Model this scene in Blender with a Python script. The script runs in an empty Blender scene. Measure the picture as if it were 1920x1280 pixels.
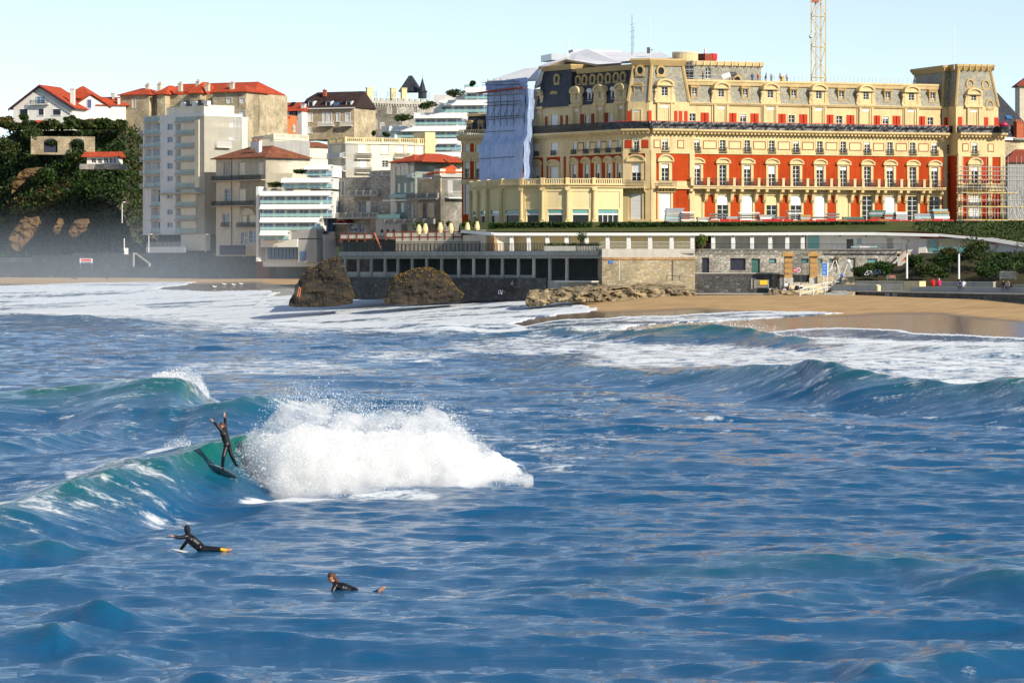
import bpy, bmesh, math, random
import numpy as np
from mathutils import Vector, Matrix
R = math.radians
random.seed(7); rng = np.random.default_rng(11)
S = bpy.context.scene
COL = S.collection

# ------------------------------------------------------------------ camera, sky, sun, exposure
FPX, HC, HZ = 6000.0, 8.4, 493.0          # focal length in photo pixels, eye height, horizon row
cd = bpy.data.cameras.new('camera'); cam = bpy.data.objects.new('camera', cd); COL.objects.link(cam)
cam.location = (0, 0, HC); cam.rotation_euler = (R(90), 0, 0)
cd.sensor_width = 36; cd.lens = FPX / 1920 * 36; cd.shift_y = -(640 - HZ) / 1920
cd.clip_start = 1; cd.clip_end = 9000
S.camera = cam
SUN_AZ, SUN_EL = 45.0, 29.0               # degrees to the right of straight behind the camera, height
sun_dir = Vector((math.sin(R(SUN_AZ)) * math.cos(R(SUN_EL)), -math.cos(R(SUN_AZ)) * math.cos(R(SUN_EL)), math.sin(R(SUN_EL))))
W = bpy.data.worlds.new('World'); S.world = W; W.use_nodes = True
wn = W.node_tree.nodes; wl = W.node_tree.links
sky = wn.new('ShaderNodeTexSky'); sky.sky_type = 'NISHITA'; sky.sun_disc = False
sky.sun_elevation = R(SUN_EL); sky.sun_rotation = R(180 - SUN_AZ)
sky.altitude = 0; sky.air_density = 0.7; sky.dust_density = 0.0; sky.ozone_density = 2.0
bg = wn['Background']; bg.inputs["Strength"].default_value = 0.105
hsv = wn.new("ShaderNodeHueSaturation"); hsv.inputs["Saturation"].default_value = 0.75; wl.new(sky.outputs[0], hsv.inputs["Color"]); wl.new(hsv.outputs[0], bg.inputs["Color"])   # whole sky desaturated to suggest a thin pale veil
sl = bpy.data.lights.new('sun', 'SUN'); so = bpy.data.objects.new('sun', sl); COL.objects.link(so)
sl.energy = 4.1; sl.angle = R(0.5); sl.color = (1.0, 0.90, 0.74)
so.rotation_euler = sun_dir.to_track_quat('Z', 'Y').to_euler(); so.location = (200, -100, 200)
S.view_settings.view_transform = 'Standard'; S.view_settings.look = 'None'
S.view_settings.exposure = 0.42; S.view_settings.gamma = 1.0; S.view_settings.use_curve_mapping = False
S.cycles.max_bounces = 18; S.cycles.diffuse_bounces = 3; S.cycles.glossy_bounces = 3
S.cycles.transmission_bounces = 4; S.cycles.transparent_max_bounces = 6; S.cycles.caustics_reflective = False
S.cycles.use_denoising = True

# ------------------------------------------------------------------ helpers
def P(px, py, Y): return Vector(((px - 960) * Y / FPX, Y, HC - (py - HZ) * Y / FPX))
def G(px, py, z=0.0): return P(px, py, (HC - z) * FPX / (py - HZ))
def tag(o, label=None, cat=None, group=None, kind=None):
    if label: o['label'] = label
    if cat: o['category'] = cat
    if group: o['group'] = group
    if kind: o['kind'] = kind
    return o
def empty(name, loc, label=None, cat=None, group=None):
    o = bpy.data.objects.new(name, None); COL.objects.link(o); o.location = loc
    o.empty_display_size = 0.5
    return tag(o, label, cat, group)
def newobj(name, me, parent=None):
    o = bpy.data.objects.new(name, me); COL.objects.link(o)
    if parent: o.parent = parent
    return o
WL = {}
def wloc(o):
    v = Vector(o.location)
    while o.parent: o = o.parent; v += Vector(o.location)
    return v
class Face:
    """a vertical plane in plan: from photo column a at depth Ya to column b at depth Yb; u runs left to right, d into the building"""
    def __init__(s, a, Ya, b, Yb):
        A = P(a, HZ, Ya); B = P(b, HZ, Yb)
        s.A = Vector((A.x, A.y)); d = Vector((B.x, B.y)) - s.A; s.L = d.length; s.t = d.normalized()
        s.n = Vector((-s.t.y, s.t.x))
    def u(s, px):
        k = (px - 960) / FPX     # X = k*Y : A.x+u t.x = k(A.y+u t.y)
        return (k * s.A.y - s.A.x) / (s.t.x - k * s.t.y)
    def Y(s, px): return s.A.y + s.u(px) * s.t.y
    def z(s, py, px): return HC - (py - HZ) * s.Y(px) / FPX
    def w(s, u, d, z): return Vector((s.A.x + u * s.t.x + d * s.n.x, s.A.y + u * s.t.y + d * s.n.y, z))
    def shift(s, d):
        f = Face.__new__(Face); f.A = s.A + s.n * d; f.t = s.t; f.n = s.n; f.L = s.L; return f
class WFace(Face):
    def __init__(s, A, B):
        s.A = Vector(A); d = Vector(B) - s.A; s.L = d.length; s.t = d.normalized(); s.n = Vector((-s.t.y, s.t.x))
FW = WFace((0, 0), (1, 0))    # the world's own axes
class MB:
    def __init__(s): s.v = []; s.f = []
    def add(s, vs, fs):
        b = len(s.v); s.v += [tuple(v) for v in vs]; s.f += [tuple(i + b for i in f) for f in fs]; return s
    def box(s, F, u0, u1, d0, d1, z0, z1):
        vs = [F.w(u, d, z) for z in (z0, z1) for d in (d0, d1) for u in (u0, u1)]
        return s.add(vs, [(0, 2, 3, 1), (4, 5, 7, 6), (0, 1, 5, 4), (2, 6, 7, 3), (0, 4, 6, 2), (1, 3, 7, 5)])
    def quad(s, a, b, c, d): return s.add([a, b, c, d], [(0, 1, 2, 3)])
    def prism(s, F, pts, d0, d1):      # outline in (u,z), clockwise or not, extruded in depth
        n = len(pts)
        vs = [F.w(u, d0, z) for u, z in pts] + [F.w(u, d1, z) for u, z in pts]
        return s.add(vs, [tuple(range(n)), tuple(range(2 * n - 1, n - 1, -1))] + [(i, i + n, (i + 1) % n + n, (i + 1) % n) for i in range(n)])
    def slab(s, pts, z0, z1):          # outline in plan
        n = len(pts)
        vs = [(x, y, z0) for x, y in pts] + [(x, y, z1) for x, y in pts]
        return s.add(vs, [tuple(range(n - 1, -1, -1)), tuple(range(n, 2 * n))] + [(i, (i + 1) % n, (i + 1) % n + n, i + n) for i in range(n)])
    def tube(s, a, b, r0, r1=None, n=6):
        r1 = r0 if r1 is None else r1
        a = Vector(a); b = Vector(b); t = (b - a)
        if t.length < 1e-6: return s
        t.normalize(); x = t.orthogonal().normalized(); y = t.cross(x)
        vs = []
        for c, r in ((a, r0), (b, r1)):
            vs += [c + (x * math.cos(2 * math.pi * i / n) + y * math.sin(2 * math.pi * i / n)) * r for i in range(n)]
        return s.add(vs, [(i, (i + 1) % n, (i + 1) % n + n, i + n) for i in range(n)] + [tuple(range(n - 1, -1, -1)), tuple(range(n, 2 * n))])
    def lathe(s, c, prof, n=10):       # prof (r,z) from the bottom up
        c = Vector(c); m = len(prof)
        vs = [c + Vector((r * math.cos(2 * math.pi * i / n), r * math.sin(2 * math.pi * i / n), z)) for r, z in prof for i in range(n)]
        fs = [(k * n + i, k * n + (i + 1) % n, (k + 1) * n + (i + 1) % n, (k + 1) * n + i) for k in range(m - 1) for i in range(n)]
        return s.add(vs, fs + [tuple(range(n - 1, -1, -1)), tuple(range((m - 1) * n, m * n))])
    def ball(s, c, rx, ry=None, rz=None, n=8, m=6):
        ry = rx if ry is None else ry; rz = rx if rz is None else rz
        c = Vector(c); vs = [c + Vector((0, 0, -rz))]
        for k in range(1, m):
            th = -math.pi / 2 + math.pi * k / m
            vs += [c + Vector((rx * math.cos(th) * math.cos(2 * math.pi * i / n), ry * math.cos(th) * math.sin(2 * math.pi * i / n), rz * math.sin(th))) for i in range(n)]
        vs.append(c + Vector((0, 0, rz)))
        fs = [(0, 1 + (i + 1) % n, 1 + i) for i in range(n)]
        for k in range(m - 2):
            o = 1 + k * n
            fs += [(o + i, o + (i + 1) % n, o + n + (i + 1) % n, o + n + i) for i in range(n)]
        o = 1 + (m - 2) * n; t = len(vs) - 1
        return s.add(vs, fs + [(o + i, o + (i + 1) % n, t) for i in range(n)])
    def build(s, name, mat, parent=None, smooth=False, world=False):
        if not s.v: return None
        off = wloc(parent) if (parent and not world) else Vector((0, 0, 0))
        me = bpy.data.meshes.new(name)
        me.from_pydata([(x - off.x, y - off.y, z - off.z) for x, y, z in s.v], [], s.f)
        me.materials.append(MATS[mat] if isinstance(mat, str) else mat)
        if smooth: me.polygons.foreach_set('use_smooth', [True] * len(me.polygons))
        return newobj(name, me, parent)
def npmesh(name, co, tri, mat, parent=None, quads=False, smooth=False):
    me = bpy.data.meshes.new(name); k = 4 if quads else 3
    me.vertices.add(len(co)); me.vertices.foreach_set('co', np.ascontiguousarray(co, dtype=np.float32).ravel())
    n = len(tri); me.loops.add(n * k); me.loops.foreach_set('vertex_index', np.ascontiguousarray(tri, dtype=np.int32).ravel())
    me.polygons.add(n); me.polygons.foreach_set('loop_start', np.arange(0, n * k, k, dtype=np.int32))
    me.polygons.foreach_set('loop_total', np.full(n, k, dtype=np.int32))
    if smooth: me.polygons.foreach_set('use_smooth', np.ones(n, dtype=bool))
    me.update(calc_edges=True); me.validate()
    me.materials.append(MATS[mat] if isinstance(mat, str) else mat)
    return newobj(name, me, parent)
def fattr(o, name, vals):
    a = o.data.attributes.new(name, 'FLOAT', 'POINT'); a.data.foreach_set('value', np.ascontiguousarray(vals, dtype=np.float32).ravel())

# numpy noise
def _h(ix, iy, iz, seed):
    n = (ix * 374761393 + iy * 668265263 + iz * 2147483647 + seed * 144665) & 0x7fffffff
    n = ((n ^ (n >> 13)) * 1274126177) & 0x7fffffff
    return ((n ^ (n >> 16)) & 0xffff) / 65535.0
def vnoise(x, y, z=None, seed=0):
    z = np.zeros_like(x) if z is None else z
    xi = np.floor(x).astype(np.int64); yi = np.floor(y).astype(np.int64); zi = np.floor(z).astype(np.int64)
    fx = x - xi; fy = y - yi; fz = z - zi
    fx = fx * fx * (3 - 2 * fx); fy = fy * fy * (3 - 2 * fy); fz = fz * fz * (3 - 2 * fz)
    def L(a, b, t): return a + (b - a) * t
    two = np.any(fz > 0)
    lo = L(L(_h(xi, yi, zi, seed), _h(xi + 1, yi, zi, seed), fx), L(_h(xi, yi + 1, zi, seed), _h(xi + 1, yi + 1, zi, seed), fx), fy)
    if not two: return lo
    hi = L(L(_h(xi, yi, zi + 1, seed), _h(xi + 1, yi, zi + 1, seed), fx), L(_h(xi, yi + 1, zi + 1, seed), _h(xi + 1, yi + 1, zi + 1, seed), fx), fy)
    return L(lo, hi, fz)
def fbm(x, y, z=None, o=4, seed=0):
    s = 0; a = 0.5; t = 0
    for i in range(o):
        f = 2.03 ** i
        s = s + a * vnoise(x * f + 17.3 * i, y * f - 9.1 * i, None if z is None else z * f + 5.7 * i, seed + i); t += a; a *= 0.5
    return s / t
def sst(a, b, x): t = np.clip((x - a) / (b - a), 0, 1); return t * t * (3 - 2 * t)

# ------------------------------------------------------------------ materials
MATS = {}
def nodes(name):
    m = bpy.data.materials.new(name); m.use_nodes = True; MATS[name] = m
    return m, m.node_tree.nodes, m.node_tree.links, m.node_tree.nodes['Principled BSDF']
def rgba(c): return (c[0], c[1], c[2], 1)
def mat(name, col, rough=0.75, var=0.12, scale=0.8, fine=9.0, bump=0.0, metal=0.0, stain=0.0, spec=0.4, alpha=1.0):
    """paint or render with blotches, grain, and (stain) streaks that run down it"""
    if name in MATS: return MATS[name]
    m, n, l, b = nodes(name)
    g = n.new('ShaderNodeNewGeometry')
    t1 = n.new('ShaderNodeTexNoise'); t1.inputs['Scale'].default_value = scale; t1.inputs['Detail'].default_value = 5
    l.new(g.outputs['Position'], t1.inputs['Vector'])
    t2 = n.new('ShaderNodeTexNoise'); t2.inputs['Scale'].default_value = fine; t2.inputs['Detail'].default_value = 3
    l.new(g.outputs['Position'], t2.inputs['Vector'])
    ad = n.new('ShaderNodeMath'); ad.operation = 'ADD'; l.new(t1.outputs['Fac'], ad.inputs[0]); l.new(t2.outputs['Fac'], ad.inputs[1])
    src = ad.outputs[0]
    if stain:
        mp = n.new('ShaderNodeMapping'); mp.inputs['Scale'].default_value = (1.6, 1.6, 0.12); l.new(g.outputs['Position'], mp.inputs['Vector'])
        t3 = n.new('ShaderNodeTexNoise'); t3.inputs['Scale'].default_value = 1.0; t3.inputs['Detail'].default_value = 4; l.new(mp.outputs[0], t3.inputs['Vector'])
    r = n.new('ShaderNodeMapRange'); r.inputs['From Min'].default_value = 0.6; r.inputs['From Max'].default_value = 1.4
    r.inputs['To Min'].default_value = 1 - var; r.inputs['To Max'].default_value = 1 + var; l.new(src, r.inputs['Value'])
    mx = n.new('ShaderNodeMix'); mx.data_type = 'RGBA'; mx.blend_type = 'MULTIPLY'; mx.inputs['Factor'].default_value = 1
    mx.inputs['A'].default_value = rgba(col); l.new(r.outputs[0], mx.inputs['B'])
    out = mx.outputs['Result']
    if stain:
        r2 = n.new('ShaderNodeMapRange'); r2.inputs['From Min'].default_value = 0.52; r2.inputs['From Max'].default_value = 0.72
        r2.inputs['To Max'].default_value = stain; l.new(t3.outputs['Fac'], r2.inputs['Value'])
        m2 = n.new('ShaderNodeMix'); m2.data_type = 'RGBA'; l.new(r2.outputs[0], m2.inputs['Factor']); l.new(out, m2.inputs['A'])
        m2.inputs['B'].default_value = (col[0] * .35, col[1] * .35, col[2] * .36, 1); out = m2.outputs['Result']
    l.new(out, b.inputs['Base Color'])
    b.inputs['Roughness'].default_value = rough; b.inputs['Metallic'].default_value = metal; b.inputs['Specular IOR Level'].default_value = spec
    if alpha < 1: b.inputs['Alpha'].default_value = alpha
    if bump:
        bp = n.new('ShaderNodeBump'); bp.inputs['Strength'].default_value = bump; bp.inputs['Distance'].default_value = 0.08
        l.new(ad.outputs[0], bp.inputs['Height']); l.new(bp.outputs[0], b.inputs['Normal'])
    return m
def stone(name, cols, mortar, size=0.45, rough=0.9, bump=0.5, flat=1.5):
    """coursed rubble: cells of several stone colours with sunk joints; cells are taller than wide by 1/flat"""
    if name in MATS: return MATS[name]
    m, n, l, b = nodes(name)
    g = n.new('ShaderNodeNewGeometry')
    mp = n.new('ShaderNodeMapping'); k = 1 / size; mp.inputs['Scale'].default_value = (k, k, k * flat); l.new(g.outputs['Position'], mp.inputs['Vector'])
    v = n.new('ShaderNodeTexVoronoi'); v.inputs['Scale'].default_value = 1; v.inputs['Randomness'].default_value = 0.85; l.new(mp.outputs[0], v.inputs['Vector'])
    e = n.new('ShaderNodeTexVoronoi'); e.feature = 'DISTANCE_TO_EDGE'; e.inputs['Scale'].default_value = 1; e.inputs['Randomness'].default_value = 0.85; l.new(mp.outputs[0], e.inputs['Vector'])
    sp = n.new('ShaderNodeSeparateColor'); l.new(v.outputs['Color'], sp.inputs[0])
    cr = n.new('ShaderNodeValToRGB'); cr.color_ramp.interpolation = 'LINEAR'
    el = cr.color_ramp.elements
    while len(el) < len(cols): el.new(0.5)
    for i, c in enumerate(cols): el[i].position = i / (len(cols) - 1); el[i].color = rgba(c)
    l.new(sp.outputs[0], cr.inputs[0])
    r = n.new('ShaderNodeMapRange'); r.inputs['From Min'].default_value = 0.02; r.inputs['From Max'].default_value = 0.10; l.new(e.outputs['Distance'], r.inputs['Value'])
    mx = n.new('ShaderNodeMix'); mx.data_type = 'RGBA'; l.new(r.outputs[0], mx.inputs['Factor']); mx.inputs['A'].default_value = rgba(mortar); l.new(cr.outputs[0], mx.inputs['B'])
    t = n.new('ShaderNodeTexNoise'); t.inputs['Scale'].default_value = 0.35; t.inputs['Detail'].default_value = 6; l.new(g.outputs['Position'], t.inputs['Vector'])
    r3 = n.new('ShaderNodeMapRange'); r3.inputs['From Min'].default_value = 0.35; r3.inputs['From Max'].default_value = 0.65; r3.inputs['To Min'].default_value = 0.7; r3.inputs['To Max'].default_value = 1.15; l.new(t.outputs['Fac'], r3.inputs['Value'])
    m2 = n.new('ShaderNodeMix'); m2.data_type = 'RGBA'; m2.blend_type = 'MULTIPLY'; m2.inputs['Factor'].default_value = 1; l.new(mx.outputs['Result'], m2.inputs['A']); l.new(r3.outputs[0], m2.inputs['B'])
    l.new(m2.outputs['Result'], b.inputs['Base Color']); b.inputs['Roughness'].default_value = rough; b.inputs['Specular IOR Level'].default_value = 0.25
    bp = n.new('ShaderNodeBump'); bp.inputs['Strength'].default_value = bump; bp.inputs['Distance'].default_value = 0.06; l.new(r.outputs[0], bp.inputs['Height']); l.new(bp.outputs[0], b.inputs['Normal'])
    return m
def courses(name, col, dark, pitch=0.3, rough=0.8, var=0.25, bump=0.6, axis='z'):
    """tiles or slates: rows that step down a roof, every piece a little different"""
    if name in MATS: return MATS[name]
    m, n, l, b = nodes(name)
    g = n.new('ShaderNodeNewGeometry')
    mp = n.new('ShaderNodeMapping'); k = 1 / pitch; mp.inputs['Scale'].default_value = (k, k, k * 1.0); l.new(g.outputs['Position'], mp.inputs['Vector'])
    br = n.new('ShaderNodeTexVoronoi'); br.inputs['Scale'].default_value = 1; br.inputs['Randomness'].default_value = 0.5; l.new(mp.outputs[0], br.inputs['Vector'])
    wv = n.new('ShaderNodeTexWave'); wv.wave_type = 'BANDS'; wv.bands_direction = 'Z'; wv.wave_profile = 'SAW'; wv.inputs['Scale'].default_value = k * 0.5; wv.inputs['Distortion'].default_value = 0.4
    l.new(g.outputs['Position'], wv.inputs['Vector'])
    sp = n.new('ShaderNodeSeparateColor'); l.new(br.outputs['Color'], sp.inputs[0])
    t = n.new('ShaderNodeTexNoise'); t.inputs['Scale'].default_value = 0.5; t.inputs['Detail'].default_value = 5; l.new(g.outputs['Position'], t.inputs['Vector'])
    ad = n.new('ShaderNodeMath'); ad.operation = 'MULTIPLY_ADD'; ad.inputs[1].default_value = 0.6; l.new(sp.outputs[0], ad.inputs[0]); l.new(t.outputs['Fac'], ad.inputs[2])
    r = n.new('ShaderNodeMapRange'); r.inputs['From Min'].default_value = 0.4; r.inputs['From Max'].default_value = 1.2; l.new(ad.outputs[0], r.inputs['Value'])
    mx = n.new('ShaderNodeMix'); mx.data_type = 'RGBA'; l.new(r.outputs[0], mx.inputs['Factor']); mx.inputs['A'].default_value = rgba(dark); mx.inputs['B'].default_value = rgba(col)
    l.new(mx.outputs['Result'], b.inputs['Base Color']); b.inputs['Roughness'].default_value = rough; b.inputs['Specular IOR Level'].default_value = 0.3
    bp = n.new('ShaderNodeBump'); bp.inputs['Strength'].default_value = bump; bp.inputs['Distance'].default_value = 0.05; l.new(wv.outputs['Fac'], bp.inputs['Height']); l.new(bp.outputs[0], b.inputs['Normal'])
    return m
def leafmat(name, c1, c2, rough=0.6):
    if name in MATS: return MATS[name]
    m, n, l, b = nodes(name)
    g = n.new('ShaderNodeNewGeometry')
    t = n.new('ShaderNodeTexNoise'); t.inputs['Scale'].default_value = 0.45; t.inputs['Detail'].default_value = 5; l.new(g.outputs['Position'], t.inputs['Vector'])
    ad = n.new('ShaderNodeMath'); ad.operation = 'MULTIPLY_ADD'; ad.inputs[1].default_value = 0.35; l.new(g.outputs['Random Per Island'], ad.inputs[0]); l.new(t.outputs['Fac'], ad.inputs[2])
    r = n.new('ShaderNodeMapRange'); r.inputs['From Min'].default_value = 0.5; r.inputs['From Max'].default_value = 0.85; l.new(ad.outputs[0], r.inputs['Value'])
    mx = n.new('ShaderNodeMix'); mx.data_type = 'RGBA'; l.new(r.outputs[0], mx.inputs['Factor']); mx.inputs['A'].default_value = rgba(c1); mx.inputs['B'].default_value = rgba(c2)
    l.new(mx.outputs['Result'], b.inputs['Base Color']); b.inputs['Roughness'].default_value = rough; b.inputs['Specular IOR Level'].default_value = 0.25
    return m
# ------------------------------------------------------------------ shore, sand, sea
SHORE = np.array([(-190, 640), (-90, 556), (-55, 500), (-28, 432), (-12, 398), (3, 383), (25.5, 362), (52, 334), (76, 312), (110, 285)], float)
def polydist(X, Y, pts):
    """nearest distance, signed by side (positive left of the direction of travel), and the running parameter"""
    best = np.full(X.shape, 1e9); sgn = np.ones(X.shape); par = np.zeros(X.shape)
    for i in range(len(pts) - 1):
        ax, ay = pts[i][:2]; bx, by = pts[i + 1][:2]; dx, dy = bx - ax, by - ay; L2 = dx * dx + dy * dy
        t = np.clip(((X - ax) * dx + (Y - ay) * dy) / L2, 0, 1)
        ex = X - ax - t * dx; ey = Y - ay - t * dy; d = np.hypot(ex, ey); m = d < best
        best = np.where(m, d, best); sgn = np.where(m, np.sign(dx * ey - dy * ex), sgn); par = np.where(m, i + t, par)
    return best, sgn, par
def sandz(X, Y):
    d, s, _ = polydist(X, Y, SHORE); d = d * s
    z = np.where(d > 0, 0.10 * d, 0.05 * d)
    z = np.where(z > 4.0, 4.0 + (z - 4.0) * 0.15, z)
    return np.maximum(z, -2.5) + 0.10 * (fbm(X * 0.06, Y * 0.06, seed=3) - .5)
def proj(X, Y, Z): return 960 + X / Y * FPX, HZ + (HC - Z) / Y * FPX
def sandpt(px, py):
    """where a photo ray meets the sand"""
    lo, hi = 250.0, 900.0
    Ys = np.linspace(lo, hi, 1400); X = (px - 960) / FPX * Ys; Z = HC - (py - HZ) / FPX * Ys
    k = np.argmax(Z < sandz(X, Ys)); return (X[k], Ys[k])
def inpoly(X, Y, poly):
    r = np.zeros(X.shape, bool); n = len(poly)
    for i in range(n):
        x0, y0 = poly[i]; x1, y1 = poly[(i + 1) % n]
        c = ((y0 > Y) != (y1 > Y)) & (X < (x1 - x0) * (Y - y0) / (y1 - y0 + 1e-12) + x0); r ^= c
    return r

def sea_material():
    m, n, l, b = nodes('sea_water')
    g = n.new('ShaderNodeNewGeometry')
    def attr(k):
        a = n.new('ShaderNodeAttribute'); a.attribute_name = k; return a.outputs['Fac']
    def noise(scale, detail, sc, rough=0.55):
        mp = n.new('ShaderNodeMapping'); mp.inputs['Scale'].default_value = sc; mp.inputs['Rotation'].default_value = (0, 0, R(12)); l.new(g.outputs['Position'], mp.inputs['Vector'])
        t = n.new('ShaderNodeTexNoise'); t.inputs['Scale'].default_value = scale; t.inputs['Detail'].default_value = detail; t.inputs['Roughness'].default_value = rough
        l.new(mp.outputs[0], t.inputs['Vector']); return t.outputs['Fac']
    def math2(op, a, bb, c=None):
        k = n.new('ShaderNodeMath'); k.operation = op
        for i, x in enumerate((a, bb, c)):
            if x is None: continue
            if isinstance(x, (int, float)): k.inputs[i].default_value = x
            else: l.new(x, k.inputs[i])
        return k.outputs[0]
    # ripples too small for the mesh
    n1 = noise(2.6, 7, (0.50, 1.30, 1), 0.70); n2 = noise(0.55, 3, (0.40, 1.35, 1), 0.5)
    h = math2('ADD', math2('MULTIPLY', n1, 0.056), math2('MULTIPLY', n2, 0.15))
    bp = n.new('ShaderNodeBump'); bp.inputs['Strength'].default_value = 1.0; bp.inputs['Distance'].default_value = 1.0
    l.new(h, bp.inputs['Height'])
    # water body: blue over depth, light passing through thin crests put in as a green tint
    mx = n.new('ShaderNodeMix'); mx.data_type = 'RGBA'; l.new(attr('thin'), mx.inputs['Factor'])
    mx.inputs['A'].default_value = (0.007, 0.090, 0.215, 1); mx.inputs['B'].default_value = (0.005, 0.120, 0.105, 1)
    b.inputs['Roughness'].default_value = 0.03; b.inputs['IOR'].default_value = 1.333; b.inputs['Specular IOR Level'].default_value = 0.5
    l.new(mx.outputs['Result'], b.inputs['Base Color']); l.new(bp.outputs[0], b.inputs['Normal'])
    # foam: the attribute says how much lies here, the noise breaks it into lace
    f = attr('foam')
    fa = noise(0.55, 8, (0.7, 1.0, 1.0), 0.72); fb = noise(3.2, 6, (0.7, 1.0, 1.0), 0.7)
    fn = math2('ADD', math2('MULTIPLY', fa, 0.72), math2('MULTIPLY', fb, 0.28))
    th = math2('SUBTRACT', 0.76, math2('MULTIPLY', f, 0.52))
    fm = n.new('ShaderNodeMapRange'); fm.interpolation_type = 'SMOOTHSTEP'; l.new(fn, fm.inputs['Value']); l.new(math2('SUBTRACT', th, 0.05), fm.inputs['From Min']); l.new(math2('ADD', th, 0.10), fm.inputs['From Max'])
    fo = n.new('ShaderNodeBsdfPrincipled'); fo.inputs['Base Color'].default_value = (0.80, 0.85, 0.89, 1); fo.inputs['Roughness'].default_value = 0.75; fo.inputs['Specular IOR Level'].default_value = 0.3
    fbp = n.new('ShaderNodeBump'); fbp.inputs['Strength'].default_value = 0.6; fbp.inputs['Distance'].default_value = 0.35; l.new(fn, fbp.inputs['Height']); l.new(fbp.outputs[0], fo.inputs['Normal'])
    ms = n.new('ShaderNodeMixShader'); l.new(fm.outputs[0], ms.inputs[0]); l.new(b.outputs[0], ms.inputs[1]); l.new(fo.outputs[0], ms.inputs[2])
    l.new(ms.outputs[0], n['Material Output'].inputs['Surface'])
    return m

def sand_material():
    m, n, l, b = nodes('beach_sand')
    g = n.new('ShaderNodeNewGeometry'); a = n.new('ShaderNodeAttribute'); a.attribute_name = 'wet'
    t = n.new('ShaderNodeTexNoise'); t.inputs['Scale'].default_value = 0.6; t.inputs['Detail'].default_value = 8
    mp = n.new('ShaderNodeMapping'); mp.inputs['Scale'].default_value = (0.5, 1.0, 1.0); mp.inputs['Rotation'].default_value = (0, 0, R(40)); l.new(g.outputs['Position'], mp.inputs['Vector']); l.new(mp.outputs[0], t.inputs['Vector'])
    r = n.new('ShaderNodeMapRange'); r.inputs['From Min'].default_value = 0.35; r.inputs['From Max'].default_value = 0.7; l.new(t.outputs['Fac'], r.inputs['Value'])
    c = n.new('ShaderNodeMix'); c.data_type = 'RGBA'; l.new(r.outputs[0], c.inputs['Factor']); c.inputs['A'].default_value = (0.44, 0.28, 0.12, 1); c.inputs['B'].default_value = (0.60, 0.40, 0.19, 1)
    m2 = n.new('ShaderNodeMapping'); m2.inputs['Scale'].default_value = (.05, .7, 1); m2.inputs['Rotation'].default_value = (0, 0, R(44)); l.new(g.outputs['Position'], m2.inputs['Vector']); t2 = n.new('ShaderNodeTexNoise'); t2.inputs['Scale'].default_value = 1; t2.inputs['Detail'].default_value = 7; l.new(m2.outputs[0], t2.inputs['Vector'])
    r2 = n.new('ShaderNodeMapRange'); r2.inputs['From Min'].default_value = .56; r2.inputs['From Max'].default_value = .72; r2.inputs['To Max'].default_value = .55; l.new(t2.outputs['Fac'], r2.inputs['Value'])
    k = n.new('ShaderNodeMix'); k.data_type = 'RGBA'; l.new(r2.outputs[0], k.inputs['Factor']); l.new(c.outputs['Result'], k.inputs['A']); k.inputs['B'].default_value = (0.22, 0.13, 0.055, 1); c = k   # tide lines
    w = n.new('ShaderNodeMix'); w.data_type = 'RGBA'; l.new(a.outputs['Fac'], w.inputs['Factor']); l.new(c.outputs['Result'], w.inputs['A']); w.inputs['B'].default_value = (0.15, 0.105, 0.075, 1)
    l.new(w.outputs['Result'], b.inputs['Base Color'])
    rr = n.new('ShaderNodeMapRange'); rr.inputs['To Min'].default_value = 0.9; rr.inputs['To Max'].default_value = 0.16; l.new(a.outputs['Fac'], rr.inputs['Value']); l.new(rr.outputs[0], b.inputs['Roughness'])
    bp = n.new('ShaderNodeBump'); bp.inputs['Strength'].default_value = 0.35; bp.inputs['Distance'].default_value = 0.1; l.new(t.outputs['Fac'], bp.inputs['Height']); l.new(bp.outputs[0], b.inputs['Normal'])
    return m

def gridfaces(nr, nc):
    i = np.arange(nr * nc).reshape(nr, nc)
    return np.stack([i[:-1, :-1], i[:-1, 1:], i[1:, 1:], i[1:, :-1]], -1).reshape(-1, 4)

# sand sheet
cs = np.linspace(-260, 2240, 330); Ys = np.concatenate([np.arange(285, 480, 1.0), np.arange(480, 790, 2.2)])
YY, CC = np.meshgrid(Ys, cs, indexing='ij'); XX = (CC - 960) / FPX * YY; ZZ = sandz(XX, YY)
pxs, pys = proj(XX, YY, ZZ)
wl_x = [-300, 0, 150, 300, 420, 480, 560, 1000, 1130, 1180, 1300, 1420, 1550, 1640, 1760, 1830, 1920, 2300]
wl_y = [532, 531, 532, 533, 528, 527, 538, 568, 583, 581, 577, 583, 592, 586, 585, 593, 600, 616]
edge = np.interp(pxs, wl_x, wl_y) + 3.0 * (fbm(XX * .12, YY * .12, seed=8) - .5)
wet = sst(-2.0, 5.0, pys - edge)
sand = npmesh('beach', np.stack([XX, YY, ZZ], -1).reshape(-1, 3), gridfaces(*XX.shape), sand_material(), quads=True, smooth=True)
fattr(sand, 'wet', wet); tag(sand, kind='structure')

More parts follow.
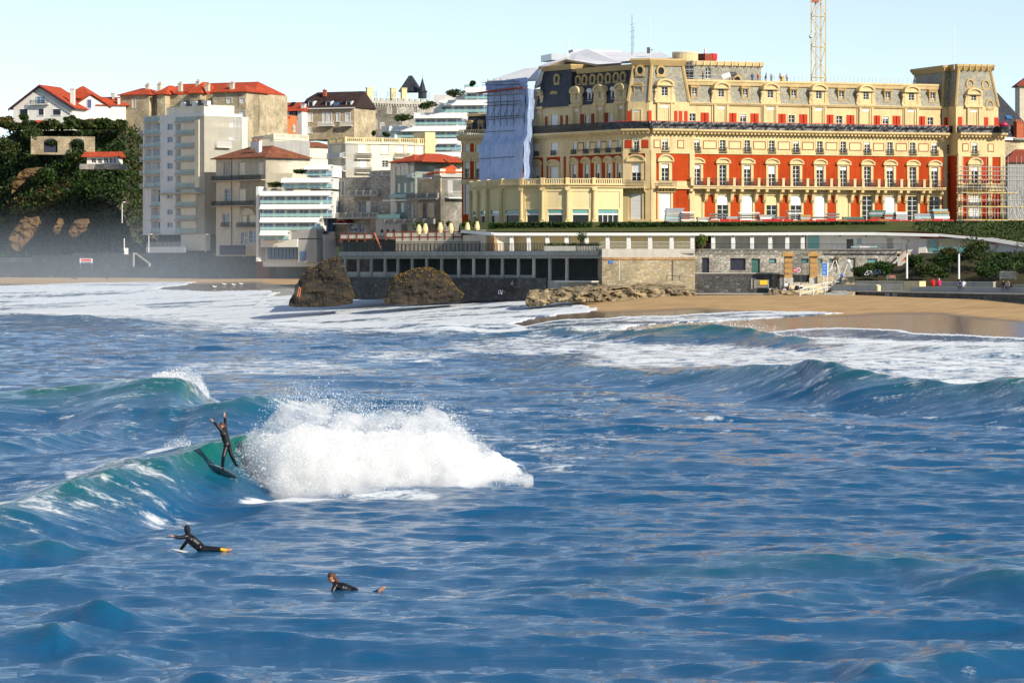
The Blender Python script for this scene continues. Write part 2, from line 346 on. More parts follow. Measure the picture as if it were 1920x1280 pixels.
# sea sheet: rows close together where the waves are steep
Yr = np.concatenate([np.arange(59, 98, .14), np.arange(98, 128, .10), np.arange(128, 160, .28), np.arange(160, 200, .34), np.arange(200, 300, .62), np.arange(300, 400, .62), np.arange(400, 760, 1.7)])
Cc = np.linspace(-220, 2140, 600)
Y0, C0 = np.meshgrid(Yr, Cc, indexing='ij'); X0 = (C0 - 960) / FPX * Y0
dYr = np.gradient(Yr)[:, None] * np.ones_like(X0); dXc = (Cc[1] - Cc[0]) / FPX * Y0
H = np.zeros_like(X0); DX = np.zeros_like(X0); DY = np.zeros_like(X0)
res = np.maximum(dYr, dXc)
gust = 0.55 + 0.9 * fbm(X0 * .05, Y0 * .035, seed=21)
wr = np.random.default_rng(5)
for i in range(76):
    lam = 0.55 * (16 / 0.55) ** ((i + wr.random()) / 76)
    th = R(78) + wr.normal(0, 0.40) if lam < 5 else R(82) + wr.normal(0, 0.28)
    k = 2 * math.pi / lam; kx, ky = k * math.cos(th), k * math.sin(th)
    sl_ = 0.032 if lam < 1.6 else (0.027 if lam < 4 else 0.016)
    a = sl_ / k; ph = kx * X0 + ky * Y0 + wr.random() * 6.28
    keep = sst(2.2, 4.0, lam / res); q = a * keep * (gust if lam < 6 else 1)
    H += q * np.sin(ph); c = q * np.cos(ph) * 0.9
    DX += c * math.cos(th); DY += c * math.sin(th)
THIN = np.zeros_like(X0); FOAM = np.zeros_like(X0); FACE = np.zeros_like(X0)
def resample(line, n=6):
    """smooth curve through the points, so that near and far side never flip at a corner"""
    p = np.array(line, float); k = len(p); out = []
    for i in range(k - 1):
        p0 = p[max(i - 1, 0)]; p1 = p[i]; p2 = p[i + 1]; p3 = p[min(i + 2, k - 1)]
        for t in np.arange(n) / n:
            out.append(.5 * (2 * p1 + (p2 - p0) * t + (2 * p0 - 5 * p1 + 4 * p2 - p3) * t * t + (3 * p1 - p0 - 3 * p2 + p3) * t ** 3))
    out.append(p[-1]); return np.array(out)
def ridge(pts, wf, wb, dip=0.10, hollow=1.5, throw=0.0, thin=1.0, seed=0, calm=0.3, msl=0.8):
    """a wave crest: pts (column,row,height) of the crest as seen, steep front towards the camera, long back"""
    global H, DX, DY, THIN
    W_ = [G(px, py, z) for px, py, z in pts]
    q3 = resample([(w.x, w.y, p_[2]) for w, p_ in zip(W_, pts)], 8); q3 = q3[np.argsort(q3[:, 0])]; n_k = 27
    ker = np.hanning(n_k + 2)[1:-1]; ker /= ker.sum(); xs = np.linspace(q3[0, 0], q3[-1, 0], 90)
    def sm(v): e0 = v[0] + (v[0] - v[n_k // 2:0:-1]); e1 = v[-1] + (v[-1] - v[-2:-n_k // 2 - 1:-1]); return np.convolve(np.concatenate([e0, v, e1]), ker, 'valid')
    ys = sm(np.interp(xs, q3[:, 0], q3[:, 1])); hh = np.maximum(np.interp(xs, q3[:, 0], q3[:, 2]), 0); ys = ys[:90]; gs = np.clip(np.gradient(ys, xs), -msl, msl); mrg = 3 * max(wf, wb)
    m = (X0 > min(xs) - mrg) & (X0 < max(xs) + mrg) & (Y0 > min(ys) - mrg * 2) & (Y0 < max(ys) + mrg * 2)
    x = X0[m]; y = Y0[m]
    jit = 0.30 * wf * (fbm(x * .5 / wf * 1.4, y * .5 / wf, seed=40 + seed) - .5)
    sl = np.interp(x, xs, gs); yc = np.interp(x, xs, ys) + np.where(x < xs[0], (x - xs[0]) * gs[0], 0) + np.where(x > xs[-1], (x - xs[-1]) * gs[-1], 0)
    d = (yc - y) / np.sqrt(1 + sl * sl) + jit                      # positive: in front of the crest
    h_end = np.interp(x, xs, hh) * (1 - sst(0, wf * .6, xs[0] - x)) * (1 - sst(0, wf * .6, x - xs[-1]))
    hc = h_end * (0.88 + 0.24 * fbm(x * .9 / wf, y * .12 / wf, seed=60 + seed))
    q = np.clip(d / wf, 0, 3); front = np.where(q < 1, (1 - np.clip(q, 0, 1)) ** hollow, 0)
    trough = -dip * np.exp(-((q - 1.15) / 0.55) ** 2)
    back = np.exp(-(np.clip(-d, 0, None) / wb) ** 1.7)
    prof = np.where(d >= 0, front + trough * sst(0, .8, q), back)
    h = hc * prof
    H[m] = H[m] * (1 - calm * np.clip(np.abs(prof), 0, 1) * sst(.1, .6, hc)) + h
    if throw:
        k_ = throw * np.clip(prof, 0, 1) ** 3 * np.clip(hc / hh.max(), 0, 1) ** 2
        tx = np.gradient(xs).mean(); ty = np.gradient(ys).mean(); L_ = math.hypot(tx, ty)
        DX[m] += k_ * (ty / L_); DY[m] -= k_ * (tx / L_)
    g_ = thin * np.clip(hc / 1.7, 0, 1) * np.where(d >= -0.3 * wb, np.clip(prof, 0, 1) ** 1.5, 0) * (0.55 + 0.75 * fbm(x * .45, y * .45, seed=80 + seed))
    THIN[m] = np.maximum(THIN[m], np.clip(g_, 0, 1)); FACE[m] = np.maximum(FACE[m], sst(.7, 1.3, hc) * sst(-.1, .15, d / wf) * sst(1.0, .55, d / wf)); return m
def blob(cx, cy, rx, ry, s, soft=0.5):
    """foam lying round a place on the water given in photo coordinates"""
    global FOAM
    r = np.hypot((PX0 - cx) / rx, (PY0 - cy) / ry); FOAM = np.maximum(FOAM, s * (1 - sst(1 - soft, 1.0, r)))
PX0, PY0 = proj(X0, Y0, 0 * X0)
# --- the surfer's wave
ridge([(-120, 985, .5), (0, 948, .75), (100, 908, 1.05), (200, 880, 1.25), (270, 864, 1.35), (330, 845, 1.5), (380, 829, 1.65), (430, 822, 1.75), (480, 830, 1.5), (540, 846, .9), (640, 868, .4), (780, 890, .2), (900, 905, 0)], 5.2, 6.5, dip=.16, hollow=1.75, throw=.75, thin=1.25, seed=1, msl=3.5)
ridge([(150, 925, 0), (215, 906, .5), (262, 900, .55), (330, 935, 0)], 1.9, 2.2, dip=.1, seed=9)
ridge([(-40, 1030, .3), (40, 1003, .55), (95, 998, .65), (150, 1012, .4), (260, 1035, .12), (380, 1040, 0)], 2.2, 2.8, dip=.15, thin=1.1, seed=2)
ridge([(-60, 1092, .2), (30, 1078, .3), (110, 1085, .2), (220, 1100, 0)], 1.8, 2.4, seed=3)
ridge([(60, 1170, 0), (150, 1148, .3), (185, 1142, .42), (240, 1160, .22), (330, 1168, 0)], 1.4, 2.0, dip=.15, seed=4)
ridge([(-40, 1200, .1), (60, 1182, .28), (105, 1174, .40), (150, 1186, .2), (220, 1195, 0)], 1.2, 1.8, dip=.15, seed=5)
ridge([(80, 1240, 0), (200, 1222, .2), (300, 1232, 0)], 1.2, 1.6, seed=15)
ridge([(300, 1264, 0), (380, 1252, .2), (470, 1262, 0)], 1.0, 1.4, seed=16)
# --- the wave behind it on the left
ridge([(-160, 740, 1.2), (0, 733, 1.4), (90, 724, 1.6), (190, 714, 1.9), (250, 706, 2.2), (300, 702, 2.35), (345, 706, 2.25), (372, 732, 1.4), (400, 760, .6), (430, 783, 0)], 13, 8, dip=.16, hollow=1.6, throw=.4, thin=.95, seed=6, calm=.3)
ridge([(-160, 840, .3), (0, 828, .4), (120, 806, .45), (240, 790, .4), (330, 775, .5), (385, 768, .9), (440, 756, 1.2), (500, 747, 1.25), (580, 750, 1.0), (700, 770, .4), (800, 780, 0)], 8, 6, dip=.1, hollow=1.4, thin=.8, seed=7, calm=.3)
# --- right hand wave
ridge([(1000, 694, .4), (1080, 690, .75), (1180, 693, .8), (1300, 697, 1.0), (1390, 684, 1.6), (1440, 682, 1.75), (1500, 684, 1.9), (1545, 677, 2.3), (1600, 686, 2.0), (1680, 704, 1.6), (1740, 710, 1.5), (1800, 722, 1.35), (1860, 716, 1.6), (1930, 706, 2.0), (2100, 700, 2.0)], 13, 8, dip=.18, hollow=1.6, throw=.4, thin=.75, seed=8, calm=.3)
# --- swell in the foreground on the right
ridge([(900, 1120, 0), (1060, 1094, .18), (1250, 1066, .32), (1440, 1050, .46), (1640, 1036, .55), (1790, 1046, .42), (1960, 1040, .4), (2100, 1040, .3)], 4.0, 5, dip=.2, hollow=1.3, seed=11, thin=1.2)
ridge([(1700, 1100, 0), (1800, 1082, .35), (1885, 1063, .62), (1960, 1068, .6), (2100, 1080, .3)], 2.6, 3, dip=.2, seed=12, thin=1.2)
ridge([(1560, 1270, 0), (1640, 1245, .3), (1700, 1250, .15), (1780, 1225, .3), (1850, 1222, .28), (1960, 1232, .1)], 1.3, 1.8, dip=.2, seed=13)
ridge([(1300, 1130, 0), (1400, 1118, .22), (1520, 1106, .25), (1650, 1112, 0)], 2.2, 3, dip=.2, seed=14)
ridge([(1540, 890, 0), (1640, 882, .3), (1740, 884, .22), (1860, 880, .3), (2000, 880, .2)], 4, 4, dip=.2, seed=17)
# --- shore break
ridge([(900, 628, .2), (980, 622, .5), (1050, 613, 1.0), (1100, 616, .9), (1180, 622, 1.1), (1250, 612, 1.6), (1320, 606, 1.9), (1390, 608, 1.85), (1440, 620, 1.5), (1500, 632, 1.1), (1580, 640, .7), (1700, 646, .7), (1830, 650, .8), (1950, 650, .8), (2100, 655, .8)], 14, 6, dip=.1, hollow=1.2, throw=1.2, thin=1.25, seed=19, calm=.2)
ridge([(560, 604, .3), (680, 600, .6), (760, 602, .9), (840, 606, .9), (960, 612, .5)], 16, 9, thin=.8, seed=20, calm=.2)
ridge([(-150, 560, .4), (0, 556, .6), (120, 560, .7), (260, 572, .5), (400, 580, .3)], 16, 10, thin=.4, seed=22, calm=.2)
ridge([(0, 592, .3), (70, 589, .7), (130, 592, .4), (200, 600, .5), (245, 598, .6), (300, 610, .1)], 14, 9, thin=.7, seed=23, calm=.2)

SZ = sandz(X0, Y0)
# foam lying on the water
edge_n = fbm(X0 * .03, Y0 * .02, seed=31)
d_sh, s_sh, _ = polydist(X0, Y0, SHORE); off = -d_sh * s_sh          # metres seaward
FOAM = np.maximum(FOAM, 0.55 * sst(75, 5, off + 40 * (edge_n - .5)) * sst(900, 1050, PX0))
FOAM = np.maximum(FOAM, 0.55 * sst(45, 4, off + 40 * (edge_n - .5)) * sst(1050, 900, PX0))
FOAM = np.maximum(FOAM, 0.34 * sst(300, 150, off + 60 * (edge_n - .5)))
back3 = np.interp(PX0, [950, 1100, 1320, 1500, 1600, 1700, 1800, 1920, 2100], [694, 692, 694, 690, 700, 716, 722, 715, 712])
FOAM = np.maximum(FOAM, 0.60 * sst(8, -10, PY0 - back3 + 14 * (edge_n - .5)) * sst(1000, 1150, PX0) * sst(600, 625, PY0))
for a in [(1790, 728, 110, 17, .95), (1690, 744, 60, 16, .6), (1500, 690, 60, 10, .5), (120, 560, 260, 22, .95), (60, 548, 160, 18, 1), (350, 572, 130, 14, .8), (640, 575, 200, 22, .85), (840, 585, 260, 26, .9),
          (300, 858, 46, 13, .80), (150, 905, 50, 16, .62), (262, 895, 40, 14, .55), (120, 940, 50, 12, .55), (60, 985, 60, 14, .5), (1000, 650, 260, 25, .55), (500, 690, 300, 24, .5), (760, 668, 200, 18, .5), (200, 690, 200, 16, .35),
          (270, 730, 26, 8, .62), (330, 745, 30, 5, .6), (300, 712, 26, 5, .7), (420, 770, 40, 5, .5), (150, 800, 200, 16, .36), (300, 780, 140, 10, .4), (140, 870, 130, 10, .34), (60, 850, 120, 8, .34), (380, 836, 40, 6, .6),
          (1840, 1262, 60, 14, .42), (560, 938, 150, 13, .72), (740, 926, 130, 9, .6), (900, 916, 110, 6, .62), (560, 790, 80, 26, .45)]: blob(*a)
blob(1460, 634, 90, 8, .8); blob(1180, 628, 110, 8, .7); blob(1750, 645, 260, 9, .85)
FOAM = np.maximum(FOAM, .40 * sst(.50, .72, fbm(X0 * .05, Y0 * .03, seed=35)) * sst(60, 110, Y0))
# --- whitewater behind the surfer: a tumbling mound of foam
WW = [(452, 872, .45), (500, 880, 1.0), (560, 884, 1.4), (640, 890, 1.5), (720, 896, 1.45), (800, 900, 1.25), (860, 904, .8), (920, 906, .4), (985, 906, .06)]
wp = [G(px, py, 0) for px, py, z in WW]; wl_ = [(p.x, p.y) for p in wp]
m = (X0 > wl_[0][0] - 6) & (X0 < wl_[-1][0] + 6) & (Y0 > 108) & (Y0 < 136)
x = X0[m]; y = Y0[m]; d, s, par = polydist(x, y, wl_); d = -d * s
hc = np.interp(par, np.arange(len(WW)), [w[2] for w in WW])
lump = fbm(x * .8, y * .8, seed=51, o=5); lump2 = fbm(x * 3.1, y * 3.1, seed=52, o=4)
wid = np.where(d > 0, 1.7, 5.5) * (0.75 + .5 * lump) * np.clip(.4 + hc / 1.6, .4, 1.2)
pr = np.exp(-(np.abs(d) / wid) ** 2.2)
endm = np.where((par <= 0.001) | (par >= len(WW) - 1.001), np.exp(-(np.abs(d) / .6) ** 2), 1)
hw = hc * pr * endm * (0.55 + 0.75 * lump) + .40 * (lump2 - .5) * sst(.05, .5, hc * pr)
hw *= 1 - sst(-1.2, .2, x - wl_[-1][0]); hc = hc * (1 - sst(-.6, .2, x - wl_[-1][0]))
H[m] = np.where(hw > .02, np.maximum(H[m], hw), H[m])
FOAM[m] = np.maximum(FOAM[m], 1.6 * sst(.06, .40, hc * pr * endm)); THIN[m] *= (1 - sst(.3, .8, hc * pr))
DX[m] *= 1 - sst(.1, .6, hc * pr) * .7; DY[m] *= 1 - sst(.1, .6, hc * pr) * .7

for cx, cy, r_ in ((378, 1030, 1.6), (665, 1103, 1.5)):
    p_ = G(cx, cy, 0); w_ = np.exp(-(((X0 - p_.x) / r_) ** 2 + ((Y0 - p_.y) / r_) ** 2)); H *= 1 - .8 * w_
XX2 = X0 + DX; YY2 = Y0 + DY; ZW = H.copy()
# run-up sheets lying on the sand
RUN = [[(-260, 533), (0, 536), (90, 533), (180, 530), (300, 529), (372, 528), (345, 535), (300, 543), (420, 546), (500, 560), (500, 605), (-260, 605)],
       [(190, 560), (330, 548), (430, 545), (505, 545), (530, 549), (505, 555), (560, 553), (640, 553), (700, 549), (760, 548), (845, 546), (880, 551), (930, 553), (985, 556), (1040, 560), (1070, 567), (1095, 573), (1126, 583), (1060, 590), (1000, 596), (955, 606), (985, 610), (1020, 640), (560, 640), (300, 590)],
       [(960, 615), (1060, 600), (1160, 596), (1260, 592), (1340, 587), (1450, 584), (1540, 585), (1583, 588), (1500, 594), (1400, 600), (1330, 604), (1260, 606), (1180, 615), (1100, 640), (960, 640)],
       [(1280, 642), (1400, 625), (1500, 617), (1590, 615), (1680, 620), (1760, 626), (1850, 630), (2240, 642), (2240, 700), (1280, 660)]]
run = np.zeros(X0.shape, bool); runs = []
rx = X0 + 2.2 * (fbm(X0 * .25, Y0 * .25, seed=71) - .5); ry = Y0 + 5.0 * (fbm(X0 * .2, Y0 * .1, seed=72) - .5)
for poly in RUN:
    w = [sandpt(a, b) for a, b in poly]; mm = inpoly(rx, ry, w); runs.append(mm); run |= mm
lift = np.maximum(SZ + 0.07, 0.0)
shallow = sst(-.6, .25, SZ)
ZW = ZW * (1 - sst(0.5, 2.2, SZ))
ZW = np.where(run, np.maximum(ZW, lift), np.where(SZ > .02, np.minimum(ZW, SZ + .9 * (H > .4) * H), ZW))
ZW = np.where((SZ > 1.0) & ~run, SZ - .4, ZW)
streak = fbm((X0 - .5 * Y0) * .05, (Y0 + .5 * X0) * .35, seed=73)
lane = fbm((X0 - .8 * Y0) * .02, (Y0 + .8 * X0) * .16, seed=74)
FOAM = np.where(run & (SZ > -.2), np.maximum(FOAM * .55, .10 + .80 * streak), FOAM)
FOAM = np.where(runs[1] & (SZ > -.2), np.maximum(FOAM, .22 + 1.15 * streak * (.40 + lane)), FOAM)
FOAM = np.where(runs[0] & (SZ > -.2), np.maximum(FOAM, .22 + 1.15 * streak * (.40 + lane)), FOAM)
FOAM = np.where(runs[3] & (SZ > .1), FOAM * .7, FOAM)
rim = np.zeros_like(FOAM)
for mm in runs:      # a bright lip where each sheet ends
    e = np.zeros_like(mm); 
    for k in (1, 2, 3): e[:-k] |= mm[:-k] & ~mm[k:]; e[:, k:] |= mm[:, k:] & ~mm[:, :-k]; e[:, :-k] |= mm[:, :-k] & ~mm[:, k:]
    rim = np.maximum(rim, e * 1.0)
FOAM = np.where((rim > 0) & (SZ > .3), np.maximum(FOAM, .95), FOAM)
FOAM = FOAM * (1 - .62 * FACE * sst(200, 260, Y0))
sea = npmesh('sea', np.stack([XX2, YY2, ZW], -1).reshape(-1, 3), gridfaces(*X0.shape), sea_material(), quads=True, smooth=True)
fattr(sea, 'foam', np.clip(FOAM, 0, 1.6)); fattr(sea, 'thin', np.clip(THIN, 0, 1)); tag(sea, kind='structure')

# open water and land beyond the modelled part, reaching the horizon
mb = MB(); mb.slab([(-6000, -400), (6000, -400), (6000, 8500), (-6000, 8500)], -4, -3.2)
gr = mb.build('ground', mat('seabed', (0.05, 0.06, 0.06), .9)); tag(gr, kind='structure')

# ------------------------------------------------------------------ spray: drops thrown up by the breaking waves
def tetra(cent, rad, name, label, mt, cat='spray'):
    n = len(cent); a = rng.normal(size=(n, 3)); a /= np.linalg.norm(a, axis=1)[:, None]; b = np.cross(a, rng.normal(size=(n, 3))); b /= np.linalg.norm(b, axis=1)[:, None]
    a *= rad[:, None]; b *= rad[:, None] * .9; v = np.stack([cent + a, cent + b, cent - a, cent - b], 1).reshape(-1, 3)
    o = npmesh(name, v, np.arange(n * 4).reshape(n, 4), mt, quads=True); tag(o, label, cat, kind='stuff'); return o
m_sp, n_, l_, b_ = nodes('spray_white'); b_.inputs['Base Color'].default_value = (0.9, 0.93, 0.95, 1); b_.inputs['Roughness'].default_value = .8
b_.inputs['Specular IOR Level'].default_value = .2
def cloud(n, xs, top, bot, Yc, dY, r0, r1, up=1.7, seed=1, edge=.1, clump=.6):
    """drops between two outlines (rows of the photo) at depths round Yc; most near the bottom, clotted by noise"""
    g = np.random.default_rng(seed); out = []; got = 0
    while got < n:
        k = n * 2
        px = g.uniform(xs[0], xs[-1], k); t = g.random(k) ** up
        Y = np.interp(px, xs, Yc) + g.normal(0, 1, k) * dY
        tp = np.interp(px, xs, top); bt = np.interp(px, xs, bot); hgt = np.maximum(bt - tp, 1)
        py = bt - t * hgt * (1 + edge * g.normal(0, 1, k))
        X = (px - 960) / FPX * Y; Z = HC - (py - HZ) / FPX * Y
        nz = fbm(X * 1.1, Z * 1.1, Y * .6, seed=seed + 5)
        keep = (nz + (1 - t) * .25 > clump * (.62 + .25 * g.random(k))) & (g.random(k) < np.clip(hgt / hgt.max() + .15, 0, 1))
        p = np.stack([X, Y, Z], -1)[keep]; out.append(p); got += len(p)
    p = np.concatenate(out)[:n]; r = r0 + (r1 - r0) * g.random(n) ** 2.5
    return p, r
def mist(label, xs, top, bot, yc, half, dens, scale, lo, hi):
    """hanging spray: a closed hull over the breaking water, filled with patchy white droplets"""
    mb = MB(); n = 14; st = np.linspace(0, 1, 30); px = np.interp(st, np.linspace(0, 1, len(xs)), xs); vs = []
    for a in px:
        Y = np.interp(a, xs, yc); b = np.interp(a, xs, bot); t = np.interp(a, xs, top); zb = P(a, b + 5 * math.sin(a * .09 + half), Y).z - .3; h = max((P(a, t, Y).z - zb) * (.97 + .04 * math.sin(a * .07 + half * 3) + .03 * math.sin(a * .19)), .15); e = math.sin(math.pi * min(1, (a - xs[0] + 3) / (xs[-1] - xs[0] + 6))) ** .4
        vs += [Vector(((a - 960) / FPX * (Y - half * e * math.cos(math.pi * k / (n - 1))), Y - half * e * math.cos(math.pi * k / (n - 1)), zb + h * math.sin(math.pi * k / (n - 1)))) for k in range(n)]
    mb.add(vs, [(i * n + k, (i + 1) * n + k, (i + 1) * n + (k + 1) % n, i * n + (k + 1) % n) for i in range(29) for k in range(n)] + [tuple(range(n)), tuple(range(30 * n - 1, 29 * n - 1, -1))])
    m = bpy.data.materials.new('spray_mist'); m.use_nodes = True; N = m.node_tree.nodes; K = m.node_tree.links; N.remove(N['Principled BSDF']); v = N.new('ShaderNodeVolumePrincipled'); v.inputs['Color'].default_value = (1, 1, 1, 1); v.inputs['Anisotropy'].default_value = .1
    g = N.new('ShaderNodeNewGeometry'); t = N.new('ShaderNodeTexNoise'); t.inputs['Scale'].default_value = scale; t.inputs['Detail'].default_value = 6; t.inputs['Roughness'].default_value = .65; K.new(g.outputs['Position'], t.inputs['Vector'])
    r = N.new('ShaderNodeMapRange'); r.interpolation_type = 'SMOOTHSTEP'; r.inputs['From Min'].default_value = lo; r.inputs['From Max'].default_value = hi; r.inputs['To Max'].default_value = dens; K.new(t.outputs['Fac'], r.inputs['Value']); K.new(r.outputs[0], v.inputs['Density']); K.new(v.outputs[0], N['Material Output'].inputs['Volume'])
    o = mb.build('mist', m); tag(o, label, 'spray', kind='stuff')
S.cycles.volume_bounces = 18; S.cycles.volume_step_rate = 3; S.cycles.volume_max_steps = 64
xs = [440, 470, 500, 540, 600, 660, 720, 780, 820, 850, 880, 920, 960, 1000]
top = [846, 818, 784, 758, 752, 768, 776, 772, 770, 790, 818, 848, 880, 900]
bot = [890, 905, 918, 930, 938, 938, 925, 918, 915, 915, 914, 912, 910, 907]
yc = [121, 120, 119, 118.5, 119, 119.5, 120, 120.5, 121, 121, 121.5, 122, 122, 122]
mist('dense white spray of the broken wave behind the standing surfer', xs, [t_ + .22 * (b_ - t_) for t_, b_ in zip(top, bot)], bot, yc, 1.9, 5.0, 1.7, .38, .58)
mist('torn thin spray above the broken wave behind the standing surfer', xs, [t_ - 10 for t_ in top], bot, yc, 2.6, 2.6, 1.1, .45, .66)
p1, r1_ = cloud(130000, xs, [t_ - 7 for t_ in top], bot, yc, 1.5, .004, .024, up=.8, seed=3, edge=.10, clump=.66)
p2, r2_ = cloud(9000, [430, 470, 520, 580, 640, 680], [868, 872, 885, 900, 915, 925], [886, 905, 925, 938, 945, 946], [118.5, 118, 117, 116.5, 116.5, 116.5], .5, .004, .014, up=1.0, seed=4)
tetra(np.concatenate([p1, p2]), np.concatenate([r1_, r2_]), 'spray', 'white spray bursting from the breaking wave behind the standing surfer', m_sp)
p3, r3 = cloud(16000, [285, 320, 350, 375, 392], [702, 697, 696, 706, 738], [712, 712, 726, 744, 750], [184, 184, 183, 181, 178], .8, .008, .03, up=1.2, seed=6, edge=.25)
mist('mist blown off the peak of the wave behind on the left', [280, 310, 345, 375, 396], [703, 696, 694, 704, 742], [712, 714, 730, 748, 752], [186, 186, 185, 183, 180], 1.8, 1.6, .8, .36, .62)
tetra(p3, r3, 'spray', 'plume of spray blown off the peak of the wave behind on the left', m_sp)
p4, r4 = cloud(5000, [245, 280, 310, 340, 358], [858, 850, 836, 822, 826], [866, 862, 854, 842, 836], [124, 124, 123.5, 123, 122.5], .5, .004, .018, up=1.3, seed=8, edge=.3)
tetra(p4, r4, 'spray', 'low spray along the back of the wave left of the standing surfer', m_sp)
p5, r5 = cloud(15000, [1060, 1110, 1170, 1240, 1300, 1330, 1370, 1410, 1440, 1500, 1560, 1700, 1850, 1920], [608, 610, 610, 603, 600, 592, 600, 599, 610, 624, 632, 638, 640, 638], [618, 622, 626, 620, 613, 612, 613, 616, 626, 638, 646, 652, 656, 656], [352] * 9 + [345, 342, 338, 334, 330], 1.2, .012, .05, up=1.6, seed=9, edge=.2)
tetra(p5, r5, 'spray', 'spray along the crest of the shore break in front of the beach', m_sp)
p6, r6 = cloud(5000, [1690, 1740, 1790, 1850, 1890], [715, 704, 708, 714, 722], [742, 735, 738, 738, 735], [212, 214, 214, 213, 212], 1.2, .01, .03, up=1.5, seed=10, edge=.2)
tetra(p6, r6, 'spray', 'spray over the broken part of the wave on the right', m_sp)
# ------------------------------------------------------------------ building helpers and palettes
def M_(k): return MATS[k]
mat('cream', (0.70, 0.54, 0.285), .8, .2, .4, 6, .15, stain=.32); mat('cream_pale', (0.76, 0.62, 0.34), .8, .1, .5, 6, .1, stain=.15)
mat('red_wall', (0.43, 0.058, 0.013), .9, .28, .3, 5, .1, stain=.30, spec=.1); mat('red_paint', (0.52, 0.045, 0.01), .6, .1, spec=.2)
mat('white', (0.80, 0.80, 0.78), .55, .06); mat('white_wall', (0.80, 0.78, 0.72), .8, .08, .4, 5, .05, stain=.10); mat('shade_white', (0.82, 0.84, 0.83), .7, .08, .4, 5, 0, stain=.25)  # shade_white has the bluish shade of the town fronts put into its colour
mat('ivory', (0.82, 0.76, 0.60), .8, .1, .4, 5, .08, stain=.15); mat('sandstone', (0.68, 0.61, 0.48), .9, .2, .8, 7, .3, stain=.2)
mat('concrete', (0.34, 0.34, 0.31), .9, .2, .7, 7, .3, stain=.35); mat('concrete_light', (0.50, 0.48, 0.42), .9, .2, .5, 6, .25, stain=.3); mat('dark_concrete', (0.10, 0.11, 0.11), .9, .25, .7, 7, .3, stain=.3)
mat('iron', (0.03, 0.035, 0.04), .5, .1); mat('steel', (0.42, 0.44, 0.46), .35, .15, metal=.7); mat('dark_metal', (0.08, 0.085, 0.09), .5, .15)
mat('black_tarp', (0.022, 0.024, 0.030), .42, .3, 1.5, 3, .3, spec=.4); mat('tarp_white', (0.82, 0.83, 0.86), .6, .06, .4, 3, .25)
mat('wood_board', (0.42, 0.27, 0.10), .8, .25, 1, 9, .2); mat('brick', (0.42, 0.11, 0.05), .85, .25, 1.5, 9, .3); mat('rust', (0.28, 0.06, 0.03), .8, .2); mat('terracotta', (0.48, 0.16, 0.07), .85, .2)
mat('orange_wall', (0.70, 0.21, 0.07), .85, .1, .5, 5, .05); mat('blue_wall', (0.36, 0.52, 0.53), .85, .1, .5, 5, .05, stain=.15); mat('grey_wall', (0.42, 0.42, 0.40), .85, .15, .5, 5, .1, stain=.2)
mat('green_door', (0.05, 0.17, 0.14), .5, .1); mat('dark_shutter', (0.02, 0.022, 0.05), .6, .1); mat('blue_shutter', (0.05, 0.09, 0.26), .6, .1); mat('teal_glass', (0.10, 0.34, 0.34), .1, .1, spec=.8); mat('beam_dark', (0.02, 0.02, 0.05), .6, .1)
mat('blue_plain', (0.04, 0.20, 0.62), .5, .06); mat('yellow_plain', (0.75, 0.50, 0.03), .5, .1); mat('crane_yellow', (0.66, 0.47, 0.14), .45, .12); mat('red_plain', (0.65, 0.03, 0.03), .5, .1); mat('asphalt', (0.24, 0.23, 0.22), .9, .15, .6, 6, .2)
courses('tile_red', (0.58, 0.095, 0.035), (0.34, 0.05, 0.02), .32); courses('tile_brown', (0.35, 0.13, 0.06), (0.13, 0.045, 0.03), .32); courses('tile_orange', (0.66, 0.14, 0.04), (0.42, 0.07, 0.025), .32)
courses('slate', (0.42, 0.40, 0.32), (0.23, 0.22, 0.18), .26, .75); courses('slate_dark', (0.055, 0.06, 0.075), (0.022, 0.025, 0.035), .26, .5); courses('slate_brown', (0.075, 0.045, 0.04), (0.035, 0.022, 0.022), .26, .7)
stone('rubble_grey', [(0.24, 0.23, 0.21), (0.46, 0.44, 0.39), (0.36, 0.33, 0.28), (0.58, 0.55, 0.48)], (0.30, 0.28, 0.25), .5)
stone('rubble_light', [(0.40, 0.37, 0.30), (0.62, 0.58, 0.50), (0.34, 0.31, 0.26), (0.70, 0.67, 0.60)], (0.26, 0.25, 0.22), .42, flat=1.5)
stone('rubble_gold', [(0.52, 0.41, 0.24), (0.66, 0.55, 0.36), (0.44, 0.36, 0.23), (0.70, 0.61, 0.44)], (0.45, 0.38, 0.26), .5)
stone('seawall_stone', [(0.30, 0.25, 0.16), (0.46, 0.39, 0.26), (0.38, 0.28, 0.15), (0.52, 0.46, 0.33)], (0.30, 0.26, 0.19), .58, flat=1.9, bump=.35)
stone('shaded_wet_stone', [(0.05, 0.05, 0.05), (0.10, 0.10, 0.10), (0.07, 0.065, 0.06), (0.15, 0.15, 0.15)], (0.05, 0.05, 0.05), .7, rough=.5, flat=1.7)  # dark tone carries the shade on the walls along the beach
stone('old_brick', [(0.40, 0.20, 0.08), (0.55, 0.33, 0.14), (0.34, 0.15, 0.06)], (0.4, 0.3, 0.2), .35, flat=1.8)
m_, n_, l_, b_ = nodes('glass'); b_.inputs['Base Color'].default_value = (0.010, 0.013, 0.018, 1); b_.inputs['Roughness'].default_value = .12; b_.inputs['Specular IOR Level'].default_value = .35
m_, n_, l_, b_ = nodes('glass_blue'); b_.inputs['Base Color'].default_value = (0.05, 0.14, 0.30, 1); b_.inputs['Roughness'].default_value = .08; b_.inputs['Specular IOR Level'].default_value = .7
m_, n_, l_, b_ = nodes('clear_glass'); b_.inputs['Base Color'].default_value = (0.45, 0.75, 0.72, 1); b_.inputs['Roughness'].default_value = .05; b_.inputs['Alpha'].default_value = .45

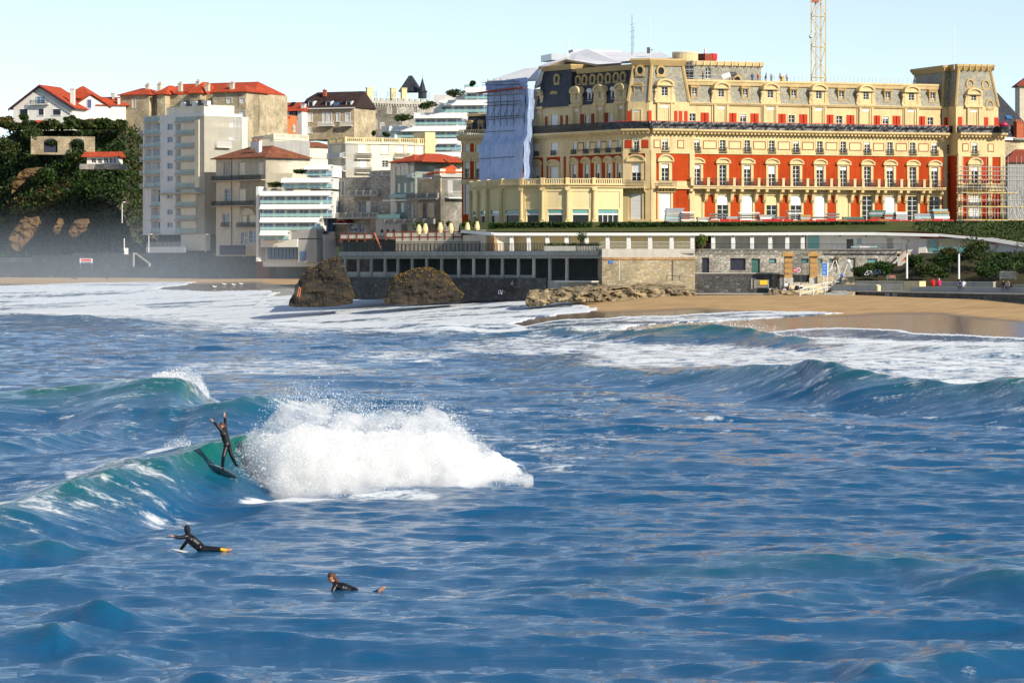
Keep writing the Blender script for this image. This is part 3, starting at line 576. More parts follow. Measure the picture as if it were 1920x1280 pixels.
def rect(F, a, b, t, bo):      # photo rectangle -> (u0,u1,z0,z1) on a face
    c = (a + b) / 2; return (F.u(a), F.u(b), F.z(bo, c), F.z(t, c))
def wallmesh(mb, F, u0, u1, z0, z1, holes, rev=.28):
    """front skin with real openings, each with its reveal"""
    us = sorted({u0, u1, *[min(max(h[i], u0), u1) for h in holes for i in (0, 1)]}); zs = sorted({z0, z1, *[min(max(h[i], z0), z1) for h in holes for i in (2, 3)]})
    for j in range(len(zs) - 1):
        zc = (zs[j] + zs[j + 1]) / 2; run = None
        for i in range(len(us) - 1):
            uc = (us[i] + us[i + 1]) / 2
            solid = not any(h[0] < uc < h[1] and h[2] < zc < h[3] for h in holes)
            if solid and run is None: run = us[i]
            if run is not None and (not solid or i == len(us) - 2):
                e = us[i + 1] if solid else us[i]
                mb.quad(F.w(run, 0, zs[j]), F.w(e, 0, zs[j]), F.w(e, 0, zs[j + 1]), F.w(run, 0, zs[j + 1])); run = None
    for a, b, c, d in holes:
        for p, q in (((a, c), (b, c)), ((b, c), (b, d)), ((b, d), (a, d)), ((a, d), (a, c))):
            mb.quad(F.w(p[0], 0, p[1]), F.w(p[0], rev, p[1]), F.w(q[0], rev, q[1]), F.w(q[0], 0, q[1]))
def wall(root, F, u0, u1, z0, z1, holes, mt, depth=6, rev=.28, name='wall', sides=True):
    mb = MB(); wallmesh(mb, F, u0, u1, z0, z1, holes, rev)
    if sides:
        w = F.w
        mb.quad(w(u0, depth, z0), w(u0, 0, z0), w(u0, 0, z1), w(u0, depth, z1)); mb.quad(w(u1, 0, z0), w(u1, depth, z0), w(u1, depth, z1), w(u1, 0, z1))
        mb.quad(w(u1, depth, z0), w(u0, depth, z0), w(u0, depth, z1), w(u1, depth, z1)); mb.quad(w(u0, 0, z1), w(u1, 0, z1), w(u1, depth, z1), w(u0, depth, z1))
    return mb.build(name, mt, root)
def win(root, F, r, kind='g', rev=.28, fm='white', sh='white', trim=None, tw=.22, proud=.07, arch=0, gl='glass', sill=True, bars=2, name='window', cols=2):
    """a window or door in an opening: frame with glazing bars, pane, blind (part of the height), surround"""
    u0, u1, z0, z1 = r; w = u1 - u0; h = z1 - z0; mb = MB(); t = min(.09, w * .09)
    d0, d1 = rev * .55, rev * .85
    for a, b, c, d in ((u0, u0 + t, z0, z1), (u1 - t, u1, z0, z1), (u0 + t, u1 - t, z0, z0 + t), (u0 + t, u1 - t, z1 - t, z1)): mb.box(F, a, b, d0, d1, c, d)
    if kind in ('g', 'h', 'q') and w > .45:
        for i in range(1, cols):
            uu = u0 + w * i / cols; mb.box(F, uu - t * .5, uu + t * .5, d0 + .01, d1 - .01, z0 + t, z1 - t)
        for i in range(1, bars + 1):
            zz = z0 + h * i / (bars + 1); mb.box(F, u0 + t, u1 - t, d0 + .02, d1 - .02, zz - t * .3, zz + t * .3)
    o = mb.build(name, fm, root)
    if kind != 's': MB().box(F, u0 + .01, u1 - .01, rev * .8, rev * .97, z0 + .01, z1 - .01).build('pane', gl, o)
    fr = {'s': 1.0, 'h': .42, 'q': .2}.get(kind, 0)
    if fr:
        m2 = MB(); zb = z1 - h * fr; k = max(3, int(h * fr / .28)); 
        for i in range(k): m2.box(F, u0 + t * .6, u1 - t * .6, rev * .25 + .012 * (i % 2), rev * .5, zb + (z1 - zb) * i / k + .006, zb + (z1 - zb) * (i + 1) / k)
        m2.build('blind', sh, o)
    if trim:
        m3 = MB(); m3.box(F, u0 - tw, u0, -proud, rev * .3, z0, z1); m3.box(F, u1, u1 + tw, -proud, rev * .3, z0, z1); m3.box(F, u0 - tw, u1 + tw, -proud - .003, rev * .3, z1, z1 + tw)
        if sill: m3.box(F, u0 - tw - .06, u1 + tw + .06, -proud - .12, rev * .3, z0 - .14, z0)
        if arch: archpiece(m3, F, (u0 + u1) / 2, w / 2 + tw + .25, z1 + tw, arch, -proud - .3, .05)
        m3.build('surround', trim, o)
    return o
def archpiece(mb, F, uc, hw, z, rise, d0, d1, n=8, thick=.22):
    """a segmental pediment: sill line, curved hood, and the sunk field between them"""
    pts = [(uc - hw * math.cos(math.pi * i / n), z + rise * math.sin(math.pi * i / n)) for i in range(n + 1)]
    inner = [(uc - (hw - thick) * math.cos(math.pi * i / n), z + max(rise - thick, .05) * math.sin(math.pi * i / n)) for i in range(n + 1)]
    for i in range(n):
        vs = [F.w(u, d, zz) for d in (d0, d1) for u, zz in (pts[i], pts[i + 1], inner[i + 1], inner[i])]
        mb.add(vs, [(0, 1, 2, 3), (7, 6, 5, 4), (0, 4, 5, 1), (2, 6, 7, 3), (1, 5, 6, 2), (3, 7, 4, 0)])
    mb.prism(F, inner, d0 * .45, d1); mb.box(F, uc - hw, uc + hw, d0 * .9, d1, z - .18, z)
def extr(mb, F, u0, u1, prof):
    n = len(prof); vs = [F.w(u, d, z) for u in (u0, u1) for d, z in prof]
    mb.add(vs, [tuple(range(n)), tuple(range(2 * n - 1, n - 1, -1))] + [(i, i + n, (i + 1) % n + n, (i + 1) % n) for i in range(n)])
def loft(mb, A, z0, B, z1, cap=True):
    n = len(A); mb.add([(x, y, z0) for x, y in A] + [(x, y, z1) for x, y in B], [(i, (i + 1) % n, (i + 1) % n + n, i + n) for i in range(n)] + ([tuple(range(n, 2 * n))] if cap else []))
def inset(poly, k, c=None):
    c = c or (sum(p[0] for p in poly) / len(poly), sum(p[1] for p in poly) / len(poly))
    out = []
    for x, y in poly:
        dx, dy = c[0] - x, c[1] - y; L = math.hypot(dx, dy); out.append((x + dx / L * k, y + dy / L * k))
    return out
def plan(F, u0, u1, d0, d1): return [tuple(F.w(u, d, 0)[:2]) for u, d in ((u0, d0), (u1, d0), (u1, d1), (u0, d1))]
def hip(root, F, u0, u1, d0, d1, z, h, mt, over=.5, ridge=.5, name='roof', along='u', thick=.18):
    """hipped roof: ridge is the share of the long side left flat at the top"""
    mb = MB(); A = plan(F, u0 - over, u1 + over, d0 - over, d1 + over)
    uc, dc = (u0 + u1) / 2, (d0 + d1) / 2
    if along == 'u': hr = (u1 - u0) * ridge / 2; r0, r1 = F.w(uc - hr, dc, z + h), F.w(uc + hr, dc, z + h)
    else: hr = (d1 - d0) * ridge / 2; r0, r1 = F.w(uc, dc - hr, z + h), F.w(uc, dc + hr, z + h)
    a, b, c, d = [Vector((x, y, z)) for x, y in A]
    if along == 'u': mb.add([a, b, c, d, r0, r1], [(0, 1, 5, 4), (1, 2, 5), (2, 3, 4, 5), (3, 0, 4)])
    else: mb.add([a, b, c, d, r0, r1], [(0, 1, 4), (1, 2, 5, 4), (2, 3, 5), (3, 0, 4, 5)])
    mb.slab(A, z - thick, z - .002)
    return mb.build(name, mt, root)
def gable(root, F, u0, u1, d0, d1, z, h, mt, over=.7, name='roof', thick=.25, uc=None, zl=None, zr=None):
    """gable facing the camera, ridge running back"""
    uc = (u0 + u1) / 2 if uc is None else uc; mb = MB(); zl = z if zl is None else zl; zr = z if zr is None else zr
    for (ua, za) in ((u0 - over, zl - over * h / max(uc - u0, .1)), (u1 + over, zr - over * h / max(u1 - uc, .1))):
        pr = [(ua, za), (uc, z + h), (uc, z + h + thick), (ua, za + thick)]
        mb.prism(F, pr if ua < uc else pr[::-1], d0 - over, d1 + over)
    return mb.build(name, mt, root)
def balus(mb, F, u0, u1, d, z, h=.9, step=.36, post=None, w=.09, rail=.12):
    """balustrade: bottom and top rail, little posts between"""
    mb.box(F, u0, u1, d - rail, d + rail, z, z + .12); mb.box(F, u0, u1, d - rail, d + rail, z + h - .14, z + h)
    n = max(1, int((u1 - u0) / step))
    for i in range(n):
        u = u0 + (i + .5) * (u1 - u0) / n; mb.box(F, u - w, u + w, d - w, d + w, z + .12, z + h - .14)
    if post:
        k = max(1, round((u1 - u0) / post))
        for i in range(k + 1):
            u = u0 + i * (u1 - u0) / k; mb.box(F, u - .22, u + .22, d - .2, d + .2, z - .02, z + h + .08)
def rail(mb, F, u0, u1, d, z, h=1.0, step=.14, r=.018, mid=0):
    mb.box(F, u0, u1, d - r * 1.6, d + r * 1.6, z + h - .05, z + h); mb.box(F, u0, u1, d - r, d + r, z + .06, z + .10)
    for i in range(mid): mb.box(F, u0, u1, d - r, d + r, z + h * (i + 1) / (mid + 1), z + h * (i + 1) / (mid + 1) + .04)
    n = max(1, int((u1 - u0) / step))
    for i in range(n + 1): u = u0 + i * (u1 - u0) / n; mb.box(F, u - r, u + r, d - r, d + r, z, z + h - .05)
def bldg(name, px, py, Y, label, cat='building', group=None):
    p = P(px, py, Y); return empty(name, p, label, cat, group)
# ------------------------------------------------------------------ the palace hotel
hotel = bldg('palace_hotel', 1225, 418, 500, 'long red and cream palace hotel with slate mansard roof above the beach', 'hotel')
FM = Face(1293, 502.0, 1765, 516.4); FP = Face(1220, 499.2, 1293, 501.4); FC = Face(1172, 500.5, 1220, 499.2); FL = Face(880, 536, 1172, 501.5)
zz = lambda py, px=1300, F=FM: F.z(py, px)
Zb, Zs, Zr, Zc, Zc2, Za, Zm, Zp = [zz(p) for p in (418, 349, 286.5, 249.5, 243, 230.5, 191.5, 151)]
BAY = [1306.5, 1355, 1401, 1447, 1492.5, 1537, 1581, 1626, 1668.5, 1711, 1752]
u0, u1 = FM.u(1293), FM.u(1768)
def fr(F, c, hw, zlo, zhi): u = F.u(c); return (u - hw, u + hw, zlo, zhi)
def rows(F, bays, zoff=0):
    g0 = [fr(F, c, .92, Zb + .5, Zs - 1.25) for c in bays]; g1 = [fr(F, c, .60, Zs + .15, zz(309)) for c in bays]
    g2 = [fr(F, c, .48, zz(284), zz(262)) for c in bays]; return g0, g1, g2
g0, g1, g2 = rows(FM, BAY)
# ground floor, first floor (red), mezzanine (cream)
wall(hotel, FM, u0, u1, Zb - 4, Zs, g0, 'red_wall', 14)
wall(hotel, FM, u0, u1, Zs, Zr, g1, 'red_wall', 14)
wall(hotel, FM, u0, u1, Zr, Zc2, g2, 'cream', 14)
k0 = ['s', 'h', 's', 'h', 'h', 's', 's', 'g', 's', 'g', 'g']
for i, c in enumerate(BAY):
    win(hotel, FM, g0[i], k0[i], trim='cream', tw=.36, arch=.5, bars=4, sill=False, sh='white' if i % 3 else 'cream_pale')
    win(hotel, FM, g1[i], 'qgqhgqqgqgq'[i], trim='cream', tw=.42, arch=.75, bars=4, proud=.14, sill=False)
    o = win(hotel, FM, g2[i], 'qgggqggqggq'[i], trim='cream_pale', tw=.2, bars=3, sill=False)
    mb = MB(); u = FM.u(c); z = g2[i][2]
    for k in range(9): a = -.62 + k * .155; mb.box(FM, u + a - .02, u + a + .02, -.30 - .1 * (k % 2), -.26, z - .12, z + .62 + .1 * (k % 3 == 1))
    mb.box(FM, u - .7, u + .7, -.36, -.1, z - .16, z - .08); mb.box(FM, u - .7, u + .7, -.31, -.27, z + .6, z + .66)
    mb.build('balconet', 'iron', hotel)
# red framed panels between the mezzanine windows
for a, b in zip(BAY[:-1], BAY[1:]):
    ua, ub = FM.u(a) + 1.05, FM.u(b) - 1.05; za, zb_ = zz(279), zz(263.5)
    mb = MB(); t = .12
    for q in ((ua, ub, za, za + t), (ua, ub, zb_ - t, zb_), (ua, ua + t, za + t, zb_ - t), (ub - t, ub, za + t, zb_ - t)): mb.box(FM, q[0], q[1], -.045, .02, q[2], q[3])
    o = mb.build('panel', 'rust', hotel); MB().box(FM, ua + t, ub - t, -.02, .02, za + t, zb_ - t).build('field', 'cream_pale', o)
MB().box(FM, u0, u1, -.16, .1, Zr - .2, Zr + .3).build('string_course', 'cream', hotel)
MB().box(FM, u0, u1, -.22, .1, Zb - .4, Zb + .5).build('plinth', 'cream_pale', hotel)
# long balcony on consoles
mb = MB(); mb.box(FM, u0, u1 - .2, -1.45, .1, Zs - .42, Zs - .12); mb.box(FM, u0, u1 - .2, -1.6, .1, Zs - .12, Zs + .06); mb.build('balcony', 'cream', hotel)
MB().box(FM, u0, u1, -.12, .1, Zs - 1.35, Zs - .45).build('frieze', 'cream', hotel)
for c in BAY:
    for s in (-1, 1):
        u = FM.u(c) + s * 1.38
        if u > u1 - .6: continue
        mb = MB(); extr(mb, FM, u - .24, u + .24, [(.05, Zs - .43), (-1.35, Zs - .43), (-1.3, Zs - .85), (-.75, Zs - 1.2), (-.55, Zs - 2.1), (-.2, Zs - 2.5), (.05, Zs - 2.5)]); mb.build('console', 'cream', hotel)
        mb = MB(); mb.box(FM, u - .22, u + .22, -1.5, -1.12, Zs + .06, Zs + 1.22); mb.box(FM, u - .27, u + .27, -1.55, -1.07, Zs + 1.22, Zs + 1.34); mb.build('post', 'cream', hotel)
mb = MB(); rail(mb, FM, u0 + .2, u1 - .4, -1.3, Zs + .06, 1.1, .17, .022, mid=1)
for c in np.arange(u0 + .8, u1 - 1, 1.35): mb.add([FM.w(c + .3 * math.cos(i * math.pi / 5), -1.3 + q, Zs + .6 + .3 * math.sin(i * math.pi / 5)) for q in (-.03, .03) for i in range(10)], [(i, (i + 1) % 10, (i + 1) % 10 + 10, i + 10) for i in range(10)])
mb.build('railing', 'iron', hotel)
# potted plants and small lamps on the balcony are left to the photograph's blur; dark folded parasols stand against the wall
# main cornice with modillions
def cornice(F, ua, ub, z0=None, z1=None, out=1.1):
    z0 = Zc if z0 is None else z0; z1 = Zc2 if z1 is None else z1
    mb = MB(); h = z1 - z0
    extr(mb, F, ua, ub, [(.1, z0 - .25), (-.25, z0 - .25), (-.32, z0), (-out * .85, z0 + h * .25), (-out, z0 + h * .55), (-out, z1), (.1, z1)])
    n = int((ub - ua) / .62)
    for i in range(n): u = ua + (i + .5) * (ub - ua) / n; mb.box(F, u - .15, u + .15, -out * .72, -.2, z0 - .18, z0 + h * .24)
    return mb.build('cornice', 'cream', hotel)
cornice(FM, u0, u1)
def tarpband(F, ua, ub, d=-1.0):
    """black sheeting hung along the parapet: an uneven, folded strip"""
    n = int((ub - ua) / .35); vs = []; fs = []
    for i in range(n + 1):
        u = ua + (ub - ua) * i / n; q = .06 * math.sin(i * 1.7) + .06 * math.sin(i * .63 + 1)
        for k, (f, e) in enumerate(((0, .05), (.33, 0), (.66, .06), (1, 0))):
            vs.append(F.w(u, d + q * (1.3 if k in (1, 2) else .4) * math.cos(k * 2.1 + i * .9) - e, Zc2 + .01 + f * (Za - Zc2 + .1 + .06 * math.sin(i * .41))))
    for i in range(n):
        for k in range(3): a = i * 4 + k; fs.append((a, a + 4, a + 5, a + 1))
    mb = MB(); mb.add(vs, fs); mb.box(F, ua, ub, d + .1, d + .25, Zc2 + .005, Za); o = mb.build('sheeting', 'black_tarp', hotel)
    MB().box(F, ua, ub, d - .02, d + .06, Za + .10, Za + .17).build('cord', 'red_plain', o)
tarpband(FM, u0, u1)
MB().box(FM, u0, u1, -.9, 3, Zc2 - .3, Zc2 + .02).build('gutter_ledge', 'cream', hotel)
# attic storey
DOR = [1352.5, 1444.7, 1535.5, 1624, 1709]; SM = [1302.5, 1397.5, 1488.5, 1578, 1665, 1749]
SH = [1325.5, 1377.5, 1419, 1470, 1510.5, 1559.5, 1599, 1647.5, 1685.5, 1732]
aw = [fr(FM, c, .52, Za - .2, zz(212.5)) for c in SM]; sw = [fr(FM, c, .70, zz(228.5), zz(210.5)) for c in SH]
FA = FM.shift(.9)
wall(hotel, FA, u0, u1, Zc2, Zm, aw + sw, 'cream', 13)
for i, r in enumerate(aw): win(hotel, FA, r, 'gqggqg'[i], trim='cream_pale', tw=.16, bars=2, sill=False)
for r in sw:
    o = win(hotel, FA, r, 'd', bars=0); um = (r[0] + r[1]) / 2
    for s in (-1, 1):
        mb = MB(); a, b = (r[0], um - .06) if s < 0 else (um + .06, r[1]); mb.box(FA, a, b, -.05, .0, r[2], r[3])
        for k in range(6): mb.box(FA, a + .05, b - .05, -.07, -.05, r[2] + .1 + k * (r[3] - r[2] - .2) / 6, r[2] + .06 + (k + .7) * (r[3] - r[2] - .2) / 6)
        mb.build('shutter', 'red_paint', o)
mb = MB(); extr(mb, FA, u0, u1, [(.1, Zm - .5), (-.25, Zm - .4), (-.45, Zm - .1), (-.45, Zm), (.1, Zm)]); mb.build('attic_cornice', 'cream', hotel)
for i in range(10):
    u = FM.u(SH[i]) - (1.2 if i % 2 else -1.2); MB().tube(FA.w(u, -.12, Za), FA.w(u, -.12, Zm - .4), .07).build('downpipe', 'cream_pale', hotel)
# mansard and its parapet
mb = MB(); extr(mb, FA, u0, u1, [(.0, Zm), (1.15, Zp - .4), (11, Zp - .4), (11, Zm)]); mb.build('mansard', 'slate', hotel)
mb = MB(); extr(mb, FA, u0, u1, [(1.2, Zp - .7), (.75, Zp - .6), (.6, Zp - .2), (.45, Zp), (.45, Zp + .25), (1.6, Zp + .25), (1.6, Zp - .7)]); mb.build('parapet', 'cream', hotel)
MB().box(FA, u0, u1, 1.6, 11.2, Zp - .38, Zp - .1).build('roof_deck', 'concrete_light', hotel)
def dormer(root, F, c, zb, z1, z2, tall=True, w=.66, kind='q'):
    """two storeys of window under a curved hood, with pilasters and scrolls, standing on the attic wall"""
    u = F.u(c); ztop = z2
    d = MB(); hw = w + .55
    wlo = (u - w, u + w, zb, z1 - .5); wup = (u - w * .72, u + w * .72, z1 + .95, z1 + 2.65)
    wallmesh(d, F, u - hw, u + hw, zb, ztop, [wlo, wup], .3)
    d.quad(F.w(u - hw, 3, zb), F.w(u - hw, 0, zb), F.w(u - hw, 0, ztop), F.w(u - hw, 3, ztop)); d.quad(F.w(u + hw, 0, zb), F.w(u + hw, 3, zb), F.w(u + hw, 3, ztop), F.w(u + hw, 0, ztop)); d.quad(F.w(u - hw, 0, ztop), F.w(u + hw, 0, ztop), F.w(u + hw, 3, ztop), F.w(u - hw, 3, ztop))
    for s in (-1, 1):
        d.box(F, u + s * (hw - .14) - .17, u + s * (hw - .14) + .17, -.16, 0, zb, z1 - .1)
        d.box(F, u + s * (hw - .08) - .14, u + s * (hw - .08) + .14, -.12, 0, z1 + .4, ztop - .1)
        for k, (q, r_) in enumerate(((.55, .34), (1.0, .26), (1.35, .18))): d.box(F, u + s * (hw + .16) - r_, u + s * (hw + .16) + r_, -.05 - .02 * k, .4, z1 + .1 + q - .45, z1 + .1 + q)
        d.ball(F.w(u + s * (hw + .2), .1, z1 + 1.75), .26, .26, .34)
    d.box(F, u - hw - .45, u + hw + .45, -.3, .3, z1 - .15, z1 + .22)
    o = d.build('dormer', 'cream', root)
    h = MB(); archpiece(h, F, u, hw + .22, ztop, .95, -.5, 2.4, thick=.3); h.build('hood', 'cream', o)
    win2(o, F, wlo, 'h'); win2(o, F, wup, 'q')
def win2(par, F, r, kind):   # a dormer's window: one mesh per material, children of the dormer
    u0, u1, z0, z1 = r; t = .07; mb = MB(); fr_ = .14 if kind == 'h' else .2
    for a, b, c, d in ((u0, u0 + t, z0, z1), (u1 - t, u1, z0, z1), (u0, u1, z0, z0 + t), ((u0 + u1) / 2 - t / 2, (u0 + u1) / 2 + t / 2, z0, z1)): mb.box(F, a, b, .15, .24, c, d)
    for k in (1, 2): mb.box(F, u0, u1, .17, .22, z0 + (z1 - z0) * (1 - fr_) * k / 3 - .02, z0 + (z1 - z0) * (1 - fr_) * k / 3 + .02)
    mb.box(F, u0, u1, .10, .26, z1 - (z1 - z0) * fr_, z1); mb.build('window', 'white', par)
    MB().box(F, u0, u1, .25, .29, z0, z1).build('pane', 'glass', par)
def smallwin(root, F, c, zlo, zhi, hw=.45, tilt=.5, kind='q', trim='wood_board'):
    u = F.u(c); Fx = F.shift(-.02); mb = MB()
    mb.box(Fx, u - hw - .2, u - hw, -.05, 2, zlo - .1, zhi + .1); mb.box(Fx, u + hw, u + hw + .2, -.05, 2, zlo - .1, zhi + .1); mb.box(Fx, u - hw - .3, u + hw + .3, -.12, 2, zlo - .28, zlo - .1)
    archpiece(mb, Fx, u, hw + .3, zhi + .12, .35, -.22, 2, n=6, thick=.16); o = mb.build('roof_window', trim, root); win2(o, F, (u - hw, u + hw, zlo - .05, zhi + .1), 'q')
mat('dormer_trim', (0.50, 0.36, 0.16), .8, .15)
for c in DOR: dormer(hotel, FA.shift(-.12), c, Za - .4, zz(192), zz(163))
for c in SM: smallwin(hotel, FA.shift(.3), c, zz(180.5), zz(163), trim='dormer_trim')

# --- corner pavilion (three faces) and the shaded wing
def pav_face(F, ua, ub, cent, shade=False, big=.62):
    u = F.u(cent); h0 = (u - .95, u + .95, Zb + .5, Zs - 1.2); h1 = (u - big, u + big, Zs + .1, zz(308)); h2 = (u - .48, u + .48, zz(284), zz(262))
    wall(hotel, F, ua, ub, Zb - 4, Zs, [h0], 'red_wall', 5); wall(hotel, F, ua, ub, Zs, Zr, [h1], 'red_wall', 5); wall(hotel, F, ua, ub, Zr, Zc2, [h2], 'cream', 5)
    win(hotel, F, h0, 's', trim='cream', tw=.36, arch=.5, sill=False); win(hotel, F, h1, 'h' if shade else 'q', trim='cream', tw=.5, arch=1.0, proud=.16, bars=4, sill=False); win(hotel, F, h2, 'q', trim='cream_pale', bars=3, sill=False)
    for s in (ua + .42, ub - .42):
        MB().box(F, s - .42, s + .42, -.18, .1, Zb - .4, Zr + .2).build('pilaster', 'cream', hotel)
    for d_, za, zb2 in ((-.35, Zs - .5, Zs + .05), (-.2, Zs + .05, Zs + .75), (-.16, Zr - .2, Zr + .35), (-.24, Zb - .4, Zb + .5)): MB().box(F, ua, ub, d_, .1, za, zb2).build('string_course', 'cream', hotel)
    for s in (-1, 1):
        uc = (u + s * (big + .6) + (ub - .9 if s > 0 else ua + .9)) / 2; hw = .55
        o = MB().box(F, uc - hw, uc + hw, -.05, .02, zz(279), zz(263.5)).build('panel', 'rust', hotel); MB().box(F, uc - hw + .13, uc + hw - .13, -.07, .0, zz(279) + .13, zz(263.5) - .13).build('field', 'red_paint' if shade else 'cream_pale', o)
    mb = MB(); z = h2[2]
    for k in range(9): a = -.62 + k * .155; mb.box(F, u + a - .02, u + a + .02, -.36, -.3, z - .12, z + .64)
    mb.box(F, u - .7, u + .7, -.42, -.1, z - .16, z - .08); mb.build('balconet', 'iron', hotel)
    mb = MB(); mb.box(F, u - 1.6, u + 1.6, -1.2, .1, Zs - .4, Zs - .1)
    for k in range(6): extr(mb, F, u - 1.5 + k * .56, u - 1.3 + k * .56, [(.05, Zs - .4), (-1.05, Zs - .4), (-.3, Zs - 1.0), (.05, Zs - 1.0)])
    mb.build('balcony', 'cream', hotel); mb = MB(); rail(mb, F, u - 1.5, u + 1.5, -1.1, Zs - .1, 1.0, .16, .022, 1); mb.build('railing', 'iron', hotel)
    cornice(F, ua - .02, ub + .02); tarpband(F, ua - .6, ub + .5)
pav_face(FP, 0, FP.L + .8, 1247); pav_face(FC, -.3, FC.L, 1193, True, .8)
Zpt, Zpc = zz(119, 1250, FP), zz(109, 1250, FP)
base = [tuple(FC.w(.2, .9, 0)[:2]), tuple(FP.w(0.1, .9, 0)[:2]), tuple(FP.w(FP.L + .3, .9, 0)[:2]), tuple(FP.w(FP.L + .3, 13, 0)[:2]), tuple(FL.w(FL.L - 1, 12, 0)[:2])]
cen = (sum(p[0] for p in base) / 5, sum(p[1] for p in base) / 5)
mb = MB(); mb.slab(base[::-1][::-1], Zc2, Zm); mb.build('attic_wall', 'cream', hotel)
mb = MB(); loft(mb, base, Zm, inset(base, 1.25, cen), Zpt); mb.build('mansard', 'slate', hotel)
o_ = inset(base, .9, cen)
mb = MB(); loft(mb, o_, Zpt - .3, inset(base, .35, cen), Zpc - .25, False); loft(mb, inset(base, .35, cen), Zpc - .25, inset(base, .45, cen), Zpc); mb.build('roof_cornice', 'dormer_trim', hotel)
FPa, FCa = FP.shift(.9), FC.shift(.9)
for A_, B_ in ((base[1], inset(base, 1.25, cen)[1]), (base[2], inset(base, 1.25, cen)[2]), (base[0], inset(base, 1.25, cen)[0])):
    MB().tube((A_[0], A_[1], Zm), (B_[0], B_[1], Zpt), .28, .28, 6).build('hip_moulding', 'dormer_trim', hotel)
dormer(hotel, FPa.shift(-.15), 1246.5, Za - .4, zz(192), zz(160), w=.72)
def oculus(F, c, py, d=.75):
    p = F.w(F.u(c), d, zz(py)); n = -Vector((F.n.x, F.n.y, 0)); mb = MB(); r = .52
    t = Vector((F.t.x, F.t.y, 0)); ring = []
    for k in range(12):
        a = 2 * math.pi * k / 12; ring.append((math.cos(a), math.sin(a)))
    vs = [p + t * (c_ * r * q) + Vector((0, 0, s_ * r * q * 1.15)) + n * e for q, e in ((1.5, 0), (1.5, .35), (1.0, .35), (.95, .05)) for c_, s_ in ring]
    mb.add(vs, [(j * 12 + i, j * 12 + (i + 1) % 12, (j + 1) * 12 + (i + 1) % 12, (j + 1) * 12 + i) for j in range(3) for i in range(12)])
    mb.add([p + t * x + Vector((0, 0, z)) + n * e for x, z, e in ((-.75, -.95, 0), (.75, -.95, 0), (.75, -.55, 0), (-.75, -.55, 0), (-.75, -.95, .3), (.75, -.95, .3), (.75, -.55, .3), (-.75, -.55, .3))], [(4, 5, 6, 7), (0, 4, 7, 3), (1, 2, 6, 5), (3, 7, 6, 2), (0, 1, 5, 4)])
    o = mb.build('oculus', 'dormer_trim', hotel)
    m2 = MB(); m2.add([p + t * (c_ * r * .97) + Vector((0, 0, s_ * r * 1.1)) + n * .08 for c_, s_ in ring], [tuple(range(12))]); m2.build('pane', 'glass', o)
oculus(FPa, 1241.5, 134); oculus(FCa, 1198, 133)
smallwin(hotel, FCa.shift(.25), 1197, zz(180), zz(162), .55, trim='dormer_trim')
r = fr(FCa, 1195, .62, Za, zz(207)); win(hotel, FCa.shift(-.1), r, 'q', .12, trim='cream_pale', sill=False)
for F, cs_ in ((FPa, (1218.5, 1267, 1276, 1286)), (FCa, (1179.5, 1210))):
    for c in cs_:
        r = fr(F, c, .28, zz(228), zz(208.5)); MB().box(F, r[0], r[1], -.06, .02, r[2], r[3]).build('shutter', 'red_paint', hotel)

# --- wing turned away from the sun
LW = FL.L; lz = lambda py, px=1100: FL.z(py, px)
LB = [1078, 1101, 1122, 1143, 1162]; LP = [1008, 1040]
uL0 = FL.u(992)
l1 = [fr(FL, c, .55, Zs + .1, zz(306)) for c in LB] + [fr(FL, 1008, .6, Zs + .1, zz(306)), fr(FL, 1040, 1.1, Zs + .1, zz(308))]
l2 = [fr(FL, c, .48, zz(284), zz(262)) for c in LB] + [fr(FL, 1008, .48, zz(284), zz(262)), fr(FL, 1040, .95, zz(284), zz(262))]
wall(hotel, FL, uL0, LW, Zb - 4, Zr, l1, 'red_wall', 12); wall(hotel, FL, uL0, LW, Zr, Zc2, l2, 'cream', 12)
for r in l1: win(hotel, FL, r, 's' if r[1] - r[0] > 2 else 'h', trim='cream', tw=.4, arch=.8, proud=.15, sill=False, sh='white')
for r in l2: win(hotel, FL, r, 's', trim='cream_pale', sill=False)
for r in l2:
    u = (r[0] + r[1]) / 2; mb = MB(); rail(mb, FL, u - .7, u + .7, -.3, r[2] - .1, .75, .14, .025); mb.build('balconet', 'iron', hotel)
for a, b in zip(LB[:-1], LB[1:]):
    uc = (FL.u(a) + FL.u(b)) / 2; o = MB().box(FL, uc - .75, uc + .75, -.05, .02, zz(279), zz(263.5)).build('panel', 'rust', hotel); MB().box(FL, uc - .6, uc + .6, -.07, 0, zz(279) + .14, zz(263.5) - .14).build('field', 'cream_pale', o)
for c in (996, 1023, 1055, 1066, 1170): u = FL.u(c); MB().box(FL, u - .4, u + .4, -.2, .1, Zb, Zr + .2).build('pilaster', 'cream', hotel)
MB().box(FL, uL0, LW, -.16, .1, Zr - .2, Zr + .35).build('string_course', 'cream', hotel)
cornice(FL, uL0 - .5, LW); mb = MB(); rail(mb, FL, uL0, FL.u(1140), -.95, Zc2, 1.25, .2, .035, 2); mb.build('railing', 'iron', hotel); tarpband(FL, FL.u(1140), LW + .3)
FLa = FL.shift(.9)
la = [fr(FLa, 1040, .9, Za - .2, zz(206)), fr(FLa, 1101, .5, Za - .2, zz(212)), fr(FLa, 1146, .5, Za - .2, zz(212))]
wall(hotel, FLa, uL0, LW, Zc2, Zm, la, 'cream', 11)
for r in la: win(hotel, FLa, r, 's', trim='cream_pale', tw=.15, sill=False)
for c in (1024.5, 1053, 1063, 1091, 1096, 1111, 1115.5, 1136, 1139.5): r = fr(FLa, c, .3, zz(228), zz(209)); MB().box(FLa, r[0], r[1], -.06, .02, r[2], r[3]).build('shutter', 'rust', hotel)  # wing shutters in a darker red than the front, shade put in
Zlp = zz(121, 1144, FM) ; Zl2 = zz(124)
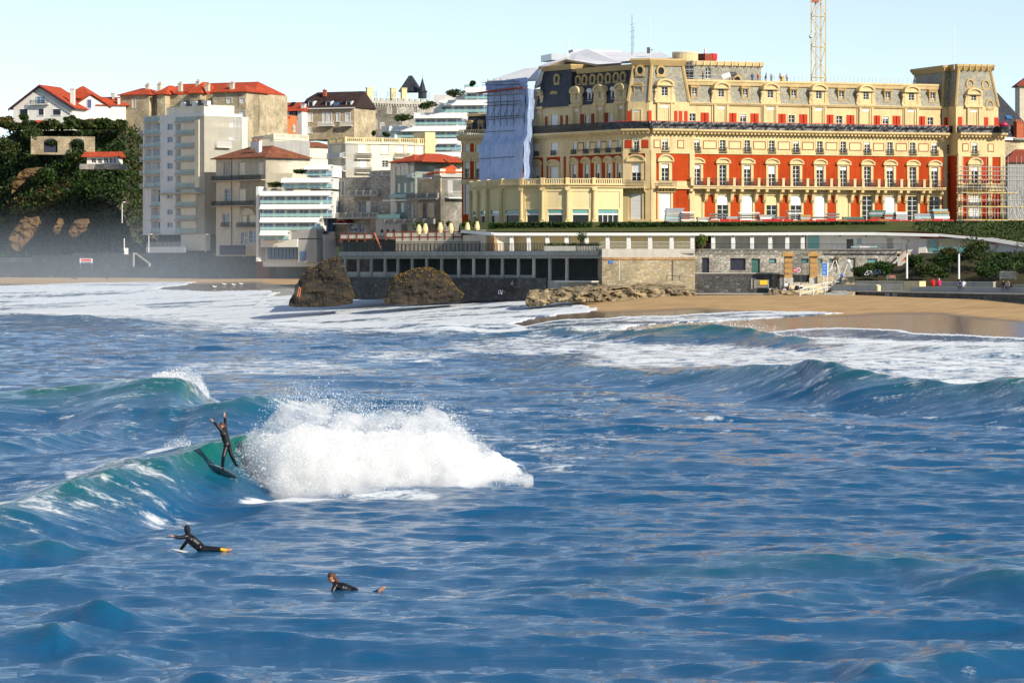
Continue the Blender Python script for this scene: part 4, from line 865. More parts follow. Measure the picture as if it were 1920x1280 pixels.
mb = MB(); extr(mb, FLa, FL.u(1064), LW + .4, [(0, Zm), (1.3, zz(129)), (10, zz(129)), (10, Zm)]); mb.build('mansard', 'slate_dark', hotel)  # wing slate darker than the front's: its shade is put into the colour
mb = MB(); extr(mb, FLa, FL.u(1064), LW + .4, [(1.6, zz(131)), (1.0, zz(130)), (.7, zz(122)), (.7, zz(120)), (1.8, zz(120)), (1.8, zz(131))]); mb.build('roof_cornice', 'dormer_trim', hotel)
A2 = plan(FLa, FL.u(1000) , FL.u(1064) , -.4, 11)
mb = MB(); loft(mb, A2, Zm, inset(A2, 1.3), zz(120)); mb.build('mansard', 'slate_dark', hotel)
mb = MB(); loft(mb, inset(A2, .9), zz(121), inset(A2, .4), zz(113), False); loft(mb, inset(A2, .4), zz(113), inset(A2, .5), zz(111)); mb.build('roof_cornice', 'dormer_trim', hotel)
for c in (1008.5, 1080, 1124, 1164): dormer(hotel, FLa.shift(-.15), c, Za - .4, zz(192), zz(166), w=.5)
for c in (1106, 1150): smallwin(hotel, FLa.shift(.3), c, zz(182), zz(166), .32, trim='white')
smallwin(hotel, FLa.shift(.1), 1040, zz(183), zz(166), .7, trim='dormer_trim')
oculus(FLa, 1041.5, 138, .5)
for c in (1076, 1088, 1103, 1117.5, 1132, 1147, 1160): oculus(FLa, c, 143, 1.1)

# --- right hand pavilion: a recessed strip, then the projecting front
FR = Face(1796, 514.4, 1884, 517.1); FRl = Face(1768, 516.9, 1799, 517.9)
pav_face(FR, 0, FR.L, 1827.5)
MB().box(FR, FR.u(1856) - .35, FR.u(1856) + .35, -.18, .1, Zb - .4, Zr + .2).build('pilaster', 'cream', hotel)
hL = [fr(FRl, 1781, .5, zz(283), zz(264)), fr(FRl, 1781, .35, zz(334), zz(318))]
wall(hotel, FRl, 0, FRl.L, Zb - 4, Zr, [hL[1]], 'red_wall', 4); wall(hotel, FRl, 0, FRl.L, Zr, Zc2, [hL[0]], 'cream', 4)
for r in hL: win(hotel, FRl, r, 'g', bars=2)
for c in (1771,): u = FRl.u(c); MB().box(FRl, u - .4, u + .4, -.18, .1, Zb - .4, Zr + .2).build('pilaster', 'cream', hotel)
cornice(FRl, 0, FRl.L - .4); tarpband(FRl, 0, FRl.L - .5, -.9)
FRa, FRla = FR.shift(.9), FRl.shift(.9)
b3 = [tuple(FR.w(u, d, 0)[:2]) for u, d in ((.1, .9), (FR.L - .7, .9), (FR.L - .7, 15), (.1, 15))]
b4 = [tuple(FRl.w(u, d, 0)[:2]) for u, d in ((.3, .9), (FRl.L + 3, .9), (FRl.L + 3, 13.5), (.3, 13.5))]
z3, z4 = zz(129, 1800, FR), zz(119, 1800, FR)
mb = MB(); mb.slab(b3, Zc2, Zm); mb.build('attic_wall', 'cream', hotel)
mb = MB(); mb.slab(b4, Zc2, Zm - .02); mb.build('attic_wall', 'cream', hotel)
def insr(F, u0, u1, d0, d1, k): return [tuple(F.w(u, d, 0)[:2]) for u, d in ((u0 + k, d0 + k), (u1 - k, d0 + k), (u1 - k, d1 - k), (u0 + k, d1 - k))]
for F, ua, ub, da, db, e in ((FR, .1, FR.L - .7, .9, 15, 0), (FRl, .3, FRl.L + 3, .9, 13.5, .06)):
    R_ = lambda k: insr(F, ua, ub, da, db, k)
    mb = MB(); loft(mb, R_(0), Zm, R_(.95), z3 - e); mb.build('mansard', 'slate', hotel)
    mb = MB(); loft(mb, R_(.8), z3 - .2 - e, R_(.35), z4 - .3 - e, False); loft(mb, R_(.35), z4 - .3 - e, R_(.45), z4 - e)
    for k in range(7): u = ua + .6 + k * (ub - ua - 1.2) / 6; mb.box(F, u - .07, u + .07, da + .3, da + .8, z3 - .1 - e, z4 - .05 - e)
    mb.build('roof_cornice', 'dormer_trim', hotel)
    for (x0, y0), (x1, y1) in list(zip(R_(0), R_(.95)))[:2]: MB().tube((x0, y0, Zm), (x1, y1, z3 - e), .24).build('hip_moulding', 'dormer_trim', hotel)
dormer(hotel, FRa.shift(-.15), 1826, Za - .4, zz(192), zz(167), w=.6)
for F, c, py in ((FRa, 1822, 146), (FRa, 1851, 147), (FRla, 1783, 146), (FRla, 1781, 184), (FRa, 1856, 186)): oculus(F, c, py + 2, .75 if py < 160 else .3)
for F, cs_ in ((FRa, (1800, 1849, 1868)), (FRla, (1774, 1778))):
    for c in cs_: r = fr(F, c, .36, zz(229), zz(212)); MB().box(F, r[0], r[1], -.06, .02, r[2], r[3]).build('shutter', 'red_paint', hotel)
r = fr(FRa, 1859, .35, zz(229), zz(213)); win(hotel, FRa, (r[0], r[1], r[2], r[3]), 'd', .1)
# roof-top block
FK = Face(1300, 517, 1427, 521)
hk = rect(FK, 1323, 1333, 127, 148)
wall(hotel, FK, 0, FK.L, Zp - 1, FK.z(123, 1300), [hk], 'slate', 6, name='roof_storey'); win(hotel, FK, hk, 'g', bars=2)
mb = MB(); extr(mb, FK, -.3, FK.L + .3, [(.2, FK.z(124, 1300)), (-.3, FK.z(122, 1300)), (-.5, FK.z(115, 1300)), (-.4, FK.z(114, 1300)), (6, FK.z(114, 1300)), (6, FK.z(124, 1300))])
for k in range(10): u = .4 + k * FK.L / 9.6; mb.box(FK, u - .07, u + .07, -.56, -.2, FK.z(123, 1300), FK.z(114, 1300) - .02)
mb.build('roof_cornice', 'cream', hotel)
o_k = FK.w(FK.u(1381), -.05, FK.z(138, 1381))
oculus(FK, 1381, 139, -.05)
# white roof tent, tank, red chimney block, masts
tn = P(1010, 150, 520)
tent = bldg('roof_shelter', 1010, 150, 520, 'white sheeting shelter stretched over the roof of the hotel wing', 'shelter')
def sheet(name, pts, mt, parent, thick=.15):
    mb = MB(); n = len(pts); vs = [P(*p) for p in pts]; mb.add(vs + [v + Vector((0, 1.2, -.3)) for v in vs], [tuple(range(n)), tuple(range(2 * n - 1, n - 1, -1))] + [(i, i + n, (i + 1) % n + n, (i + 1) % n) for i in range(n)]); return mb.build(name, mt, parent)
sheet('sheet', [(913, 152, 531), (1010, 148, 521), (1010, 127, 532), (985, 128, 536)], M_('tarp_white'), tent)
sheet('sheet', [(1002, 163, 521), (1015, 128, 520), (1062, 111, 520), (1120, 121, 513), (1165, 118, 512), (1165, 108, 540), (1100, 92, 545), (1075, 97, 545), (1010, 124, 540)], M_('tarp_white'), tent)
sheet('sheet', [(1068, 122, 524), (1172, 115, 515), (1262, 109, 515), (1240, 98, 545), (1085, 97, 546)], M_('tarp_white'), tent)
mb = MB(); FT = Face(1070, 545, 1250, 550)
mb.box(FT, FT.u(1075), FT.u(1165), 0, 3, FT.z(98, 1100), FT.z(93.5, 1100)); mb.build('ridge', 'tarp_white', tent)
MB().box(FT, FT.u(1024), FT.u(1060), -3, 3, FT.z(115, 1040), FT.z(103, 1040)).build('panel', 'steel', tent)
tk = bldg('water_tank', 1288, 118, 535, 'round off-white water tank on the hotel roof beside the red chimney block', 'tank')
MB().lathe(P(1286, 118, 535) - Vector((0, 0, 1)), [(2.3, 0), (2.3, 2.7), (2.2, 2.8), (0, 2.85)], 24).build('drum', 'cream_pale', tk); MB().lathe(P(1286, 118, 535) + Vector((0, 0, 1.55)), [(2.36, 0), (2.36, .12)], 24).build('rim', 'white', tk)
ch = bldg('chimney_block', 1332, 112, 528, 'dark red square chimney block on the hotel roof behind the parapet', 'chimney')
Fch = Face(1321, 527, 1344, 529); MB().box(Fch, Fch.u(1322), Fch.u(1343), 0, 1.6, Fch.z(118, 1330), Fch.z(101, 1330)).build('stack', 'rust', ch); MB().box(Fch, Fch.u(1336), Fch.u(1344), -.1, 1.7, Fch.z(112, 1330), Fch.z(100, 1330)).build('box', 'red_plain', ch); MB().box(Fch, Fch.u(1326), Fch.u(1328), .5, .7, Fch.z(101, 1330), Fch.z(92, 1330)).build('pipe', 'white', ch)
for px, y0, y1, Y, r, lab in ((1185, 98, 28, 530, .09, 'tall thin aerial mast on the white roof shelter'), (1219.5, 112, 26, 505, .05, 'slim white flagpole on the corner pavilion of the hotel'), (1789, 124, 42, 516, .06, 'slim flagpole on the right hand pavilion of the hotel'), (1065, 124, 84, 522, .06, 'short rod on the shaded wing of the hotel')):
    o = bldg('mast', px, y0, Y, lab, 'mast'); MB().tube(P(px, y0 + 6, Y), P(px, y1, Y), r, r * .6, 6).build('pole', 'steel' if r > .08 else 'white', o)
    if r > .08:
        mb = MB()
        for k in range(4): z = 1.2 + k * 1.1; mb.tube(P(px - 4, y0, Y) + Vector((0, 0, z)), P(px + 5, y0, Y) + Vector((0, 0, z + .2)), .03)
        mb.tube(P(px + 3, 98, Y), P(px + 3, 50, Y), .04); mb.build('aerial', 'steel', o)
    else: MB().ball(P(px, y1, Y), .12).build('finial', 'white', o)
o = bldg('roof_box', 1216, 99, 528, 'small dark cabinet on the ridge of the white roof shelter', 'cabinet'); Fb = Face(1210, 528, 1222, 528); MB().box(Fb, Fb.u(1213), Fb.u(1220), 0, .6, Fb.z(100, 1216), Fb.z(89, 1216)).build('case', 'dark_metal', o); MB().box(Fb, Fb.u(1220), Fb.u(1224), .2, .3, Fb.z(95, 1216), Fb.z(93, 1216)).build('arm', 'dark_metal', o)
# ------------------------------------------------------------------ round the hotel
# far block of the hotel left of the sheeting
FX = Face(866, 549, 918, 546); xz = lambda py: FX.z(py, 890)
hx = [rect(FX, c - 3.6, c + 3.6, t, b) for c in (875.5, 895.5) for t, b in ((271, 291), (304, 334))] + [rect(FX, 872, 880, 346, 402)]
wall(hotel, FX, 0, FX.L, xz(430), xz(285), [h for h in hx if h[3] < xz(286)], 'red_wall', 12); wall(hotel, FX, 0, FX.L, xz(285), xz(262), [h for h in hx if h[3] > xz(286)], 'red_wall', 12)
for i, h in enumerate(hx): win(hotel, FX, h, 'h' if i % 2 else 's', trim='cream_pale', tw=.3, arch=.5 if i % 2 else 0, sill=False)
for t, b in ((285, 302), (336, 345), (262, 269)): MB().box(FX, -.1, FX.L, -.15, .1, xz(b), xz(t)).build('string_course', 'cream', hotel)
mb = MB(); extr(mb, FX, -.6, FX.L, [(.1, xz(264)), (-.5, xz(262)), (-.9, xz(256)), (-.9, xz(254)), (.1, xz(254))]); mb.build('cornice', 'cream', hotel)
mb = MB(); balus(mb, FX, -.3, FX.L, -.5, xz(254), 1.0, .45); mb.build('balustrade', 'cream', hotel)
mb = MB(); extr(mb, FX, .3, FX.L, [(.5, xz(248)), (1.6, xz(217)), (9, xz(217)), (9, xz(248))]); mb.build('mansard', 'slate_dark', hotel)
MB().box(FX, .3, FX.L, 1.3, 9, xz(217), xz(213.5)).build('roof_cornice', 'dormer_trim', hotel)
for c in (880, 901.5): smallwin(hotel, FX.shift(.7), c, xz(243), xz(230), .35, trim='dormer_trim')
# sheeting on the scaffold of the far wing
sc = bldg('sheeted_scaffold', 950, 332, 515, 'scaffold wrapped in pale sheeting, tinted blue for its shade, against the hotel wing', 'scaffold')
mat('sheet_shade_blue', (0.36, 0.47, 0.72), .55, .3, .5, 2.5, .8, stain=.35)  # much of the blue is shade put into the sheet colour
def cloth(F, a, b, t, bo, name, bow=.25, seed=1, skew=0):
    n, m = 40, 46; ua, ub = F.u(a), F.u(b); z1, z0 = F.z(t, (a + b) / 2), F.z(bo, (a + b) / 2)
    i, j = np.meshgrid(np.linspace(0, 1, n), np.linspace(0, 1, m), indexing='ij')
    d = bow * (fbm(i * 16, j * 2.2, seed=seed) - .5) * 2 + .35 * (fbm(i * 3, j * 5, seed=seed + 4) - .5) - .10 * np.abs(np.sin(j * 15)) - skew * sst(.5, .62, 1 - j)
    u = ua + (ub - ua) * i + (.12 - .9 * sst(.42, .5, 1 - j)) * skew * (i < .01)
    z = z0 + (z1 - z0) * j + .25 * (fbm(i * 9, j * 0 + .3, seed=seed + 9) - .5) * (j < .02)
    co = np.stack([F.A.x + u * F.t.x + d * F.n.x, F.A.y + u * F.t.y + d * F.n.y, z], -1).reshape(-1, 3) - np.array(wloc(sc))
    return npmesh(name, co, gridfaces(n, m), M_('sheet_shade_blue'), sc, quads=True, smooth=True)
FS1 = Face(911, 527, 983, 513); FS2 = Face(983, 513, 1001, 521)
cloth(FS1, 911, 991, 164, 340, 'sheet', .32, 2, .8); cloth(FS2, 982, 1001, 166, 340, 'sheet', .25, 5); 
FSt = FS1.shift(-.25)
cloth(FS1.shift(-.9), 911, 990, 150, 166, 'sheet', .12, 8)
for py in (178, 191, 197, 218.5, 223, 247, 296): MB().tube(FSt.w(FSt.u(914), -1.5 if py > 230 else -.4, FSt.z(py + 2, 914)), FSt.w(FSt.u(982), -1.5 if py > 230 else -.4, FSt.z(py - 2, 982)), .07).build('ledger', 'dark_metal', sc)
for k, c in enumerate((921, 933, 945, 957, 969, 981)):
    MB().tube(FSt.w(FSt.u(c), -.6, FSt.z(236, c)), FSt.w(FSt.u(c), -.6, FSt.z(148, c)), .055).build('standard', 'dark_metal', sc)
    MB().tube(FSt.w(FSt.u(c), -.1, FSt.z(222, c)), FSt.w(FSt.u(c + 9), -.1, FSt.z(196, c)), .05).build('brace', 'dark_metal', sc)
for py in (155, 160): MB().tube(FSt.w(FSt.u(913), -.9, FSt.z(py, 914)), FSt.w(FSt.u(984), -.9, FSt.z(py - 2, 982)), .05).build('guard_rail', 'dark_metal', sc)
MB().box(FSt, FSt.u(908), FSt.u(988), -1.6, -.4, FSt.z(172, 940), FSt.z(170, 940)).build('board', 'rust', sc)
# curved dining room with tall windows
rot = bldg('dining_rotunda', 1040, 420, 487, 'low cream dining room with curved front, tall windows and roof balustrade', 'building')
NP = [884, 898, 915, 941, 979, 1018, 1064, 1113, 1168]; NY = [507, 501.5, 496.5, 492, 488.5, 486.5, 485.5, 485.8, 487.5]
outl = []
for i in range(8):
    F = Face(NP[i], NY[i], NP[i + 1], NY[i + 1]); c = (NP[i] + NP[i + 1]) / 2; L = F.L; z = lambda py: HC - (py - HZ) * 487 / FPX
    m_ = min(.75, L * .22); hole = (m_, L - m_, z(419), z(393)); pan = (m_ * .7, L - m_ * .7, z(391), z(359))
    wall(rot, F, 0, L, z(428), z(391.5), [hole], 'cream_pale', 1.0, .35, sides=False); wall(rot, F, 0, L, z(391.5), z(352), [pan], 'cream_pale', 1.0, .12, sides=False)
    MB().box(F, pan[0] - .01, pan[1] + .01, .11, .2, pan[2] - .01, pan[3] + .01).build('panel', 'cream_pale', rot)
    o = win(rot, F, hole, 'g', .35, gl='glass', bars=0, cols=4 if i == 7 else 1); zt = z(401.5)
    MB().box(F, m_, L - m_, .1, .3, zt - .14, zt + .14).build('transom', 'white', o)
    MB().box(F, m_ + .05, L - m_ - .05, .16, .24, zt + .2, z(393.5)).build('fanlight', 'teal_glass', o)
    if i > 2:
        for s in (0, 1):
            a = m_ + .08 if s == 0 else L - m_ - .08; q = .55 if s == 0 else -.55; mb = MB()
            mb.add([F.w(a, .31, z(418)), F.w(a + q * .25, .31, z(418)), F.w(a + q * .5, .31, z(409)), F.w(a + q * 1.6, .31, z(402.5)), F.w(a, .31, z(402.5))], [(0, 1, 2, 3, 4) if s == 0 else (4, 3, 2, 1, 0)]); mb.build('curtain', 'blue_wall', o)
    MB().box(F, -.02, L + .02, -.28, .1, z(352), z(349.5)).build('architrave', 'cream', rot); mb = MB(); extr(mb, F, -.05, L + .05, [(.1, z(349.5)), (-.3, z(349.5)), (-.55, z(347.5)), (-.55, z(346)), (.1, z(346))]); mb.build('cornice', 'cream', rot)
    if i < 3: MB().box(F, -.02, L + .02, -.2, .2, z(346), z(335)).build('parapet', 'cream', rot)
    else: mb = MB(); balus(mb, F, .1, L - .1, -.05, z(346), z(335) - z(346), .34, None, .08); mb.build('balustrade', 'cream_pale', rot)
    mb = MB(); mb.box(F, -.34, .34, -.42, .1, z(428), z(412)); mb.lathe(F.w(0, -.22, z(412)), [(.36, 0), (.27, .2), (.24, 3), (.22, z(357) - z(412) - .3), (.34, z(357) - z(412))], 10); mb.box(F, -.38, .38, -.5, .1, z(357), z(352)); mb.box(F, -.3, .3, -.3, .25, z(346), z(333.5)); mb.build('column', 'cream', rot)
    outl.append(tuple(F.w(0, .3, 0)[:2]))
outl += [tuple(F.w(L, .3, 0)[:2]), tuple(FL.w(FL.L, 0, 0)[:2]), tuple(FL.w(FL.u(884), -1, 0)[:2])]
mb = MB(); mb.slab(outl, z(350), z(346.5)); mb.build('roof', 'concrete_light', rot)
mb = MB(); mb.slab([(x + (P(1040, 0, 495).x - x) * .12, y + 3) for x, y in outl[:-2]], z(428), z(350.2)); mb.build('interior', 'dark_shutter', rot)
# crane
cr = bldg('tower_crane', 1534, 152, 545, 'yellow lattice mast of a tower crane rising behind the hotel roof', 'crane')
c0 = P(1534.5, 300, 545); hw = 1.08; zt, zb_ = P(0, -60, 545).z, P(0, 260, 545).z; ang = R(20)
cor = [Vector((c0.x + hw * 1.2 * math.cos(ang + a), 545 + hw * 1.2 * math.sin(ang + a), 0)) for a in (R(-135), R(-45), R(45), R(135))]
for c in cor: MB().tube(c + Vector((0, 0, zb_)), c + Vector((0, 0, zt)), .13, .13, 4).build('leg', 'crane_yellow', cr)
z = zb_; k = 0
while z < zt:
    for i in range(4):
        a, b = cor[i], cor[(i + 1) % 4]; s = (k + i) % 2
        MB().tube((a if s else b) + Vector((0, 0, z)), (b if s else a) + Vector((0, 0, z + 2.6)), .05, .05, 4).build('brace', 'crane_yellow', cr)
        if k % 2 == 0: MB().tube(a + Vector((0, 0, z)), b + Vector((0, 0, z)), .06, .06, 4).build('strut', 'crane_yellow', cr)
    z += 2.6; k += 1
lad = MB(); ctr = sum(cor, Vector()) / 4
for s in (-.22, .22): lad.tube(ctr + Vector((s, 0, zb_)), ctr + Vector((s, 0, zt)), .025, .025, 4)
for q in np.arange(zb_, zt, .4): lad.tube(ctr + Vector((-.22, 0, q)), ctr + Vector((.22, 0, q)), .018, .018, 4)
lad.build('ladder', 'steel', cr); MB().box(FW, cor[0].x - .6, cor[0].x + .5, 543.2, 544.2, P(0, 6, 545).z, P(0, -3, 545).z).build('climbing_collar', 'terracotta', cr); MB().ball(P(1520, 69, 544), .28).build('floodlight', 'steel', cr)
# guard rail along the roof
gd = bldg('roof_guard_rail', 1600, 150, 510, 'thin temporary guard rail along the edge of the hotel roof', 'railing')
FGd = FA.shift(1.9)
for a, b in ((1300, 1345), (1430, 1520), (1550, 1600), (1608, 1650), (1655, 1716)):
    mb = MB(); n = max(2, int((b - a) / 7)); zr = Zp
    for i in range(n + 1): u = FGd.u(a + (b - a) * i / n); mb.tube(FGd.w(u, 0, Zp), FGd.w(u, 0, Zp + 1.15), .03, .03, 4)
    for h in (.55, 1.1): mb.tube(FGd.w(FGd.u(a), 0, Zp + h), FGd.w(FGd.u(b), 0, Zp + h), .025, .025, 4)
    mb.build('rail', 'steel', gd)
MB().tube(FGd.w(FGd.u(1430), 0, Zp + 1.3), FGd.w(FGd.u(1718), 0, Zp + 1.25), .02, .02, 4).build('wire', 'steel', gd)
# scaffold stair beside the corner pavilion roof
st = bldg('roof_scaffold', 1285, 148, 512, 'small grey scaffold with boards beside the corner pavilion roof', 'scaffold')
Fs = Face(1272, 509, 1302, 510)
for c in (1274, 1283, 1292, 1301): MB().tube(Fs.w(Fs.u(c), 0, Fs.z(150, c)), Fs.w(Fs.u(c), 0, Fs.z(114, c)), .05).build('standard', 'steel', st)
for py in (116, 122, 128, 134, 141): MB().tube(Fs.w(0, 0, Fs.z(py, 1280)), Fs.w(Fs.L, 0, Fs.z(py, 1280)), .05).build('ledger', 'steel', st)
for py in (131, 146): MB().box(Fs, 0, Fs.L, 0, .8, Fs.z(py, 1280), Fs.z(py - .8, 1280)).build('board', 'steel', st)
# scaffold on the right pavilion
sr = bldg('facade_scaffold', 1840, 416, 511, 'tube scaffold with yellow boards in front of the right hand pavilion', 'scaffold')
Fr = Face(1792, 511.5, 1935, 516); yz = lambda py: Fr.z(py, 1830)
VX = [1795, 1804, 1825, 1840, 1856, 1871, 1881, 1893, 1899, 1906, 1912, 1919, 1928]
for i, c in enumerate(VX):
    for d in (0, -1.3): MB().tube(Fr.w(Fr.u(c + (2 if d else 0)), d, yz(419)), Fr.w(Fr.u(c + (2 if d else 0)), d, yz(312 if i % 3 else 292)), .05, .05, 5).build('standard', 'steel', sr)
for py in (313, 321, 329, 337, 351, 362, 375, 388, 399, 413):
    for d in (0, -1.3): MB().tube(Fr.w(Fr.u(1793), d, yz(py)), Fr.w(Fr.u(1934), d, yz(py + 1)), .045, .045, 5).build('ledger', 'steel', sr)
for py, a, b in ((336, 1803, 1878), (361, 1798, 1900), (387, 1795, 1915), (412, 1800, 1920)):
    for k in range(3): MB().box(Fr, Fr.u(a), Fr.u(b), -1.25 + k * .42, -.88 + k * .42, yz(py + .9), yz(py - .3)).build('board', 'yellow_plain' if py != 336 else 'terracotta', sr)
for k in range(12): c = 1796 + k * 11; q = [336, 361, 387][k % 3]; MB().tube(Fr.w(Fr.u(c), -1.4, yz(q + 24)), Fr.w(Fr.u(c + 9), -1.4, yz(q)), .045, .045, 5).build('brace', 'steel', sr)
for k in range(6): c = 1885 + k * 8; MB().tube(Fr.w(Fr.u(c + 10), -2.5, yz(418)), Fr.w(Fr.u(c), -.2, yz(350)), .05, .05, 5).build('brace', 'steel', sr)
MB().box(Fr, Fr.u(1796), Fr.u(1934), -2.3, -2.2, yz(420), yz(414)).build('barrier_net', 'red_plain', sr)
# helmet-red cover at the end of the parapet
cv = bldg('parapet_cover', 1882, 240, 514, 'crimson and grey bundle on the right end of the parapet', 'bundle')
pp = P(1882, 240, 514.5); MB().lathe(pp + Vector((0, 0, -.3)), [(.8, 0), (.85, .5), (.5, .6)], 10).build('bale', 'black_tarp', cv); MB().ball(pp + Vector((0, 0, .5)), .75, .6, .5).build('hood', mat('crimson', (.35, .01, .06), .5), cv)
# terrace before the hotel: lawn slope, kerb
lawn = MB(); n_ = 48; vs = []; fs = []
edge_px = np.linspace(862, 1990, n_)
EY = np.interp(edge_px, [862, 925, 1300, 1640, 1760, 1930, 2000], [466, 451, 446, 441, 439, 433, 431]); EP = np.interp(edge_px, [862, 900, 925, 1500, 1720, 1800, 1860, 1925, 2000], [431, 432.5, 434.5, 434, 434, 439.5, 447, 458, 472])
for a, y, py in zip(edge_px, EY, EP):
    p = P(a, py, y); vs += [p, Vector((p.x * 1.015, y + 8, p.z + .15)), Vector((p.x * 1.04, y + 22, 13.45 if a < 1850 else 13.2)), Vector((p.x * 1.06, y + 27, 14.5)), Vector((p.x * 1.5, y + 210, 14.62))]
for i in range(n_ - 1):
    for k in range(4): a = i * 5 + k; fs.append((a, a + 5, a + 6, a + 1))
lawn.add(vs, fs); lw = lawn.build('lawn', mat('grass', (0.070, 0.082, 0.012), .95, .5, .35, 5, .8), smooth=True); tag(lw, kind='structure')
# ------------------------------------------------------------------ vegetation helpers
def leaves(name, cent, size, mt, parent=None, flat=.0, seed=0, off=None):
    """leaf-sized faces turned every way at the given points"""
    g = np.random.default_rng(seed); n = len(cent); a = g.normal(size=(n, 3)); a /= np.linalg.norm(a, axis=1)[:, None]; b = g.normal(size=(n, 3)); b -= (a * b).sum(1)[:, None] * a; b /= np.linalg.norm(b, axis=1)[:, None]
    s = (np.asarray(size) * (0.6 + .8 * g.random(n)))[:, None]; c = np.asarray(cent) - (np.array(wloc(parent)) if parent is not None else 0)
    v = np.stack([c + a * s, c + b * s * .55, c - a * s, c - b * s * .55], 1).reshape(-1, 3)
    return npmesh(name, v, np.arange(n * 4).reshape(n, 4), M_(mt), parent, quads=True)
def blobpts(c, rx, ry, rz, n, seed=0, hollow=.55, lumps=7):
    """points in a lumpy crown: several overlapping balls, more towards their skins"""
    g = np.random.default_rng(seed); out = []; k = max(1, n // lumps)
    for i in range(lumps):
        d = g.normal(size=3); d /= np.linalg.norm(d); q = g.random() ** .5 * .62; lc = np.array([d[0] * rx * q, d[1] * ry * q, d[2] * rz * q]); lr = .38 + .3 * g.random()
        e = g.normal(size=(k, 3)); e /= np.linalg.norm(e, axis=1)[:, None]; e *= (hollow + (1 - hollow) * g.random((k, 1)) ** .6)
        out.append(lc + e * np.array([rx, ry, rz]) * lr)
    return np.concatenate(out) + np.array(c)
leafmat('leaf_dark', (0.010, 0.028, 0.006), (0.035, 0.075, 0.012)); leafmat('leaf_mid', (0.018, 0.036, 0.009), (0.060, 0.085, 0.018)); leafmat('leaf_bright', (0.05, 0.10, 0.012), (0.14, 0.19, 0.03)); leafmat('leaf_brown', (0.06, 0.045, 0.012), (0.16, 0.10, 0.03)); leafmat('leaf_red', (0.10, 0.03, 0.012), (0.20, 0.07, 0.03)); leafmat('moss_gold', (0.16, 0.10, 0.012), (0.36, 0.22, 0.03))
mat('bark', (0.09, 0.065, 0.045), .9, .2)
def shrub(px, py, Y, w, h, label, mt='leaf_mid', n=900, size=.09, stem=True, seed=1, cat='shrub', group=None, name='shrub', lumps=7):
    """w, h in photo pixels; py is the row of its foot"""
    p = P(px, py, Y); s = Y / FPX; o = empty(name, p, label, cat, group); rx, rz = w * s / 2, h * s / 2
    leaves('foliage', blobpts((p.x, p.y, p.z + rz * 1.02), rx, rx * .8, rz, n, seed, lumps=lumps), size, mt, o, seed=seed)
    if stem:
        mb = MB(); g = random.Random(seed)
        mb.tube(p + Vector((0, 0, -.3)), p + Vector((0, 0, rz * .9)), max(.04, rx * .07), max(.02, rx * .04), 5)
        for k in range(5): a = g.random() * 6.28; mb.tube(p + Vector((0, 0, rz * .35)), p + Vector((math.cos(a) * rx * .7, math.sin(a) * rx * .5, rz * (.8 + .7 * g.random()))), max(.025, rx * .035), .012, 4)
        mb.build('stem', 'bark', o)
    return o
# ------------------------------------------------------------------ white poolside building under the lawn
pool = bldg('poolside_building', 1300, 470, 446, 'long low white building with a row of columns under the hotel lawn', 'building')
QP = [868, 926, 1300, 1520, 1640, 1760, 1845, 1935]; QY = [465, 450, 445, 442.5, 440.5, 438, 435.5, 432]; QT = [431.5, 436.5, 436.5, 435.5, 435.5, 438.5, 446, 461]
pf = [Face(QP[i], QY[i], QP[i + 1], QY[i + 1]) for i in range(7)]
for i, F in enumerate(pf):
    za, zb_ = F.z(QT[i], QP[i]), F.z(QT[i + 1], QP[i + 1]); h = .40 if i < 5 else .32
    mb = MB(); vs = [F.w(u, d, z) for u, zt in ((0, za), (F.L, zb_)) for d, z in ((-.35, zt), (-.35, zt - h), (3.2, zt - h), (3.2, zt + .02))]
    mb.add(vs, [(0, 4, 5, 1), (1, 5, 6, 2), (0, 3, 7, 4), (3, 2, 6, 7), (0, 1, 2, 3), (4, 7, 6, 5)]); mb.build('fascia', 'white', pool)
COLS = [929, 959, 991, 1026, 1062, 1100, 1139, 1178.5, 1218.6, 1259, 1298, 1337, 1374.5, 1410, 1444, 1476, 1505]
for i, c in enumerate(COLS):
    F = pf[1] if c < 1299 else pf[2]; u = F.u(c); zb_, zt = F.z(474, c), F.z(439, c)
    MB().box(F, u - .26, u + .26, 0, .5, zb_, zt).build('column', 'white', pool)
    MB().lathe(F.w(u, -.1, zt - .35), [(.16, 0), (.2, .12), (.2, .3)], 8).build('spotlight', 'iron', pool)
    if i < len(COLS) - 1:
        F2 = F; ub = F2.u(COLS[i + 1] if COLS[i + 1] < 1299 or F is pf[2] else 1300)
        MB().box(F2, u + .02, ub - .02, 2.3, 2.5, zb_ - .3, zt).build('wall', 'cream_pale' if i < 10 else 'concrete_light', pool)
for F in (pf[1], pf[2]): MB().box(F, 0, F.L, -1.2, 2.6, F.z(476, 1300), F.z(471.5, 1300)).build('floor', 'concrete_light', pool)
F = pf[0]; wall(pool, F, 0, F.L, F.z(480, 900), F.z(440, 900), [], 'sandstone', 3)
MB().box(pf[0], pf[0].u(912), pf[0].L + .3, -.05, .4, pf[0].z(478, 920), pf[0].z(440, 920)).build('end_wall', 'old_brick', pool)
